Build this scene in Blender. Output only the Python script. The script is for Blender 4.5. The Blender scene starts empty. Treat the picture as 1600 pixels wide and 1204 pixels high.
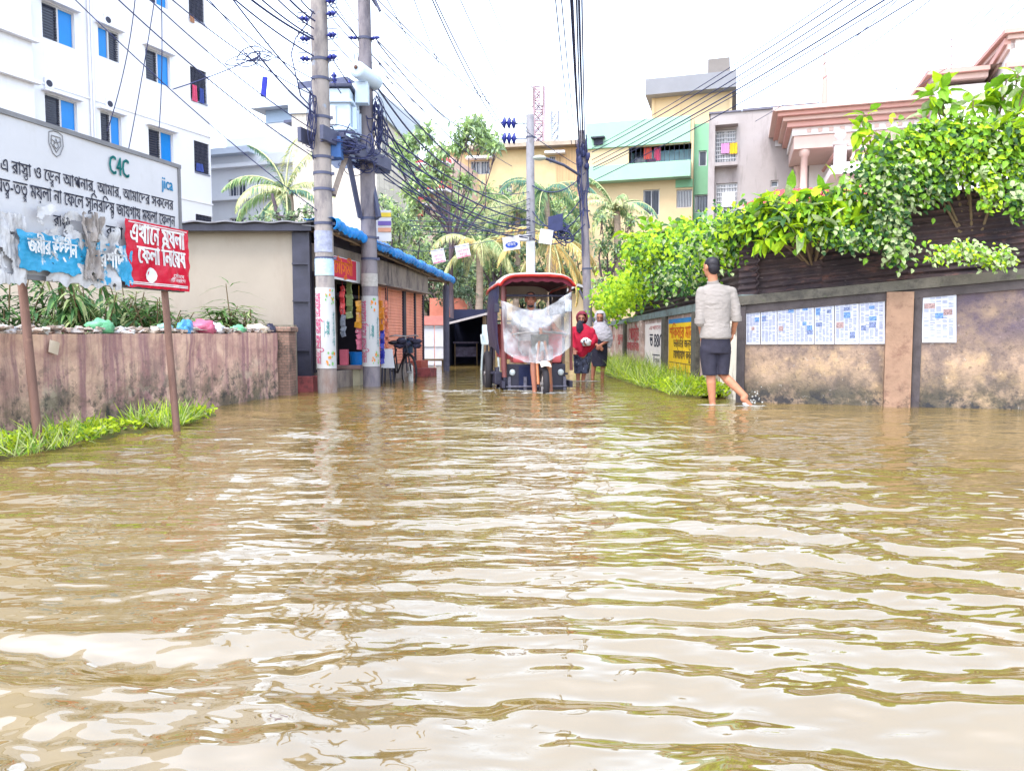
import bpy, bmesh, math, random
import numpy as np
from mathutils import Vector, Matrix, noise as mnoise
from mathutils.geometry import tessellate_polygon
random.seed(7); np.random.seed(7)
S = bpy.context.scene
COL = S.collection
V = Vector
# ------------------------------------------------------------------ camera, sky, sun, exposure
F = 1155.0; TP = 74/1155.0; PITCH = math.atan(TP); CH = 0.80
cam = bpy.data.objects.new('camera', bpy.data.cameras.new('camera')); COL.objects.link(cam)
cam.location = (0, 0, CH); cam.rotation_euler = (math.pi/2-PITCH, 0, 0)
cam.data.sensor_width = 36; cam.data.lens = 26.0; cam.data.clip_end = 3000; cam.data.clip_start = .05
S.camera = cam
SUN_EL, SUN_AZ = math.radians(58), math.radians(215)
w = bpy.data.worlds.new("World"); S.world = w; w.use_nodes = True
nt = w.node_tree; bg = nt.nodes['Background']
sky = nt.nodes.new('ShaderNodeTexSky'); sky.sky_type = 'NISHITA'; sky.sun_disc = False
sky.sun_elevation = SUN_EL; sky.sun_rotation = SUN_AZ; sky.dust_density = 1.5; sky.air_density = 1.2
hs = nt.nodes.new('ShaderNodeHueSaturation'); hs.inputs['Saturation'].default_value = .55
nt.links.new(sky.outputs[0], hs.inputs['Color']); nt.links.new(hs.outputs[0], bg.inputs['Color'])
bg.inputs['Strength'].default_value = .15
sl = bpy.data.lights.new('sun', 'SUN'); sl.energy = 0.6; sl.angle = math.radians(18); sl.color = (1, .96, .9)
so = bpy.data.objects.new('sun', sl); COL.objects.link(so)
sd = V((math.sin(SUN_AZ)*math.cos(SUN_EL), math.cos(SUN_AZ)*math.cos(SUN_EL), math.sin(SUN_EL)))
so.rotation_euler = (-sd).to_track_quat('-Z', 'Y').to_euler(); so.location = (0, -5, 30)
S.view_settings.view_transform = 'Standard'; S.view_settings.look = 'None'
S.view_settings.gamma = 1; S.view_settings.exposure = 2.45
S.cycles.use_denoising = True
S.cycles.max_bounces = 8; S.cycles.transparent_max_bounces = 16

# ------------------------------------------------------------------ pixel -> world
_c, _s = math.cos(PITCH), math.sin(PITCH)
def ray(px, py):
    u = (px-800)/F; v = (602-py)/F
    return V((u, _c+v*_s, -_s+v*_c))
def at(px, py, Y):
    d = ray(px, py); t = Y/d.y; return V((d.x*t, Y, CH+d.z*t))
def gnd(px, py, z=0.0):
    d = ray(px, py); t = (z-CH)/d.z; return V((d.x*t, d.y*t, z))
class Fac:
    """a wall plane: P0 in plan, d along it, n outward (towards the road)"""
    def __init__(s, p0, d):
        s.p = V((p0[0], p0[1], 0)); s.d = V((d[0], d[1], 0)).normalized(); s.n = V((s.d.y, -s.d.x, 0))
    def P(s, u, z, n=0.0):
        q = s.p+s.d*u+s.n*n; return V((q.x, q.y, z))
    def uv(s, px, py, n=0.0):
        d = ray(px, py); o = V((0, 0, CH)); q = s.p+s.n*n
        t = (q-o).dot(s.n)/d.dot(s.n); h = o+d*t
        return (h-s.p).dot(s.d), h.z
# ------------------------------------------------------------------ materials
def L(c):
    return tuple(((x/255)/12.92 if x/255 <= .04045 else ((x/255+.055)/1.055)**2.4) for x in c)
def C(r, g, b, k=1.6):
    return tuple(min(.92, x/k) for x in L((r, g, b)))
def _mix(nt, fac, a, b):
    m = nt.nodes.new('ShaderNodeMix'); m.data_type = 'RGBA'
    for i, v in ((0, fac), (6, a), (7, b)):
        if hasattr(v, 'is_output'): nt.links.new(v, m.inputs[i])
        else: m.inputs[i].default_value = v if i == 0 else (*v, 1)
    return m.outputs[2]
def _math(nt, op, a, b=0.0, clamp=False):
    m = nt.nodes.new('ShaderNodeMath'); m.operation = op; m.use_clamp = clamp
    for i, v in enumerate((a, b)):
        if hasattr(v, 'is_output'): nt.links.new(v, m.inputs[i])
        else: m.inputs[i].default_value = v
    return m.outputs[0]
def _range(nt, v, a, b, c=0.0, d=1.0):
    m = nt.nodes.new('ShaderNodeMapRange'); nt.links.new(v, m.inputs[0])
    for i, x in enumerate((a, b, c, d)): m.inputs[i+1].default_value = x
    return m.outputs[0]
def _noise(nt, co, scale, st=(1, 1, 1), detail=5, rough=.62, off=0.0):
    mp = nt.nodes.new('ShaderNodeMapping'); mp.inputs['Scale'].default_value = st
    mp.inputs['Location'].default_value = (off, off*1.7, off*.6)
    nt.links.new(co, mp.inputs[0]); n = nt.nodes.new('ShaderNodeTexNoise')
    n.inputs['Scale'].default_value = scale; n.inputs['Detail'].default_value = detail; n.inputs['Roughness'].default_value = rough
    nt.links.new(mp.outputs[0], n.inputs['Vector']); return n.outputs[0]
MATS = {}
def mat(name, c, var=.18, s=5.0, st=(1, 1, 1), rough=.8, bump=.15, bs=40, layers=(), metal=0.0, spec=.3, trans=0.0, brick=None):
    if name in MATS: return MATS[name]
    m = bpy.data.materials.new(name); m.use_nodes = True; MATS[name] = m
    nt = m.node_tree; p = nt.nodes['Principled BSDF']; out = nt.nodes['Material Output']
    co = nt.nodes.new('ShaderNodeTexCoord').outputs['Object']
    n = _noise(nt, co, s, st)
    f = _range(nt, n, .3, .7)
    col = _mix(nt, f, tuple(x*(1-var) for x in c), tuple(min(1, x*(1+var)) for x in c))
    if brick:
        b = nt.nodes.new('ShaderNodeTexBrick'); mp = nt.nodes.new('ShaderNodeMapping'); nt.links.new(co, mp.inputs[0])
        mp.inputs['Rotation'].default_value = brick.get('rot', (math.pi/2, 0, 0)); nt.links.new(mp.outputs[0], b.inputs[0])
        b.inputs['Scale'].default_value = brick.get('s', 8); b.inputs['Mortar Size'].default_value = brick.get('m', .02)
        b.inputs['Color1'].default_value = (*c, 1); b.inputs['Color2'].default_value = (*[x*.75 for x in c], 1)
        b.inputs['Mortar'].default_value = (*brick['mc'], 1); col = _mix(nt, .75, col, b.outputs[0])
    sep = None
    for k, l in enumerate(layers):
        fn = _range(nt, _noise(nt, co, l['s'], l.get('st', (1, 1, 1)), off=3.1*k+1, detail=l.get('det', 8), rough=.72), l.get('lo', .5), l.get('hi', .65))
        if 'zr' in l:
            if sep is None:
                sep = nt.nodes.new('ShaderNodeSeparateXYZ'); nt.links.new(co, sep.inputs[0])
            fn = _math(nt, 'MULTIPLY', fn, _range(nt, sep.outputs[2], l['zr'][0], l['zr'][1]))
        fn = _math(nt, 'MULTIPLY', fn, l.get('f', .8)); col = _mix(nt, fn, col, l['c'])
    nt.links.new(col, p.inputs['Base Color'])
    p.inputs['Roughness'].default_value = rough; p.inputs['Metallic'].default_value = metal
    p.inputs['Specular IOR Level'].default_value = spec
    if bump:
        b = nt.nodes.new('ShaderNodeBump'); b.inputs['Strength'].default_value = bump; b.inputs['Distance'].default_value = .02
        nt.links.new(_noise(nt, co, bs, st), b.inputs['Height']); nt.links.new(b.outputs[0], p.inputs['Normal'])
    if trans:
        t = nt.nodes.new('ShaderNodeBsdfTranslucent'); nt.links.new(col, t.inputs[0])
        ms = nt.nodes.new('ShaderNodeMixShader'); ms.inputs[0].default_value = trans
        nt.links.new(p.outputs[0], ms.inputs[1]); nt.links.new(t.outputs[0], ms.inputs[2]); nt.links.new(ms.outputs[0], out.inputs[0])
    return m
def leafmat(name, c, var=.35):
    return mat(name, c, var=var, s=2.2, rough=.55, bump=0, trans=.35, layers=[dict(c=tuple(min(1, x*1.5) for x in c), s=23, lo=.52, hi=.6, f=.6, det=2)])
def glassy(name, c, alpha, rough=.2):
    m = bpy.data.materials.new(name); m.use_nodes = True; p = m.node_tree.nodes['Principled BSDF']
    co = m.node_tree.nodes.new('ShaderNodeTexCoord').outputs['Object']
    a = _range(m.node_tree, _noise(m.node_tree, co, 5), .35, .68, alpha-.18, min(1, alpha+.18)); m.node_tree.links.new(a, p.inputs['Alpha'])
    p.inputs['Base Color'].default_value = (*c, 1); p.inputs['Roughness'].default_value = rough; MATS[name] = m; return m
# ------------------------------------------------------------------ mesh builder
class MB:
    def __init__(s): s.v = []; s.f = []; s.m = []; s.sm = []
    def add(s, vs, fs, m=0, sm=False):
        o = len(s.v); s.v.extend(tuple(x) for x in vs)
        for f in fs: s.f.append(tuple(i+o for i in f)); s.m.append(m); s.sm.append(sm)
        return s
    def build(s, name, mats, parent=None, org=None, **kw):
        me = bpy.data.meshes.new(name); a = np.array(s.v, dtype=float).reshape(-1, 3)
        if parent is not None: o = ORG[parent.name]
        else:
            o = V(org) if org is not None else V(((a[:, 0].min()+a[:, 0].max())/2, (a[:, 1].min()+a[:, 1].max())/2, a[:, 2].min()))
        a = a-np.array(o)
        me.from_pydata(a.tolist(), [], s.f)
        for x in (mats if isinstance(mats, (list, tuple)) else [mats]): me.materials.append(x)
        me.polygons.foreach_set('material_index', s.m); me.polygons.foreach_set('use_smooth', s.sm); me.update()
        ob = bpy.data.objects.new(name, me); COL.objects.link(ob)
        if parent is not None: ob.parent = parent
        else: ob.location = o
        ORG[ob.name] = o
        for k, x in kw.items(): ob[k] = x
        return ob
ORG = {}
def thing(name, loc, label, category, group=None):
    o = bpy.data.objects.new(name, None); COL.objects.link(o); o.location = loc; o.empty_display_size = .2
    o['label'] = label; o['category'] = category
    if group: o['group'] = group
    ORG[o.name] = V(loc); return o
def box(mb, c, s, rz=0.0, m=0, R=None, bev=0.0):
    R = R or Matrix.Rotation(rz, 3, 'Z'); c = V(c)
    if bev:
        bm = bmesh.new(); bmesh.ops.create_cube(bm, size=1)
        for v in bm.verts: v.co = V((v.co.x*s[0], v.co.y*s[1], v.co.z*s[2]))
        bmesh.ops.bevel(bm, geom=bm.edges[:], offset=min(bev, min(s)*.45), segments=2, affect='EDGES', profile=.6)
        bm.verts.ensure_lookup_table()
        mb.add([c+R@v.co for v in bm.verts], [[v.index for v in f.verts] for f in bm.faces], m); bm.free(); return
    h = V(s)/2
    vs = [c+R@V((x*h.x, y*h.y, z*h.z)) for x in (-1, 1) for y in (-1, 1) for z in (-1, 1)]
    mb.add(vs, [(0, 1, 3, 2), (4, 6, 7, 5), (0, 4, 5, 1), (2, 3, 7, 6), (0, 2, 6, 4), (1, 5, 7, 3)], m)
def fbox(mb, F_, u0, u1, z0, z1, n0, n1, m=0):
    vs = [F_.P(u, z, n) for u in (u0, u1) for n in (n1, n0) for z in (z0, z1)]
    mb.add(vs, [(0, 1, 3, 2), (4, 6, 7, 5), (0, 4, 5, 1), (2, 3, 7, 6), (0, 2, 6, 4), (1, 5, 7, 3)], m)
def tube(mb, pts, r, n=8, m=0, sm=True, cap=True):
    pts = [V(p) for p in pts]; N = len(pts)
    rs = r if isinstance(r, (list, tuple)) else [r]*N
    vs = []; fs = []; prev = None
    for i, p in enumerate(pts):
        t = (pts[min(i+1, N-1)]-pts[max(i-1, 0)])
        if t.length < 1e-9: t = V((0, 0, 1))
        t.normalize()
        if prev is None:
            a = V((0, 0, 1)) if abs(t.z) < .9 else V((1, 0, 0)); x = t.cross(a).normalized()
        else:
            x = (prev-t*prev.dot(t))
            x = x.normalized() if x.length > 1e-6 else t.orthogonal().normalized()
        prev = x; y = t.cross(x)
        rx, ry = rs[i] if isinstance(rs[i], (list, tuple)) else (rs[i], rs[i])
        for k in range(n):
            a = 2*math.pi*k/n; vs.append(p+x*(math.cos(a)*rx)+y*(math.sin(a)*ry))
    for i in range(N-1):
        for k in range(n):
            k2 = (k+1) % n; fs.append((i*n+k, i*n+k2, (i+1)*n+k2, (i+1)*n+k))
    mb.add(vs, fs, m, sm)
    if cap: mb.add(vs[:n], [tuple(range(n))[::-1]], m); mb.add(vs[-n:], [tuple(range(n))], m)
def rings(mb, secs, n=20, m=0, sm=True, cap=True):
    """loft of horizontal ellipses: (cx,cy,z,rx,ry)"""
    vs = [(cx+math.cos(2*math.pi*k/n)*rx, cy+math.sin(2*math.pi*k/n)*ry, z) for cx, cy, z, rx, ry in secs for k in range(n)]
    fs = [(i*n+k, i*n+(k+1) % n, (i+1)*n+(k+1) % n, (i+1)*n+k) for i in range(len(secs)-1) for k in range(n)]
    mb.add(vs, fs, m, sm)
    if cap: mb.add(vs[:n], [tuple(range(n))[::-1]], m); mb.add(vs[-n:], [tuple(range(n))], m)
def sheet(mb, fn, nu, nv, th=.004, m=0, sm=True):
    """a thin solid sheet fn(u,v)->(point, normal)"""
    A = []; B = []
    for j in range(nv+1):
        for i in range(nu+1):
            p, q = fn(i/nu, j/nv); A.append(p+q*th/2); B.append(p-q*th/2)
    w = nu+1; N = len(A)
    fs = [(j*w+i, j*w+i+1, (j+1)*w+i+1, (j+1)*w+i) for j in range(nv) for i in range(nu)]
    mb.add(A+B, fs+[tuple(N+k for k in f[::-1]) for f in fs], m, sm)
    e = [j*w for j in range(nv+1)]; e2 = [j*w+nu for j in range(nv+1)]; b = list(range(w)); t = [nv*w+i for i in range(w)]
    ed = []
    for line, rev in ((e, 1), (e2, 0), (b, 0), (t, 1)):
        for a, c in zip(line, line[1:]): ed.append((a, N+a, N+c, c) if not rev else (a, c, N+c, N+a))
    mb.add(A+B, ed, m)
def ball(mb, c, r, seg=12, rg=8, m=0, R=None, nz=0.0, seed=0):
    c = V(c); r = (r, r, r) if not isinstance(r, (tuple, list)) else r; vs = []; R = R or Matrix.Identity(3)
    for j in range(rg+1):
        th = math.pi*j/rg
        for k in range(seg):
            a = 2*math.pi*k/seg; d = V((math.sin(th)*math.cos(a), math.sin(th)*math.sin(a), math.cos(th)))
            q = 1+(nz*mnoise.noise(d*2.1+V((seed*7.3, 0, 0))) if nz else 0)
            vs.append(c+R@V((d.x*r[0]*q, d.y*r[1]*q, d.z*r[2]*q)))
    fs = [(j*seg+k, (j+1)*seg+k, (j+1)*seg+(k+1) % seg, j*seg+(k+1) % seg) for j in range(rg) for k in range(seg)]
    mb.add(vs, fs, m, True)
def remesh(mb, voxel, smooth=6):
    """fuse overlapping closed pieces into one continuous surface; returns a new MB"""
    me = bpy.data.meshes.new('t'); me.from_pydata(mb.v, [], mb.f); o = bpy.data.objects.new('t', me); COL.objects.link(o)
    bm = bmesh.new(); bm.from_mesh(me); bmesh.ops.remove_doubles(bm, verts=bm.verts, dist=1e-5); bmesh.ops.recalc_face_normals(bm, faces=bm.faces); bm.to_mesh(me); bm.free()
    r = o.modifiers.new('r', 'REMESH'); r.mode = 'VOXEL'; r.voxel_size = voxel
    if smooth:
        s = o.modifiers.new('s', 'SMOOTH'); s.factor = .5; s.iterations = smooth
    dg = bpy.context.evaluated_depsgraph_get(); dg.update()
    q = bpy.data.meshes.new_from_object(o.evaluated_get(dg))
    R = MB(); R.add([v.co.copy() for v in q.vertices], [tuple(p.vertices) for p in q.polygons], 0, True)
    bpy.data.objects.remove(o); bpy.data.meshes.remove(me); bpy.data.meshes.remove(q); return R
# ---------------------------------------------------------------- leaves (vectorised)
def _nrm(a): return a/np.maximum(np.linalg.norm(a, axis=1, keepdims=True), 1e-9)
def leaves(mb, P, D, U, Ln, Wd, m=0, droop=.25, fold=.2):
    """pointed leaves: base P, axis D, normal-ish U"""
    P = np.asarray(P, float); D = _nrm(np.asarray(D, float)); U = np.asarray(U, float)
    X = _nrm(np.cross(D, U)); U = np.cross(X, D); n = len(P)
    Ln = np.broadcast_to(np.asarray(Ln, float), (n,))[:, None]; Wd = np.broadcast_to(np.asarray(Wd, float), (n,))[:, None]
    def q(t, s, lift=0.0): return P+D*Ln*t+X*Wd*s*.5+U*(-droop*Ln*t*t+lift*Wd)
    pts = np.stack([q(0, 0), q(.3, -.9, fold*.6), q(.3, 0), q(.3, .9, fold*.6), q(.65, -.75, fold*.5), q(.65, 0), q(.65, .75, fold*.5), q(1, 0)], 1)
    o = len(mb.v); mb.v.extend(map(tuple, pts.reshape(-1, 3).tolist()))
    T = [(0, 2, 1), (0, 3, 2), (1, 2, 5, 4), (2, 3, 6, 5), (4, 5, 7), (5, 6, 7)]
    mm = np.broadcast_to(np.asarray(m), (n,))
    for i in range(n):
        b = o+i*8; mi = int(mm[i])
        for t in T: mb.f.append(tuple(b+k for k in t)); mb.m.append(mi); mb.sm.append(False)
def quads(mb, P, D, U, Ln, Wd, m=0, droop=.15):
    """small 2-face folded leaves for far foliage"""
    P = np.asarray(P, float); D = _nrm(np.asarray(D, float)); X = _nrm(np.cross(D, np.asarray(U, float))); U = np.cross(X, D); n = len(P)
    Ln = np.broadcast_to(np.asarray(Ln, float), (n,))[:, None]; Wd = np.broadcast_to(np.asarray(Wd, float), (n,))[:, None]
    pts = np.stack([P, P+D*Ln*.45-X*Wd*.5+U*.1*Wd, P+D*Ln*.5-U*Wd*.1, P+D*Ln*.45+X*Wd*.5+U*.1*Wd, P+D*Ln-U*Ln*droop], 1)
    o = len(mb.v); mb.v.extend(map(tuple, pts.reshape(-1, 3).tolist())); mm = np.broadcast_to(np.asarray(m), (n,))
    for i in range(n):
        b = o+i*5; mi = int(mm[i])
        mb.f.append((b, b+2, b+4, b+1)); mb.f.append((b, b+3, b+4, b+2)); mb.m += [mi, mi]; mb.sm += [False, False]
def rnd_dirs(n, zb=0.0):
    d = np.random.normal(size=(n, 3)); d = _nrm(d); d[:, 2] += zb; return _nrm(d)
def clump(mb, c, r, n, Ln, Wd, ms=(0, 1), far=False, shell=.5, zb=-.15, droop=.3):
    """leaves through one clump's volume, denser outward"""
    d = rnd_dirs(n); rad = np.minimum(np.abs(np.random.normal(0, .55, n))+.12, 1.5)[:, None]; r = np.array(r if isinstance(r, (tuple, list)) else (r, r, r))
    P = np.array(c)+d*rad*r; D = _nrm(d*.7+rnd_dirs(n, zb)*.9); U = _nrm(rnd_dirs(n)*.6+np.array([0, 0, 1.0]))
    s = .65+.7*np.random.rand(n); m = np.random.choice(ms, n)
    (quads if far else leaves)(mb, P, D, U, Ln*s, Wd*s, m, droop)
# ---------------------------------------------------------------- lettering
_tc = {}
def glyphs(s, res=2):
    if s in _tc: return _tc[s]
    c = bpy.data.curves.new('t', 'FONT'); c.body = s; c.size = 1; c.resolution_u = res; c.fill_mode = 'NONE' if hasattr(c, 'fill_mode') else 'BOTH'
    o = bpy.data.objects.new('t', c); COL.objects.link(o); dg = bpy.context.evaluated_depsgraph_get(); dg.update()
    m = bpy.data.meshes.new_from_object(o.evaluated_get(dg)); P = [(v.co.x, v.co.y) for v in m.vertices]; nb = {}
    for e in m.edges:
        a, b = e.vertices; nb.setdefault(a, []).append(b); nb.setdefault(b, []).append(a)
    bpy.data.objects.remove(o); bpy.data.curves.remove(c); bpy.data.meshes.remove(m)
    # contours -> outers with their own holes, each outer filled on its own so overlapping strokes stay solid
    seen = set(); loops = []
    for a in range(len(P)):
        if a in seen or a not in nb: continue
        lp = [a]; seen.add(a)
        while True:
            nx = [b for b in nb[lp[-1]] if b not in seen]
            if not nx: break
            b = min(nx, key=lambda q: (abs(q-lp[-1]) != 1, q)); lp.append(b); seen.add(b)
        if len(lp) > 2: loops.append([P[k] for k in lp])
    area = lambda l: sum(l[k][0]*l[(k+1) % len(l)][1]-l[(k+1) % len(l)][0]*l[k][1] for k in range(len(l)))/2
    def inside(p, l):
        r = False
        for (x1, y1), (x2, y2) in zip(l, l[1:]+l[:1]):
            if (y1 > p[1]) != (y2 > p[1]) and p[0] < (x2-x1)*(p[1]-y1)/(y2-y1)+x1: r = not r
        return r
    A_ = [area(l) for l in loops]; vs = []; fs = []; N = len(loops)
    cont = [[b for b in range(N) if b != a and abs(A_[b]) > abs(A_[a]) and all(inside(p, loops[b]) for p in loops[a][::max(1, len(loops[a])//5)])] for a in range(N)]
    hole = [bool(c) and A_[min(c, key=lambda b: abs(A_[b]))]*A_[a] < 0 for a, c in enumerate(cont)]
    for a in range(N):
        if hole[a]: continue
        polys = [[V((x, y, 0)) for x, y in q] for q in [loops[a]]+[loops[h] for h in range(N) if hole[h] and a in cont[h]]]; o_ = len(vs); vs += [(p.x, p.y) for q in polys for p in q]
        fs += [tuple(k+o_ for k in t) for t in tessellate_polygon(polys)]
    r = (vs, fs); _tc[s] = r; return r
def put_text(mb, s, fn, u0, u1, v0, h, m=0, bold=0.0):
    """lay s (already in visual order; {x} = small conjunct hung under the last letter) from u0 to u1 on fn(u,v)"""
    import re
    x = 0.0; items = []
    for part in re.split(r'(\{.\})', s):
        if not part: continue
        if part[0] == '{' and len(part) == 3:
            g = glyphs(part[1]); items.append((g, x-.50, -.26, .62)); continue
        g = glyphs(part)
        if not g[0]: x += .25*len(part); continue
        items.append((g, x, 0, 1)); x += max(p[0] for p in g[0])+(.22 if part.endswith(' ') else .0)
    sc = (u1-u0)/max(x, .01)
    for db in ((-bold, bold) if bold else (0,)):
        for g, dx, dy, k in items:
            mb.add([fn(u0+(dx+p[0]*k)*sc+db, v0+(dy+p[1]*k)*h) for p in g[0]], g[1], m)
# ================================================================= GROUND AND WATER
def plane(name, pts, m, kind='structure'):
    mb = MB(); mb.add(pts, [tuple(range(len(pts)))]); o = mb.build(name, m, org=(0, 0, 0)); o['kind'] = kind; return o
m_mud = mat('mud', (.10, .075, .05), s=3, layers=[dict(c=(.16, .13, .09), s=9)])
plane('ground', [(-900, -60, -.16), (900, -60, -.16), (900, 1500, -.16), (-900, 1500, -.16)], m_mud)
def make_water():
    m = bpy.data.materials.new('flood_water'); m.use_nodes = True; nt = m.node_tree; p = nt.nodes['Principled BSDF']
    co = nt.nodes.new('ShaderNodeTexCoord').outputs['Object']
    n = _range(nt, _noise(nt, co, .45, (1, .6, 1), 4), .35, .65)
    c = _mix(nt, n, (.134, .088, .023), (.174, .119, .036))
    n2 = _range(nt, _noise(nt, co, 2.2, (.5, 1.4, 1), 5), .45, .7, 0, .35)
    c = _mix(nt, n2, c, (.165, .12, .055)); nt.links.new(c, p.inputs['Base Color'])
    p.inputs['Roughness'].default_value = .035; p.inputs['IOR'].default_value = 2.9; p.inputs['Specular IOR Level'].default_value = .5
    b = nt.nodes.new('ShaderNodeBump'); b.inputs['Strength'].default_value = 1.0; b.inputs['Distance'].default_value = 1.0
    h1 = _math(nt, 'MULTIPLY', _noise(nt, co, 9.0, (.42, 1, 1), 2, .5), .024)
    h2 = _math(nt, 'MULTIPLY', _noise(nt, co, 2.6, (.35, 1, 1), 2, .5, 4.2), .040)
    nt.links.new(_math(nt, 'ADD', h1, h2), b.inputs['Height']); nt.links.new(b.outputs[0], p.inputs['Normal'])
    ys = [.45]
    while ys[-1] < 60: ys.append(ys[-1]+max(.011, .0065*ys[-1]**1.25))
    ys = np.array([-4, -2, -.5, 0.2]+ys); nx = 420
    t = np.linspace(-1, 1, nx); half = np.minimum(1.0*np.maximum(ys, 0)+1.6, 16)
    X = half[:, None]*t[None, :]; Y = np.repeat(ys[:, None], nx, 1)
    rng = np.random.RandomState(11); Z = np.zeros_like(X)
    wx = .10*np.sin(2.3*X+1.1*Y)+.07*np.sin(4.1*X-2.0*Y+1); wy = .09*np.sin(1.7*X+.8*Y+2)+.05*np.sin(3.7*X+2.9*Y)
    cell = np.maximum(np.gradient(ys)[:, None], (half*2/nx)[:, None])
    for i in range(64):
        lam = math.exp(rng.uniform(math.log(.11), math.log(.75))); k = 2*math.pi/lam
        th = rng.normal(.07, .22)+(math.pi/2.4*rng.choice([-1, 1]) if rng.rand() < .12 else 0)
        a = .0068*lam*min(1, lam/.15)*(1.2 if lam < .25 else 1 if lam < .42 else .65)*rng.uniform(.5, 1.2)
        fade = np.clip((lam/(cell*3.2)-1), 0, 1)
        Z += a*fade*np.sin(k*((X+wx)*math.sin(th)+(Y+wy)*math.cos(th))+rng.uniform(0, 6.28))
    patch = .75+.45*np.sin(.9*X+.6*Y+.4)*np.sin(.7*Y-.5*X+2)
    calm = 1-.55*np.clip((X-1.2-.10*Y)/2.0, 0, 1)
    Z *= patch*calm
    for (rx, ry, A, l0, R) in ((.35, 10.4, .020, .42, 3.2), (2.52, 8.75, .014, .30, 1.6), (1.5, 13.8, .012, .3, 1.4)):
        d = np.hypot(X-rx, (Y-ry)); Z += A*np.sin(2*math.pi*d/l0)*np.exp(-d/R)*np.clip(l0/(cell*3)-1, 0, 1)
    vs = np.stack([X, Y, Z], 2).reshape(-1, 3); ny = len(ys)
    idx = np.arange(ny*nx).reshape(ny, nx)
    q = np.stack([idx[:-1, :-1], idx[:-1, 1:], idx[1:, 1:], idx[1:, :-1]], 2).reshape(-1, 4)
    me = bpy.data.meshes.new('flood_water'); me.vertices.add(len(vs)); me.vertices.foreach_set('co', vs.ravel())
    me.loops.add(q.size); me.loops.foreach_set('vertex_index', q.ravel().astype(np.int32))
    me.polygons.add(len(q)); me.polygons.foreach_set('loop_start', np.arange(0, q.size, 4, dtype=np.int32))
    me.polygons.foreach_set('loop_total', np.full(len(q), 4, dtype=np.int32)); me.polygons.foreach_set('use_smooth', np.ones(len(q), dtype=bool))
    me.update(calc_edges=True); me.materials.append(m)
    o = bpy.data.objects.new('water', me); COL.objects.link(o); o['kind'] = 'structure'
make_water()
m_foam = mat('foam', (.3, .3, .29), s=30, rough=.4)
def foam(cx, cy, rx, ry, n, seed, label):
    random.seed(seed); mb = MB()
    for i in range(int(n*.6)):
        a = random.random()*6.28; r = math.sqrt(random.random()); x = cx+rx*r*math.cos(a); y = cy+ry*r*math.sin(a)
        ball(mb, (x, y, .004), (random.uniform(.01, .16)*random.random()+.006, random.uniform(.006, .025), random.uniform(.002, .004)), 8, 5, nz=.8, seed=i)
    o = mb.build('splash', m_foam, label=label, category='splash', kind='stuff')

# grassy banks (ground rising just out of the water)
m_bank = mat('bank_earth', C(120, 110, 60, 2.4), s=6, layers=[dict(c=C(90, 120, 40, 2.4), s=12)])
def bank(name, line, zc):
    """line: [(x,y,halfwidth)] -> low mound"""
    mb = MB(); vs = []; n = 7
    for i, (x, y, hw) in enumerate(line):
        for k in range(n):
            t = k/(n-1)*2-1; z = -.15+(zc+.15)*(1-t*t)**.5+.012*mnoise.noise(V((x*3+t, y*3, 1)))
            vs.append((x+t*hw, y, z))
    fs = [(i*n+k, i*n+k+1, (i+1)*n+k+1, (i+1)*n+k) for i in range(len(line)-1) for k in range(n-1)]
    mb.add(vs, fs, 0, True); o = mb.build(name, m_bank, org=(0, 0, 0)); o['kind'] = 'structure'
bank('grass_bank_by_sign', [(-3.97, 3.2, .62), (-3.80, 4.6, .55), (-3.62, 5.6, .48), (-3.35, 6.6, .36), (-3.2, 7.2, .22), (-3.12, 7.6, .1)], .06)
bank('grass_bank_by_wall', [(2.75, 9.9, .3), (2.6, 10.6, .45), (2.5, 12, .5), (2.45, 14, .55), (2.35, 17, .6), (2.5, 21, .5), (2.6, 25, .4)], .08)
m_g1 = leafmat('grass_bright', C(200, 225, 50, 1.7)); m_g2 = leafmat('grass_mid', C(130, 175, 50, 1.8)); m_g3 = leafmat('grass_pale', C(195, 210, 130, 1.8))
def grass(name, label, zones, seed):
    np.random.seed(seed); mb = MB()
    for (x, y, sx, sy, n, h, kind) in zones:
        P = np.stack([np.random.uniform(-sx, sx, n)+x, np.random.uniform(-sy, sy, n)+y, np.full(n, .0)+.02], 1)
        D = np.stack([np.random.normal(0, .55, n), np.random.normal(0, .5, n), np.ones(n)], 1)
        U = np.stack([np.random.normal(0, 1, n), np.random.normal(0, 1, n), np.full(n, .1)], 1)
        kp = np.array([mnoise.noise(V((p[0]*3.5, p[1]*3.5, seed)))+random.uniform(-.3, .3) > -.22 for p in P]); P, D, U = P[kp], D[kp], U[kp]; n = len(P)
        if kind == 'blade': leaves(mb, P, D, U, h*np.random.uniform(.25, 1.0, n), .010, np.random.choice([0, 1, 2], n, p=[.3, .3, .4]), droop=.75, fold=0)
        else: 
            P[:, 2] += np.random.rand(n)*h*.6; D[:, 2] *= .5
            leaves(mb, P, D, np.abs(U)+[[0, 0, 1]], .05*np.random.uniform(.6, 1.3, n), .032, np.random.choice([0, 1, 2], n, p=[.7, .2, .1]), droop=.3)
    o = mb.build(name, [m_g1, m_g2, m_g3], org=(0, 0, 0)); o['kind'] = 'stuff'; o['label'] = label; o['category'] = 'grass'
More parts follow.
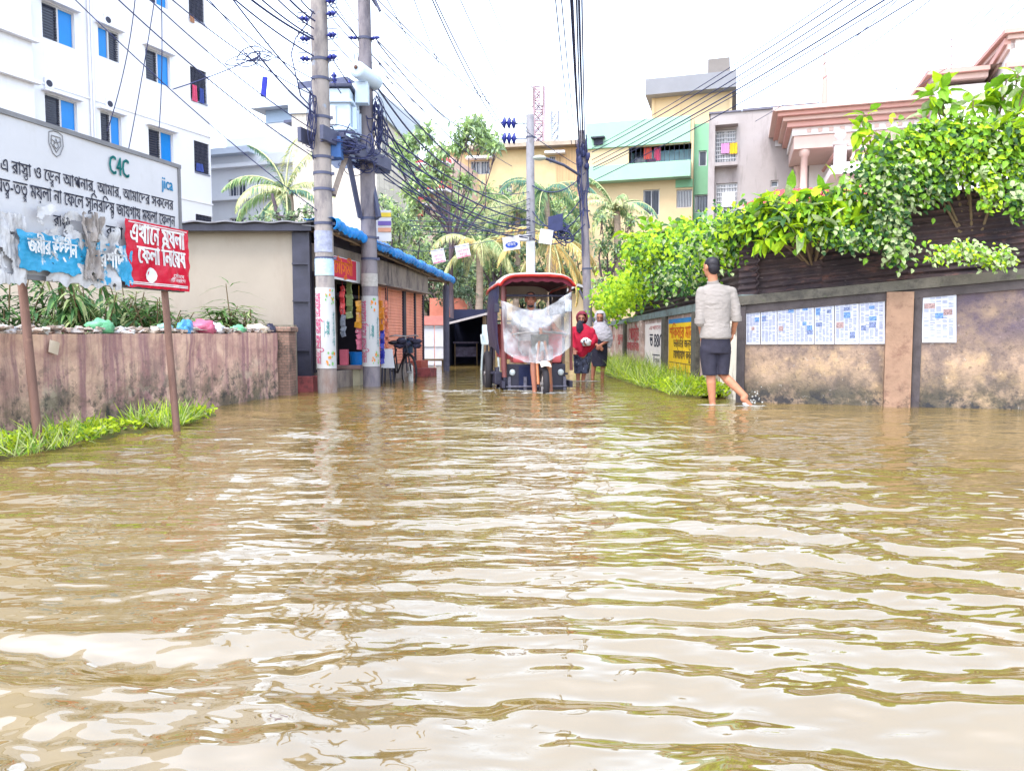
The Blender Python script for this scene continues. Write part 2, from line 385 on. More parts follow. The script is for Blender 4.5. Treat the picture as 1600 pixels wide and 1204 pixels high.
grass('grass', 'bright green grass and weeds at the foot of the sign posts', [(-4.05, 3.9, .5, .5, 300, .2, 'blade'), (-3.66, 4.95, .30, .55, 900, .14, 'leafy'), (-3.62, 4.95, .25, .4, 260, .17, 'blade'), (-3.3, 5.05, .12, .25, 220, .2, 'blade'),
      (-3.42, 5.9, .24, .55, 1000, .13, 'leafy'), (-3.4, 5.6, .2, .3, 380, .22, 'blade'), (-3.16, 6.7, .22, .3, 700, .24, 'blade'), (-3.1, 7.2, .16, .2, 300, .16, 'leafy')], 3)
grass('grass', 'long green grass on the bank below the right boundary wall', [(2.72, 10.1, .3, .45, 1300, .28, 'leafy'), (2.55, 10.9, .42, .5, 1500, .3, 'leafy'), (2.5, 10.4, .35, .6, 500, .3, 'blade'),
      (2.45, 12.6, .42, 1.2, 2200, .4, 'blade'), (2.4, 15.6, .45, 1.9, 2600, .5, 'blade'), (2.4, 20, .5, 2.8, 2400, .45, 'blade')], 4)

# ================================================================= SIGN BOARD
SB = Fac((-3.40, 4.80), (.275, .961))        # board plane, u grows away from the camera
m_sign = mat('sign_tin', C(216, 216, 222, 1.55), var=.05, s=2, bump=.04, bs=12, rough=.45, layers=[dict(c=C(190, 185, 175), s=3, st=(1, 1, .4), lo=.55, hi=.8, f=.6)])
m_signframe = mat('sign_frame', C(135, 135, 140), rough=.5)
m_rust = mat('rusty_post', C(148, 112, 100, 2.0), s=9, st=(1, 1, .3), layers=[dict(c=C(92, 66, 60, 2.0), s=6, st=(1, 1, .2), f=.8), dict(c=C(195, 150, 130, 2.2), s=14, lo=.58, hi=.7)])
m_ink = mat('sign_ink', C(70, 72, 90), var=.2, bump=0); m_teal = mat('sign_teal', C(30, 130, 130), bump=0); m_blueink = mat('sign_blue', C(50, 150, 205), bump=0)
m_emb = mat('sign_grey_line', C(150, 150, 155), bump=0)
sg = thing('sign_board', SB.P(.9, 0.0), 'large grey-white Bengali notice board leaning on two rusty posts', 'sign')
u_r, _ = SB.uv(281, 360); u_l = -1.35; z0b, z1b = 1.215, 2.285
mb = MB(); sheet(mb, lambda u, v: (SB.P(u_l+(u_r-u_l)*u, z0b+(z1b-z0b)*v, .004*math.sin(u*19)*math.sin(v*5)), SB.n), 40, 14, .008); panel = mb.build('panel', m_sign, sg)
mb = MB()
for z in (z0b, z1b): fbox(mb, SB, u_l-.02, u_r+.02, z-.016, z+.016, -.03, .018)
for u in (u_l, u_r): fbox(mb, SB, u-.014, u+.014, z0b+.017, z1b-.017, -.03, .016)
mb.build('frame', m_signframe, sg)
for (tx, ty, bx, by, d) in ((33, 425, 61, 697, 5.15), (257, 450, 276, 668, 6.45)):
    pb = gnd(bx, by, .03); pt = at(tx, ty, pb.y+.02); dirv = (pt-pb).normalized()
    top = pb+dirv*(1.9); off = SB.n*-.06
    mb = MB(); tube(mb, [pb-dirv*.4, pb, pb+dirv*.9, pt, top+off*.6], [.030, .030, .029, .028, .028], 6); mb.build('post', m_rust, sg)
sf = lambda n: (lambda u, v: SB.P(u, v, n))
def sign_text(name, s, x0, x1, ytop0, ybot0, m, n=.011, bold=.0012, parent=None, hk=.62):
    """text whose left end spans ytop0..ybot0 in the photo"""
    u0, zt = SB.uv(x0, ytop0, n); _, zb = SB.uv(x0, ybot0, n); u1, _ = SB.uv(x1, ytop0, n)
    mb = MB(); put_text(mb, s, sf(n), u0, u1, zb, (zt-zb)/hk, 0, bold); return mb.build(name, m, parent or panel)
sign_text('lettering', '“ এ রাস{ত}া ও েড{র}ন আপনার, আমার, আমােদর সকেলর', -12, 269, 244, 263, m_ink)
sign_text('lettering', 'যত{র}-তত{র} ময়লা না েফেল সুিনরিদষ{ট} জায়গায় ময়লা েফলুন', -6, 272, 277, 298, m_ink)
sign_text('lettering', 'রাস{ত}া', 84, 110, 336, 352, m_ink); sign_text('lettering', 'রক{ষ}া', 166, 192, 352, 370, m_ink)
sign_text('logo', 'C4C', 170, 201, 244, 270, m_teal, bold=.004); sign_text('logo', 'jica', 253, 270, 277, 294, m_blueink, bold=.003)
mb = MB()   # faint shield emblem
ue, ze = SB.uv(88, 226, .011)
def arc(pts, r=.0035, n=.012): tube(mb, [SB.P(ue+a, ze+b, n) for a, b in pts], r, 4)
arc([(-.055, .075), (-.02, .09), (.02, .09), (.055, .075), (.06, 0), (.03, -.065), (0, -.085), (-.03, -.065), (-.06, 0), (-.055, .075)])
arc([(-.035, .055), (.035, .055), (.04, 0), (0, -.055), (-.04, 0), (-.035, .055)]); arc([(-.04, .03), (0, .01), (.04, .03)]); arc([(-.02, -.01), (0, .04), (.02, -.01), (0, -.03), (-.02, -.01)])
mb.build('emblem', m_emb, panel)
# torn plastic film over the board's lower half
m_film = mat('torn_film', C(226, 226, 230, 1.8), var=.1, s=6, rough=.25, layers=[dict(c=C(112, 100, 108, 2.1), s=5, st=(1, 1, .35), lo=.5, hi=.66, f=.8), dict(c=C(165, 160, 120, 2.1), s=4, lo=.6, hi=.7, f=.7)])
def crumple(name, x0, x1, yt0, yb0, amp, m, seed, label, cat, parent=None, nn=.02, tear=0.0, nu=46, nv=26, hole=None):
    u0, zt = SB.uv(x0, yt0, nn); _, zb = SB.uv(x0, yb0, nn); u1, _ = SB.uv(x1, yt0, nn)
    def fn(u, v):
        q = V((u*4.0, v*2.6, seed)); h = mnoise.fractal(q, 1.0, 2.0, 4); h2 = abs(mnoise.noise(V((u*7+v*1.2, v*1.5, seed+5))))
        du = .02*mnoise.noise(V((v*6, seed, 2))) if u in (0, 1) else 0
        dz = (tear*mnoise.noise(V((u*9, seed, 8))) if v in (0, 1) else 0)
        return SB.P(u0+(u1-u0)*u+du, zb+(zt-zb)*v+dz, nn+amp*(h*.55+h2*.9)+amp*.6), SB.n
    mb = MB(); sheet(mb, fn, nu, nv, .003, 0)
    if hole is not None:
        kp = []
        for i, f in enumerate(mb.f):
            c = [sum(mb.v[k][j] for k in f)/len(f) for j in range(3)]
            if i >= 2*nu*nv: continue
            if mnoise.fractal(V((c[1]*7+seed, c[2]*7, seed)), 1, 2, 4) < hole: kp.append(i)
        mb.f = [mb.f[i] for i in kp]; mb.m = [0]*len(kp); mb.sm = [True]*len(kp)
    return fn, (u0, u1, zb, zt), mb
fn, R_, mb = crumple('torn_film', 50, 178, 322, 440, .045, m_film, 3.3, '', '', tear=.05, nu=90, nv=60, hole=.16)
tf = mb.build('torn_film', m_film, label='torn crumpled clear film hanging over the middle of the sign board', category='plastic film')
fn, R_, mb = crumple('torn_film', -30, 36, 326, 440, .03, m_film, 9.1, '', '', tear=.04, nu=60, nv=50, hole=.3)
mb.build('torn_film', m_film, label='wrinkled white paper pasted at the left end of the sign board', category='paper')
fn, R_, mb = crumple('torn_film', 122, 152, 332, 436, .06, m_film, 14.2, '', '', nn=.05, tear=.05, nu=40, nv=60, hole=.22)
mb.build('torn_film', mat('film_dark', C(186, 176, 172, 1.9), var=.3, s=7, st=(1.5, 1.5, .4), rough=.2, bump=.3), label='dark twisted strip of torn film hanging down the middle of the sign board', category='plastic film')
m_bb = mat('banner_blue', C(60, 180, 232, 1.9), var=.12, s=5, rough=.4, layers=[dict(c=C(225, 232, 238), s=6, st=(1, 1, .7), lo=.56, hi=.62, f=.95), dict(c=C(150, 190, 120), s=4, lo=.62, hi=.68, f=.8, zr=(.2, .0))])
m_white = mat('white_ink', C(250, 250, 250), bump=0)
for k, (x0, x1, yt, yb, word, tx) in enumerate(((26, 134, 360, 420, 'জমীর উদ্দীন', (42, 118, 372, 394)), (148, 203, 378, 442, 'রশিদ', (154, 192, 394, 416)))):
    fn, R_, mb = crumple('b', x0, x1, yt, yb, .018, m_bb, 4.4+k*3, '', '', nn=.05, tear=.03, nu=80, nv=50, hole=.24)
    bb = mb.build('torn_banner', m_bb, label=['wide torn sky-blue banner with white Bengali name on the sign board', 'narrow torn blue banner strip beside the red banner'][k], category='banner', group='torn blue banners on the sign')
    mb = MB(); a0, zt = SB.uv(tx[0], tx[2], .08); a1, _ = SB.uv(tx[1], tx[2], .08); _, zb = SB.uv(tx[0], tx[3], .08)
    put_text(mb, word, lambda u, v: SB.P(u, v, .092), a0, a1, zb, (zt-zb)/.62, 0, .004); mb.build('lettering', m_white, bb)
m_red = mat('banner_red', C(228, 20, 62, 1.8), var=.1, s=6, rough=.3, layers=[dict(c=C(245, 170, 180, 2.2), s=7, st=(.4, .4, 2.2), lo=.60, hi=.66, f=.8)])
fn, (u0, u1, zb, zt), mb = crumple('b', 193, 291, 341, 447, .022, m_red, 6.0, '', '', nn=.045, tear=.012, nu=60, nv=40)
rb = mb.build('red_banner', m_red, label='bright red banner with white Bengali writing tied to the right end of the sign board', category='banner')
def rfn(u, v):
    a = min(max((u-u0)/(u1-u0), .001), .999); b = min(max((v-zb)/(zt-zb), .001), .999); p, q = fn(a, b); return p+SB.n*.006
W_, H_ = u1-u0, zt-zb
mb = MB(); put_text(mb, 'এখােন ময়লা', rfn, u0+.05*W_, u0+.93*W_, zb+.67*H_, .27*H_/.62, 0, .006); mb.build('lettering', m_white, rb)
mb = MB(); put_text(mb, 'েফলা িনেষধ', rfn, u0+.16*W_, u0+.93*W_, zb+.37*H_, .25*H_/.62, 0, .006); mb.build('lettering', m_white, rb)
mb = MB(); pts = [(u0+.36*W_+.085*W_*math.cos(a*.524), zb+.2*H_+.12*H_*math.sin(a*.524)) for a in range(12)]
mb.add([rfn(*p) for p in pts], [tuple(range(12))]); mb.build('emblem', m_white, rb)
mb = MB()
for v in (.045, .07, .955):
    mb = MB()
    for i in range(20): mb.add([rfn(u0+W_*(.03+.94*(i+a)/20), zb+H_*(v+b)) for a, b in ((0, 0), (1, 0), (1, .014), (0, .014))], [(0, 1, 2, 3)])
    mb.build('border_line', m_white, rb)
mb = MB()
for r_, (a0, a1, s_) in enumerate(((.70, .9, 'েসৗজেন'), (.66, .92, 'সিটি করেপারেশন'))): put_text(mb, s_, rfn, u0+a0*W_, u0+a1*W_, zb+(.2-.07*r_)*H_, .05*H_/.62)
mb.build('small_lettering', m_white, rb)

# ================================================================= LOW PINK WALL, RUBBISH, PLANTS
LW = Fac((-4.47, 2.9), (.171, .985)); LWL = 7.35
m_pw = mat('pink_plaster', C(214, 178, 156, 1.15), var=.16, s=2.2, rough=.9, bump=.5, bs=25, layers=[
    dict(c=C(140, 98, 112, 1.35), s=5.5, st=(1.2, 1.2, .045), lo=.47, hi=.60, f=.75), dict(c=C(225, 185, 165, 1.4), s=6.5, st=(1, 1, .04), lo=.55, hi=.68, f=.7),
    dict(c=C(92, 70, 80, 1.4), s=3.2, st=(1, 1, .06), lo=.57, hi=.68, f=.65), dict(c=C(165, 120, 118, 1.45), s=1.8, lo=.45, hi=.6, f=.6), dict(c=C(128, 118, 108, 1.45), s=2.6, lo=.52, hi=.6, f=.8, zr=(.7, .3)), dict(c=C(205, 190, 165, 1.4), s=3.2, lo=.56, hi=.64, f=.75, zr=(.75, .2)),
    dict(c=C(95, 90, 70, 1.4), s=4.2, lo=.40, hi=.56, f=.85, zr=(.5, .12)), dict(c=C(60, 62, 60, 1.4), s=9, lo=.52, hi=.60, f=.85, zr=(.85, .1))])
lw = thing('boundary_wall', LW.P(3.5, 0), 'low streaked pink plaster wall with rubbish along its top on the left', 'wall')
mb = MB(); nu, nv = 150, 16
def lwf(u, v):
    ztop = .80+.07*u+.02*mnoise.noise(V((u*14, 0, 3)))
    z = -.2+(ztop+.2)*v; b = mnoise.fractal(V((u*22, z*3.2, 1)), 1, 2, 4); hole = max(0, mnoise.noise(V((u*13, z*2.4, 7)))-.25)
    return LW.P(u*LWL, z, -.1+.016*b-.09*hole), LW.n
sheet(mb, lwf, nu, nv, .2, 0); mb.build('wall', m_pw, lw)
m_brick = mat('old_brick', C(165, 130, 115), s=6, bump=.6, brick=dict(s=6.5, m=.03, mc=C(110, 100, 90)), layers=[dict(c=C(75, 70, 65), s=4, lo=.5, hi=.65, f=.8), dict(c=C(190, 175, 155), s=6, lo=.58, hi=.7)])
mb = MB(); q = LW.P(LWL+.22, .36, -.12); box(mb, q, (.44, .34, 1.05), rz=.02, bev=.02); box(mb, q+V((0, 0, .56)), (.5, .38, .07), bev=.02); mb.build('brick_pier', m_brick, lw)
m_backw = mat('mossy_concrete', C(150, 140, 125), s=3, layers=[dict(c=C(85, 80, 70), s=4, st=(1, 1, .3), f=.8)])
mb = MB(); box(mb, (-5.2, 10.78, .42), (4.1, .14, 1.14)); mb.build('low_wall', m_backw, label='low mossy concrete kerb wall behind the rubbish, under the beige shop wall', category='wall')
m_bags = [mat('plastic_'+n, C(*c), var=.15, rough=.35, s=7) for n, c in (('green', (120, 200, 150)), ('white', (240, 240, 245)), ('blue', (90, 170, 225)), ('pink', (215, 110, 140)), ('dark', (60, 60, 80)), ('teal', (150, 210, 205)), ('cream', (240, 220, 200)))]
m_rub = mat('rubbish', C(205, 185, 170, 2.4), var=.35, s=18, layers=[dict(c=C(235, 235, 235, 2), s=14, lo=.5, hi=.55), dict(c=C(190, 120, 110), s=21, lo=.6, hi=.63), dict(c=C(110, 90, 80), s=17, lo=.58, hi=.62)])
random.seed(5); mb = MB()
for i in range(420):
    u = random.uniform(.2, LWL); ztop = .81+.07*u/LWL
    c = LW.P(u, ztop+random.uniform(0, .05), random.uniform(-.26, -.01))
    box(mb, c, (random.uniform(.02, .14), random.uniform(.02, .08), random.uniform(.006, .03)), R=Matrix.Rotation(random.uniform(0, 6), 3, 'Z') @ Matrix.Rotation(random.uniform(-.6, .6), 3, 'X'))
mb.build('rubbish', m_rub, label='loose litter and scraps strewn along the top of the pink wall', category='rubbish', kind='stuff')
for (px, wpx, hpx, mi, lab) in ((158, 38, 22, 0, 'pale green plastic bag, widest one lying on the pink wall'), (10, 20, 14, 1, 'small white bag at the far left end of the pink wall'), (186, 18, 10, 1, 'white plastic scrap bag just right of the pale green bag on the wall'),
        (258, 24, 15, 5, 'pale teal plastic bag on the wall beside the right sign post'), (291, 18, 20, 2, 'light blue plastic bag on the pink wall between teal and pink bags'), (317, 38, 20, 3, 'pink and white bundle of plastic on the wall top'),
        (338, 22, 16, 1, 'white bag leaning against the pink bundle'), (371, 24, 12, 0, 'small green bag on the right part of the wall top'), (402, 34, 13, 6, 'cream rag heaped near the right end of the pink wall'), (424, 18, 13, 4, 'dark plastic bag at the right end of the wall by the brick pier'), (230, 30, 9, 6, 'flattened cream bag left of the right sign post')):
    u, _ = LW.uv(px, 525, -.12); ztop = .80+.07*u/LWL; c = LW.P(u, ztop, -.12); k = c.y/F
    mb = MB(); rx, h = wpx*k*.5, hpx*k
    ball(mb, c+V((0, 0, h*.42)), (rx, .12, h*.62), 18, 12, nz=.55, seed=px); ball(mb, c+V((rx*.5, -.02, h*.3)), (rx*.5, .09, h*.42), 12, 8, nz=.6, seed=px+3)
    mb.build('garbage_bag', m_bags[mi], label=lab, category='bag', group='bags of rubbish on the pink wall')
mb = MB(); u, z = LW.uv(83, 540, .03); sheet(mb, lambda a, b: (LW.P(u-.05+a*.1+b*.02, z-.05+.1*b-.03*a, .03+.02*math.sin(a*3)*b), LW.n), 6, 6, .003)
mb.build('paper_scrap', m_bags[6], label='small cream scrap of paper snagged on the wall face by the left post', category='paper')

# plants behind the low wall
m_l1 = leafmat('leaf_deep', C(75, 125, 70, 2.2)); m_l2 = leafmat('leaf_mid', C(125, 170, 95, 2.2)); m_l3 = leafmat('leaf_pale', C(190, 205, 140, 2.2)); m_stem = mat('plant_stem', C(130, 110, 80, 2))
def bushy(name, x, y, z0, h, r, nst, per, Ln, Wd, label, seed, ms=(0, 1, 2), up=.2, droop=.5, mats=None, group=None, cat='plant'):
    """stems with long leaves fanned around them"""
    random.seed(seed); np.random.seed(seed); t = thing(name, (x, y, z0), label, cat, group); st = MB(); lf = MB(); P = []; D = []; U = []
    for i in range(nst):
        a = random.random()*6.28; q = r*random.random()**.5; b = V((x+.25*q*math.cos(a), y+.25*q*math.sin(a), z0)); e = V((x+q*math.cos(a), y+q*math.sin(a), z0+h*random.uniform(.55, 1)))
        md = (b+e)/2+V((0, 0, h*.08)); pts = [b, md, e]; tube(st, pts, [.018, .012, .006], 5)
        for k in range(per):
            s = random.uniform(.3, 1); p = b.lerp(md, s*2) if s < .5 else md.lerp(e, s*2-1); aa = random.random()*6.28
            P.append(p); D.append((math.cos(aa), math.sin(aa), up+random.uniform(-.3, .4))); U.append((random.uniform(-.2, .2), random.uniform(-.2, .2), 1))
    n = len(P); leaves(lf, [tuple(p) for p in P], D, U, Ln*np.random.uniform(.6, 1.2, n), Wd*np.random.uniform(.7, 1.2, n), np.random.choice(ms, n), droop)
    st.build('stems', m_stem, t); lf.build('leaves', mats or [m_l1, m_l2, m_l3], t); return t
bushy('shrub', -6.3, 9.2, .3, 1.35, .8, 26, 26, .32, .055, 'dark leafy shrub behind the wall at the left edge of the photo', 1, (0, 0, 1))
bushy('shrub', -5.35, 9.5, .3, 1.25, .65, 24, 26, .30, .05, 'dense shrub with drooping narrow leaves under the sign board', 2, (0, 1, 2), up=-.1, droop=.8)
bushy('shrub', -4.75, 9.9, .4, .95, .5, 20, 22, .22, .04, 'grey-green low shrub to the right of the drooping shrub', 3, (0, 1, 1))
bushy('plant', -5.3, 10.3, .62, .95, .34, 12, 18, .3, .035, 'grassy upright plant left of the right sign post', 5, (1, 1, 2), up=.6)
bushy('plant', -4.95, 10.4, .62, .8, .3, 10, 16, .3, .04, 'leafy green plant directly left of the right post above the wall', 6, (1, 2), up=.5)
bushy('maize_plant', -4.0, 10.35, .72, .62, .32, 10, 12, .38, .055, 'green leafy plant with a tall arching tassel against the beige wall', 7, (1, 1, 2), up=.4, droop=.7)
t = thing('maize_plant', (-3.9, 10.35, .6), 'tall thin single stalk with arching leaves against the beige wall', 'plant'); mb = MB(); lf = MB()
tube(mb, [(-3.92, 10.35, .6), (-3.93, 10.34, 1.1), (-3.97, 10.33, 1.55)], [.014, .01, .006], 5); mb.build('stem', m_stem, t)
leaves(lf, [(-3.93, 10.34, z) for z in (1.0, 1.05, 1.2, 1.3, 1.42, 1.5, 1.5, 1.54)], [(1, .1, .5), (-1, -.2, .5), (1, -.3, .6), (-.9, .2, .7), (.9, .2, .6), (-1, -.3, .5), (.6, -.3, .8), (-.3, .1, 1)], [(0, 0, 1)]*8, [.36, .34, .4, .33, .36, .33, .3, .2], .035, 1, 1.0); lf.build('leaves', [m_l1, m_l2, m_l3], t)
bushy('plant', -3.66, 10.35, .7, .55, .2, 7, 10, .28, .03, 'small pale plant right of the maize plants near the brick pier', 8, (2, 1), up=.5, droop=.8)
# ================================================================= SHOP ROW
SH = Fac((-3.05, 10.9), (.182, .983))
m_beige = mat('beige_plaster', C(218, 204, 188, 2.5), var=.06, s=1.5, bump=.12, layers=[dict(c=C(188, 166, 148, 2.5), s=1.6, st=(1, 1, .3), lo=.52, hi=.75, f=.5), dict(c=C(105, 95, 85, 2.6), s=3.5, lo=.5, hi=.66, f=.8, zr=(.95, .45))])
m_dark = mat('dark_metal', C(62, 62, 80), var=.25, rough=.5); m_tin = mat('tin_roof', C(140, 140, 150), s=4, rough=.5, layers=[dict(c=C(90, 70, 70), s=6, f=.6)])
m_conc = mat('stained_concrete', C(165, 150, 140), var=.15, s=3, bump=.3, layers=[dict(c=C(80, 72, 80), s=3, st=(1.5, 1.5, .5), lo=.48, hi=.64, f=.8)])
m_shut = mat('orange_shutter', C(242, 158, 132, 1.25), var=.07, s=3, rough=.5, bump=.05, layers=[dict(c=C(190, 110, 95), s=5, st=(1, 1, .2), f=.5)])
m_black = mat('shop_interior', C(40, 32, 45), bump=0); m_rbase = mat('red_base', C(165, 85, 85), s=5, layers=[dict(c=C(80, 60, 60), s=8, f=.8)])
m_wood = mat('old_wood', C(150, 125, 100), s=6, st=(1, 1, .2))
shop = thing('shop_building', SH.P(2.5, 0, -1), 'single-storey shop row with beige side wall and orange roller shutters', 'shop')
zf0 = SH.uv(606, 447)[1]; zr = at(400, 353, 11.2).z
mb = MB(); box(mb, (-6.14, 13.4, (zr-.15)/2-.02), (5.72, 4.4, zr+.15)); mb.build('side_wall', m_beige, shop)
mb = MB(); nu = 40
sheet(mb, lambda u, v: (V((-9.1+6.25*u, 10.93+5.8*v, zr+.02+.012*math.sin(u*90)+.05*v)), V((0, 0, 1))), 90, 2, .02); mb.build('tin_roof', m_tin, shop)
mb = MB(); box(mb, (-6.0, 11.02, zr-.05), (6.1, .06, .1)); mb.build('roof_edge', m_dark, shop)
mb = MB(); box(mb, (-3.14, 11.16, 1.22), (.265, .1, 2.3)); box(mb, (-3.02, 11.10, 1.22), (.03, .05, 2.3))
for z in (.62, 1.35, 1.9): box(mb, (-3.14, 11.09, z), (.26, .035, .025))
mb.build('metal_door', m_dark, shop)
mb = MB(); box(mb, (-3.12, 11.12, .05), (.33, .28, .36), bev=.01); mb.build('red_plinth', m_rbase, shop)
mb = MB(); fbox(mb, SH, .35, 5.75, zf0, zf0+.42, -.1, .14); fbox(mb, SH, .35, 5.78, zf0-.035, zf0-.002, -.1, .22); mb.build('concrete_fascia', m_conc, shop)
mb = MB(); fbox(mb, SH, .35, 5.75, -.15, .27, -.3, .06); mb.build('plinth', m_conc, shop)
u0o = SH.uv(527, 500)[0]; u1o = SH.uv(590, 500)[0]
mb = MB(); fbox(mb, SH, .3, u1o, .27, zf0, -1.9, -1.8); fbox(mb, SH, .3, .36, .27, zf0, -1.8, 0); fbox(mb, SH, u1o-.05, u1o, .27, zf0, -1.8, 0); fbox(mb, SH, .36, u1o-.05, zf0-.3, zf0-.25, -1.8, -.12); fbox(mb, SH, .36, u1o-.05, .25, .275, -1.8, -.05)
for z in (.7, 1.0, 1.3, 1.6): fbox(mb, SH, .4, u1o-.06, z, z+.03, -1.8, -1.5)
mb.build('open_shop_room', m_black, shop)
for (x0, x1) in ((590, 605.5), (607.5, 631.5), (637, 649.5), (651.5, 662.5)):
    a, b = SH.uv(x0, 500)[0], SH.uv(x1, 500)[0]; mb = MB(); nz = 110
    sheet(mb, lambda u, v: (SH.P(a+(b-a)*u, .275+(zf0-.28)*v, -.05+.011*abs(math.sin(v*math.pi*26))), SH.n), 1, nz, .006, sm=False); mb.build('roller_shutter', m_shut, shop)
for px in (606.5, 634, 650.5, 663):
    mb = MB(); a = SH.uv(px, 500)[0]; fbox(mb, SH, a-(.07 if px == 634 else .03), a+(.07 if px == 634 else .03), .275, zf0-.036, -.06, -.01); mb.build('shutter_rail', m_dark, shop)
mb = MB(); fbox(mb, SH, 5.6, 5.78, -.1, zf0+.3, -4, -.1); mb.build('end_wall', m_conc, shop)
# sloped tin awning with its own posts
EN = at(521, 357, 10.9); EF = at(704, 440, 18.0)
mb = MB()
def awn(u, v):
    e = EN.lerp(EF, u); b = e+SH.n*-.9+V((0, 0, .12)); p = e.lerp(b, v); p.z += .012*math.sin(u*180); return p, V((0, 0, 1))
sheet(mb, awn, 160, 3, .015); mb.build('awning', m_tin, shop)
mb = MB()
for k in range(7):
    e = EN.lerp(EF, k/6.3+.03); tube(mb, [e+V((0, 0, -.04)), e+SH.n*-.6+V((0, 0, .03))], .02, 5)
tube(mb, [EN+SH.n*-.08+V((0, 0, -.04)), EF+SH.n*-.08+V((0, 0, -.04))], .022, 6); mb.build('awning_rafters', m_wood, shop)
mb = MB(); e = at(697, 446, 17.9); tube(mb, [(e.x, e.y, -.2), e], .075, 8); mb.build('awning_post', mat('grey_post', C(95, 92, 110), s=5), shop)
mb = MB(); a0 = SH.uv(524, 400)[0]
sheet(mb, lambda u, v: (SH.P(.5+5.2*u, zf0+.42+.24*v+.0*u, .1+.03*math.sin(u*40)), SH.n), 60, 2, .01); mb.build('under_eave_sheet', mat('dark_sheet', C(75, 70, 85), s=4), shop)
m_tarp = mat('blue_tarp', C(10, 150, 248, 1.7), var=.1, s=4, rough=.35, layers=[dict(c=C(120, 200, 250, 1.7), s=9, st=(2, .7, 1), lo=.56, hi=.68, f=.7)])
mb = MB()
def tarp(u, v):
    e = EN.lerp(EF, -.015+u*1.025); a = v*4.3-1.0; r = .085+.022*mnoise.noise(V((u*16, v*2, 0)))
    if v < .45: p = e+SH.n*-(.42*(.45-v)/.45)+V((0, 0, .13+.03*mnoise.noise(V((u*22, v*6, 2)))))
    else:
        t = (v-.45)/.55*2.6; p = e+SH.n*(math.sin(t)*r)+V((0, 0, .05+math.cos(t)*r))
    p = p+V((0, 0, .012*math.sin(u*240+v*3)+.012*math.sin(u*61))); return p, SH.n
sheet(mb, tarp, 320, 16, .01); mb.build('tarpaulin', m_tarp, label='bright blue plastic tarpaulin rolled along the edge of the shop awning', category='tarpaulin')
# shop sign
ss = thing('shop_sign', SH.P(.9, zf0), 'red shop sign with orange lettering hanging over the open shop', 'sign')
a, zt = SH.uv(518, 396, .28); b, zb = SH.uv(563, 443, .28)
m_sr = mat('sign_red', C(205, 50, 75), var=.1); m_sw = mat('sign_white', C(235, 235, 240), var=.05); m_so = mat('sign_orange', C(250, 130, 40), bump=0)
mb = MB(); fbox(mb, SH, a, b, zb, zt-.02, .25, .28); mb.build('board', m_sw, ss)
mb = MB(); fbox(mb, SH, a+.01, b-.18*(b-a)*.9, zb+.035, zt-.03, .281, .287); mb.build('red_panel', m_sr, ss)
mb = MB(); put_text(mb, 'েমৗসুমী', lambda u, v: SH.P(u, v, .290), a+.06, b-.3*(b-a), zb+.09, .3, 0, .006); mb.build('lettering', m_so, ss)
# goods: strips of packets
def packets(px, y0, y1, wpx, Y, m, label, n, zig=0.0, cat='snack packets'):
    p0 = at(px, y0, Y); p1 = at(px, y1, Y); w_ = wpx*Y/F; mb = MB(); random.seed(int(px*7+y0)); h = (p0.z-p1.z)/n
    tube(mb, [p0+V((0, 0, .25)), p0], .004, 4)
    for i in range(n):
        c = p0.lerp(p1, (i+.5)/n)+V((random.uniform(-1, 1)*zig, random.uniform(-.03, .03), 0))
        box(mb, c, (w_*random.uniform(.8, 1.05), .035, h*1.12), R=Matrix.Rotation(random.uniform(-.5, .5), 3, 'Z') @ Matrix.Rotation(random.uniform(-.35, .35), 3, 'Y'), bev=.014)
    mb.build('snack_packets', m, label=label, category=cat, group='goods hanging at the shop front')
gm = lambda n, *c: mat('pack_'+n, C(*c), var=.3, s=16, rough=.3, layers=[dict(c=C(245, 240, 235), s=19, lo=.60, hi=.63, f=.8)])
packets(535, 447, 491, 8, 12.0, gm('red', 220, 70, 75), 'red packet strip hanging at the left of the open shop', 5)
packets(546, 440, 497, 11, 12.3, gm('green', 150, 165, 110), 'green packet strip hanging beside the red one in the open shop', 6)
packets(536, 492, 526, 9, 12.0, gm('silver', 130, 135, 150), 'silver-grey packets below the red strip', 4)
packets(561, 470, 512, 13, 12.2, gm('amber', 235, 165, 60), 'amber packet strip just left of the second pole', 5, .02)
packets(562, 513, 546, 13, 12.2, gm('magenta', 215, 110, 140), 'pink and white packets below the amber strip left of the second pole', 4, .02)
packets(594, 470, 516, 12, 13.1, gm('orange', 245, 150, 50), 'orange packet strip right of the second pole', 5, .02)
packets(604, 470, 560, 6, 13.2, gm('coral', 240, 140, 110), 'long thin coral garland of sachets right of the orange strip', 16, .02)
packets(597, 514, 568, 8, 13.1, gm('blue', 60, 70, 190), 'blue packet strip below the orange one right of the second pole', 7)
packets(591, 520, 569, 7, 13.05, gm('tangerine', 250, 130, 45), 'narrow tangerine sachet strip touching the second pole', 7)
p = SH.P(1.95, .27, -.25); p = at(557, 577, 12.9); mb = MB()
r = 10.5*12.9/F; tube(mb, [(p.x, p.y, p.z), (p.x, p.y, p.z+.30)], [r*.8, r], 20); tube(mb, [(p.x, p.y, p.z+.285), (p.x, p.y, p.z+.305)], r*1.08, 20)
mb.build('bucket', mat('blue_plastic', C(20, 140, 240), var=.06, rough=.35), label='bright blue plastic bucket on the shop step', category='bucket')
mb = MB(); p = at(538, 558, 12.2); box(mb, p, (.13, .12, .26), bev=.01); mb.build('crate', mat('pink_crate', C(200, 95, 115)), label='small pink crate inside the open shop left of the bucket', category='crate')
st = thing('shop_step', at(548, 596, 12.6), 'beige concrete step block with pinkish slab in front of the open shop', 'step')
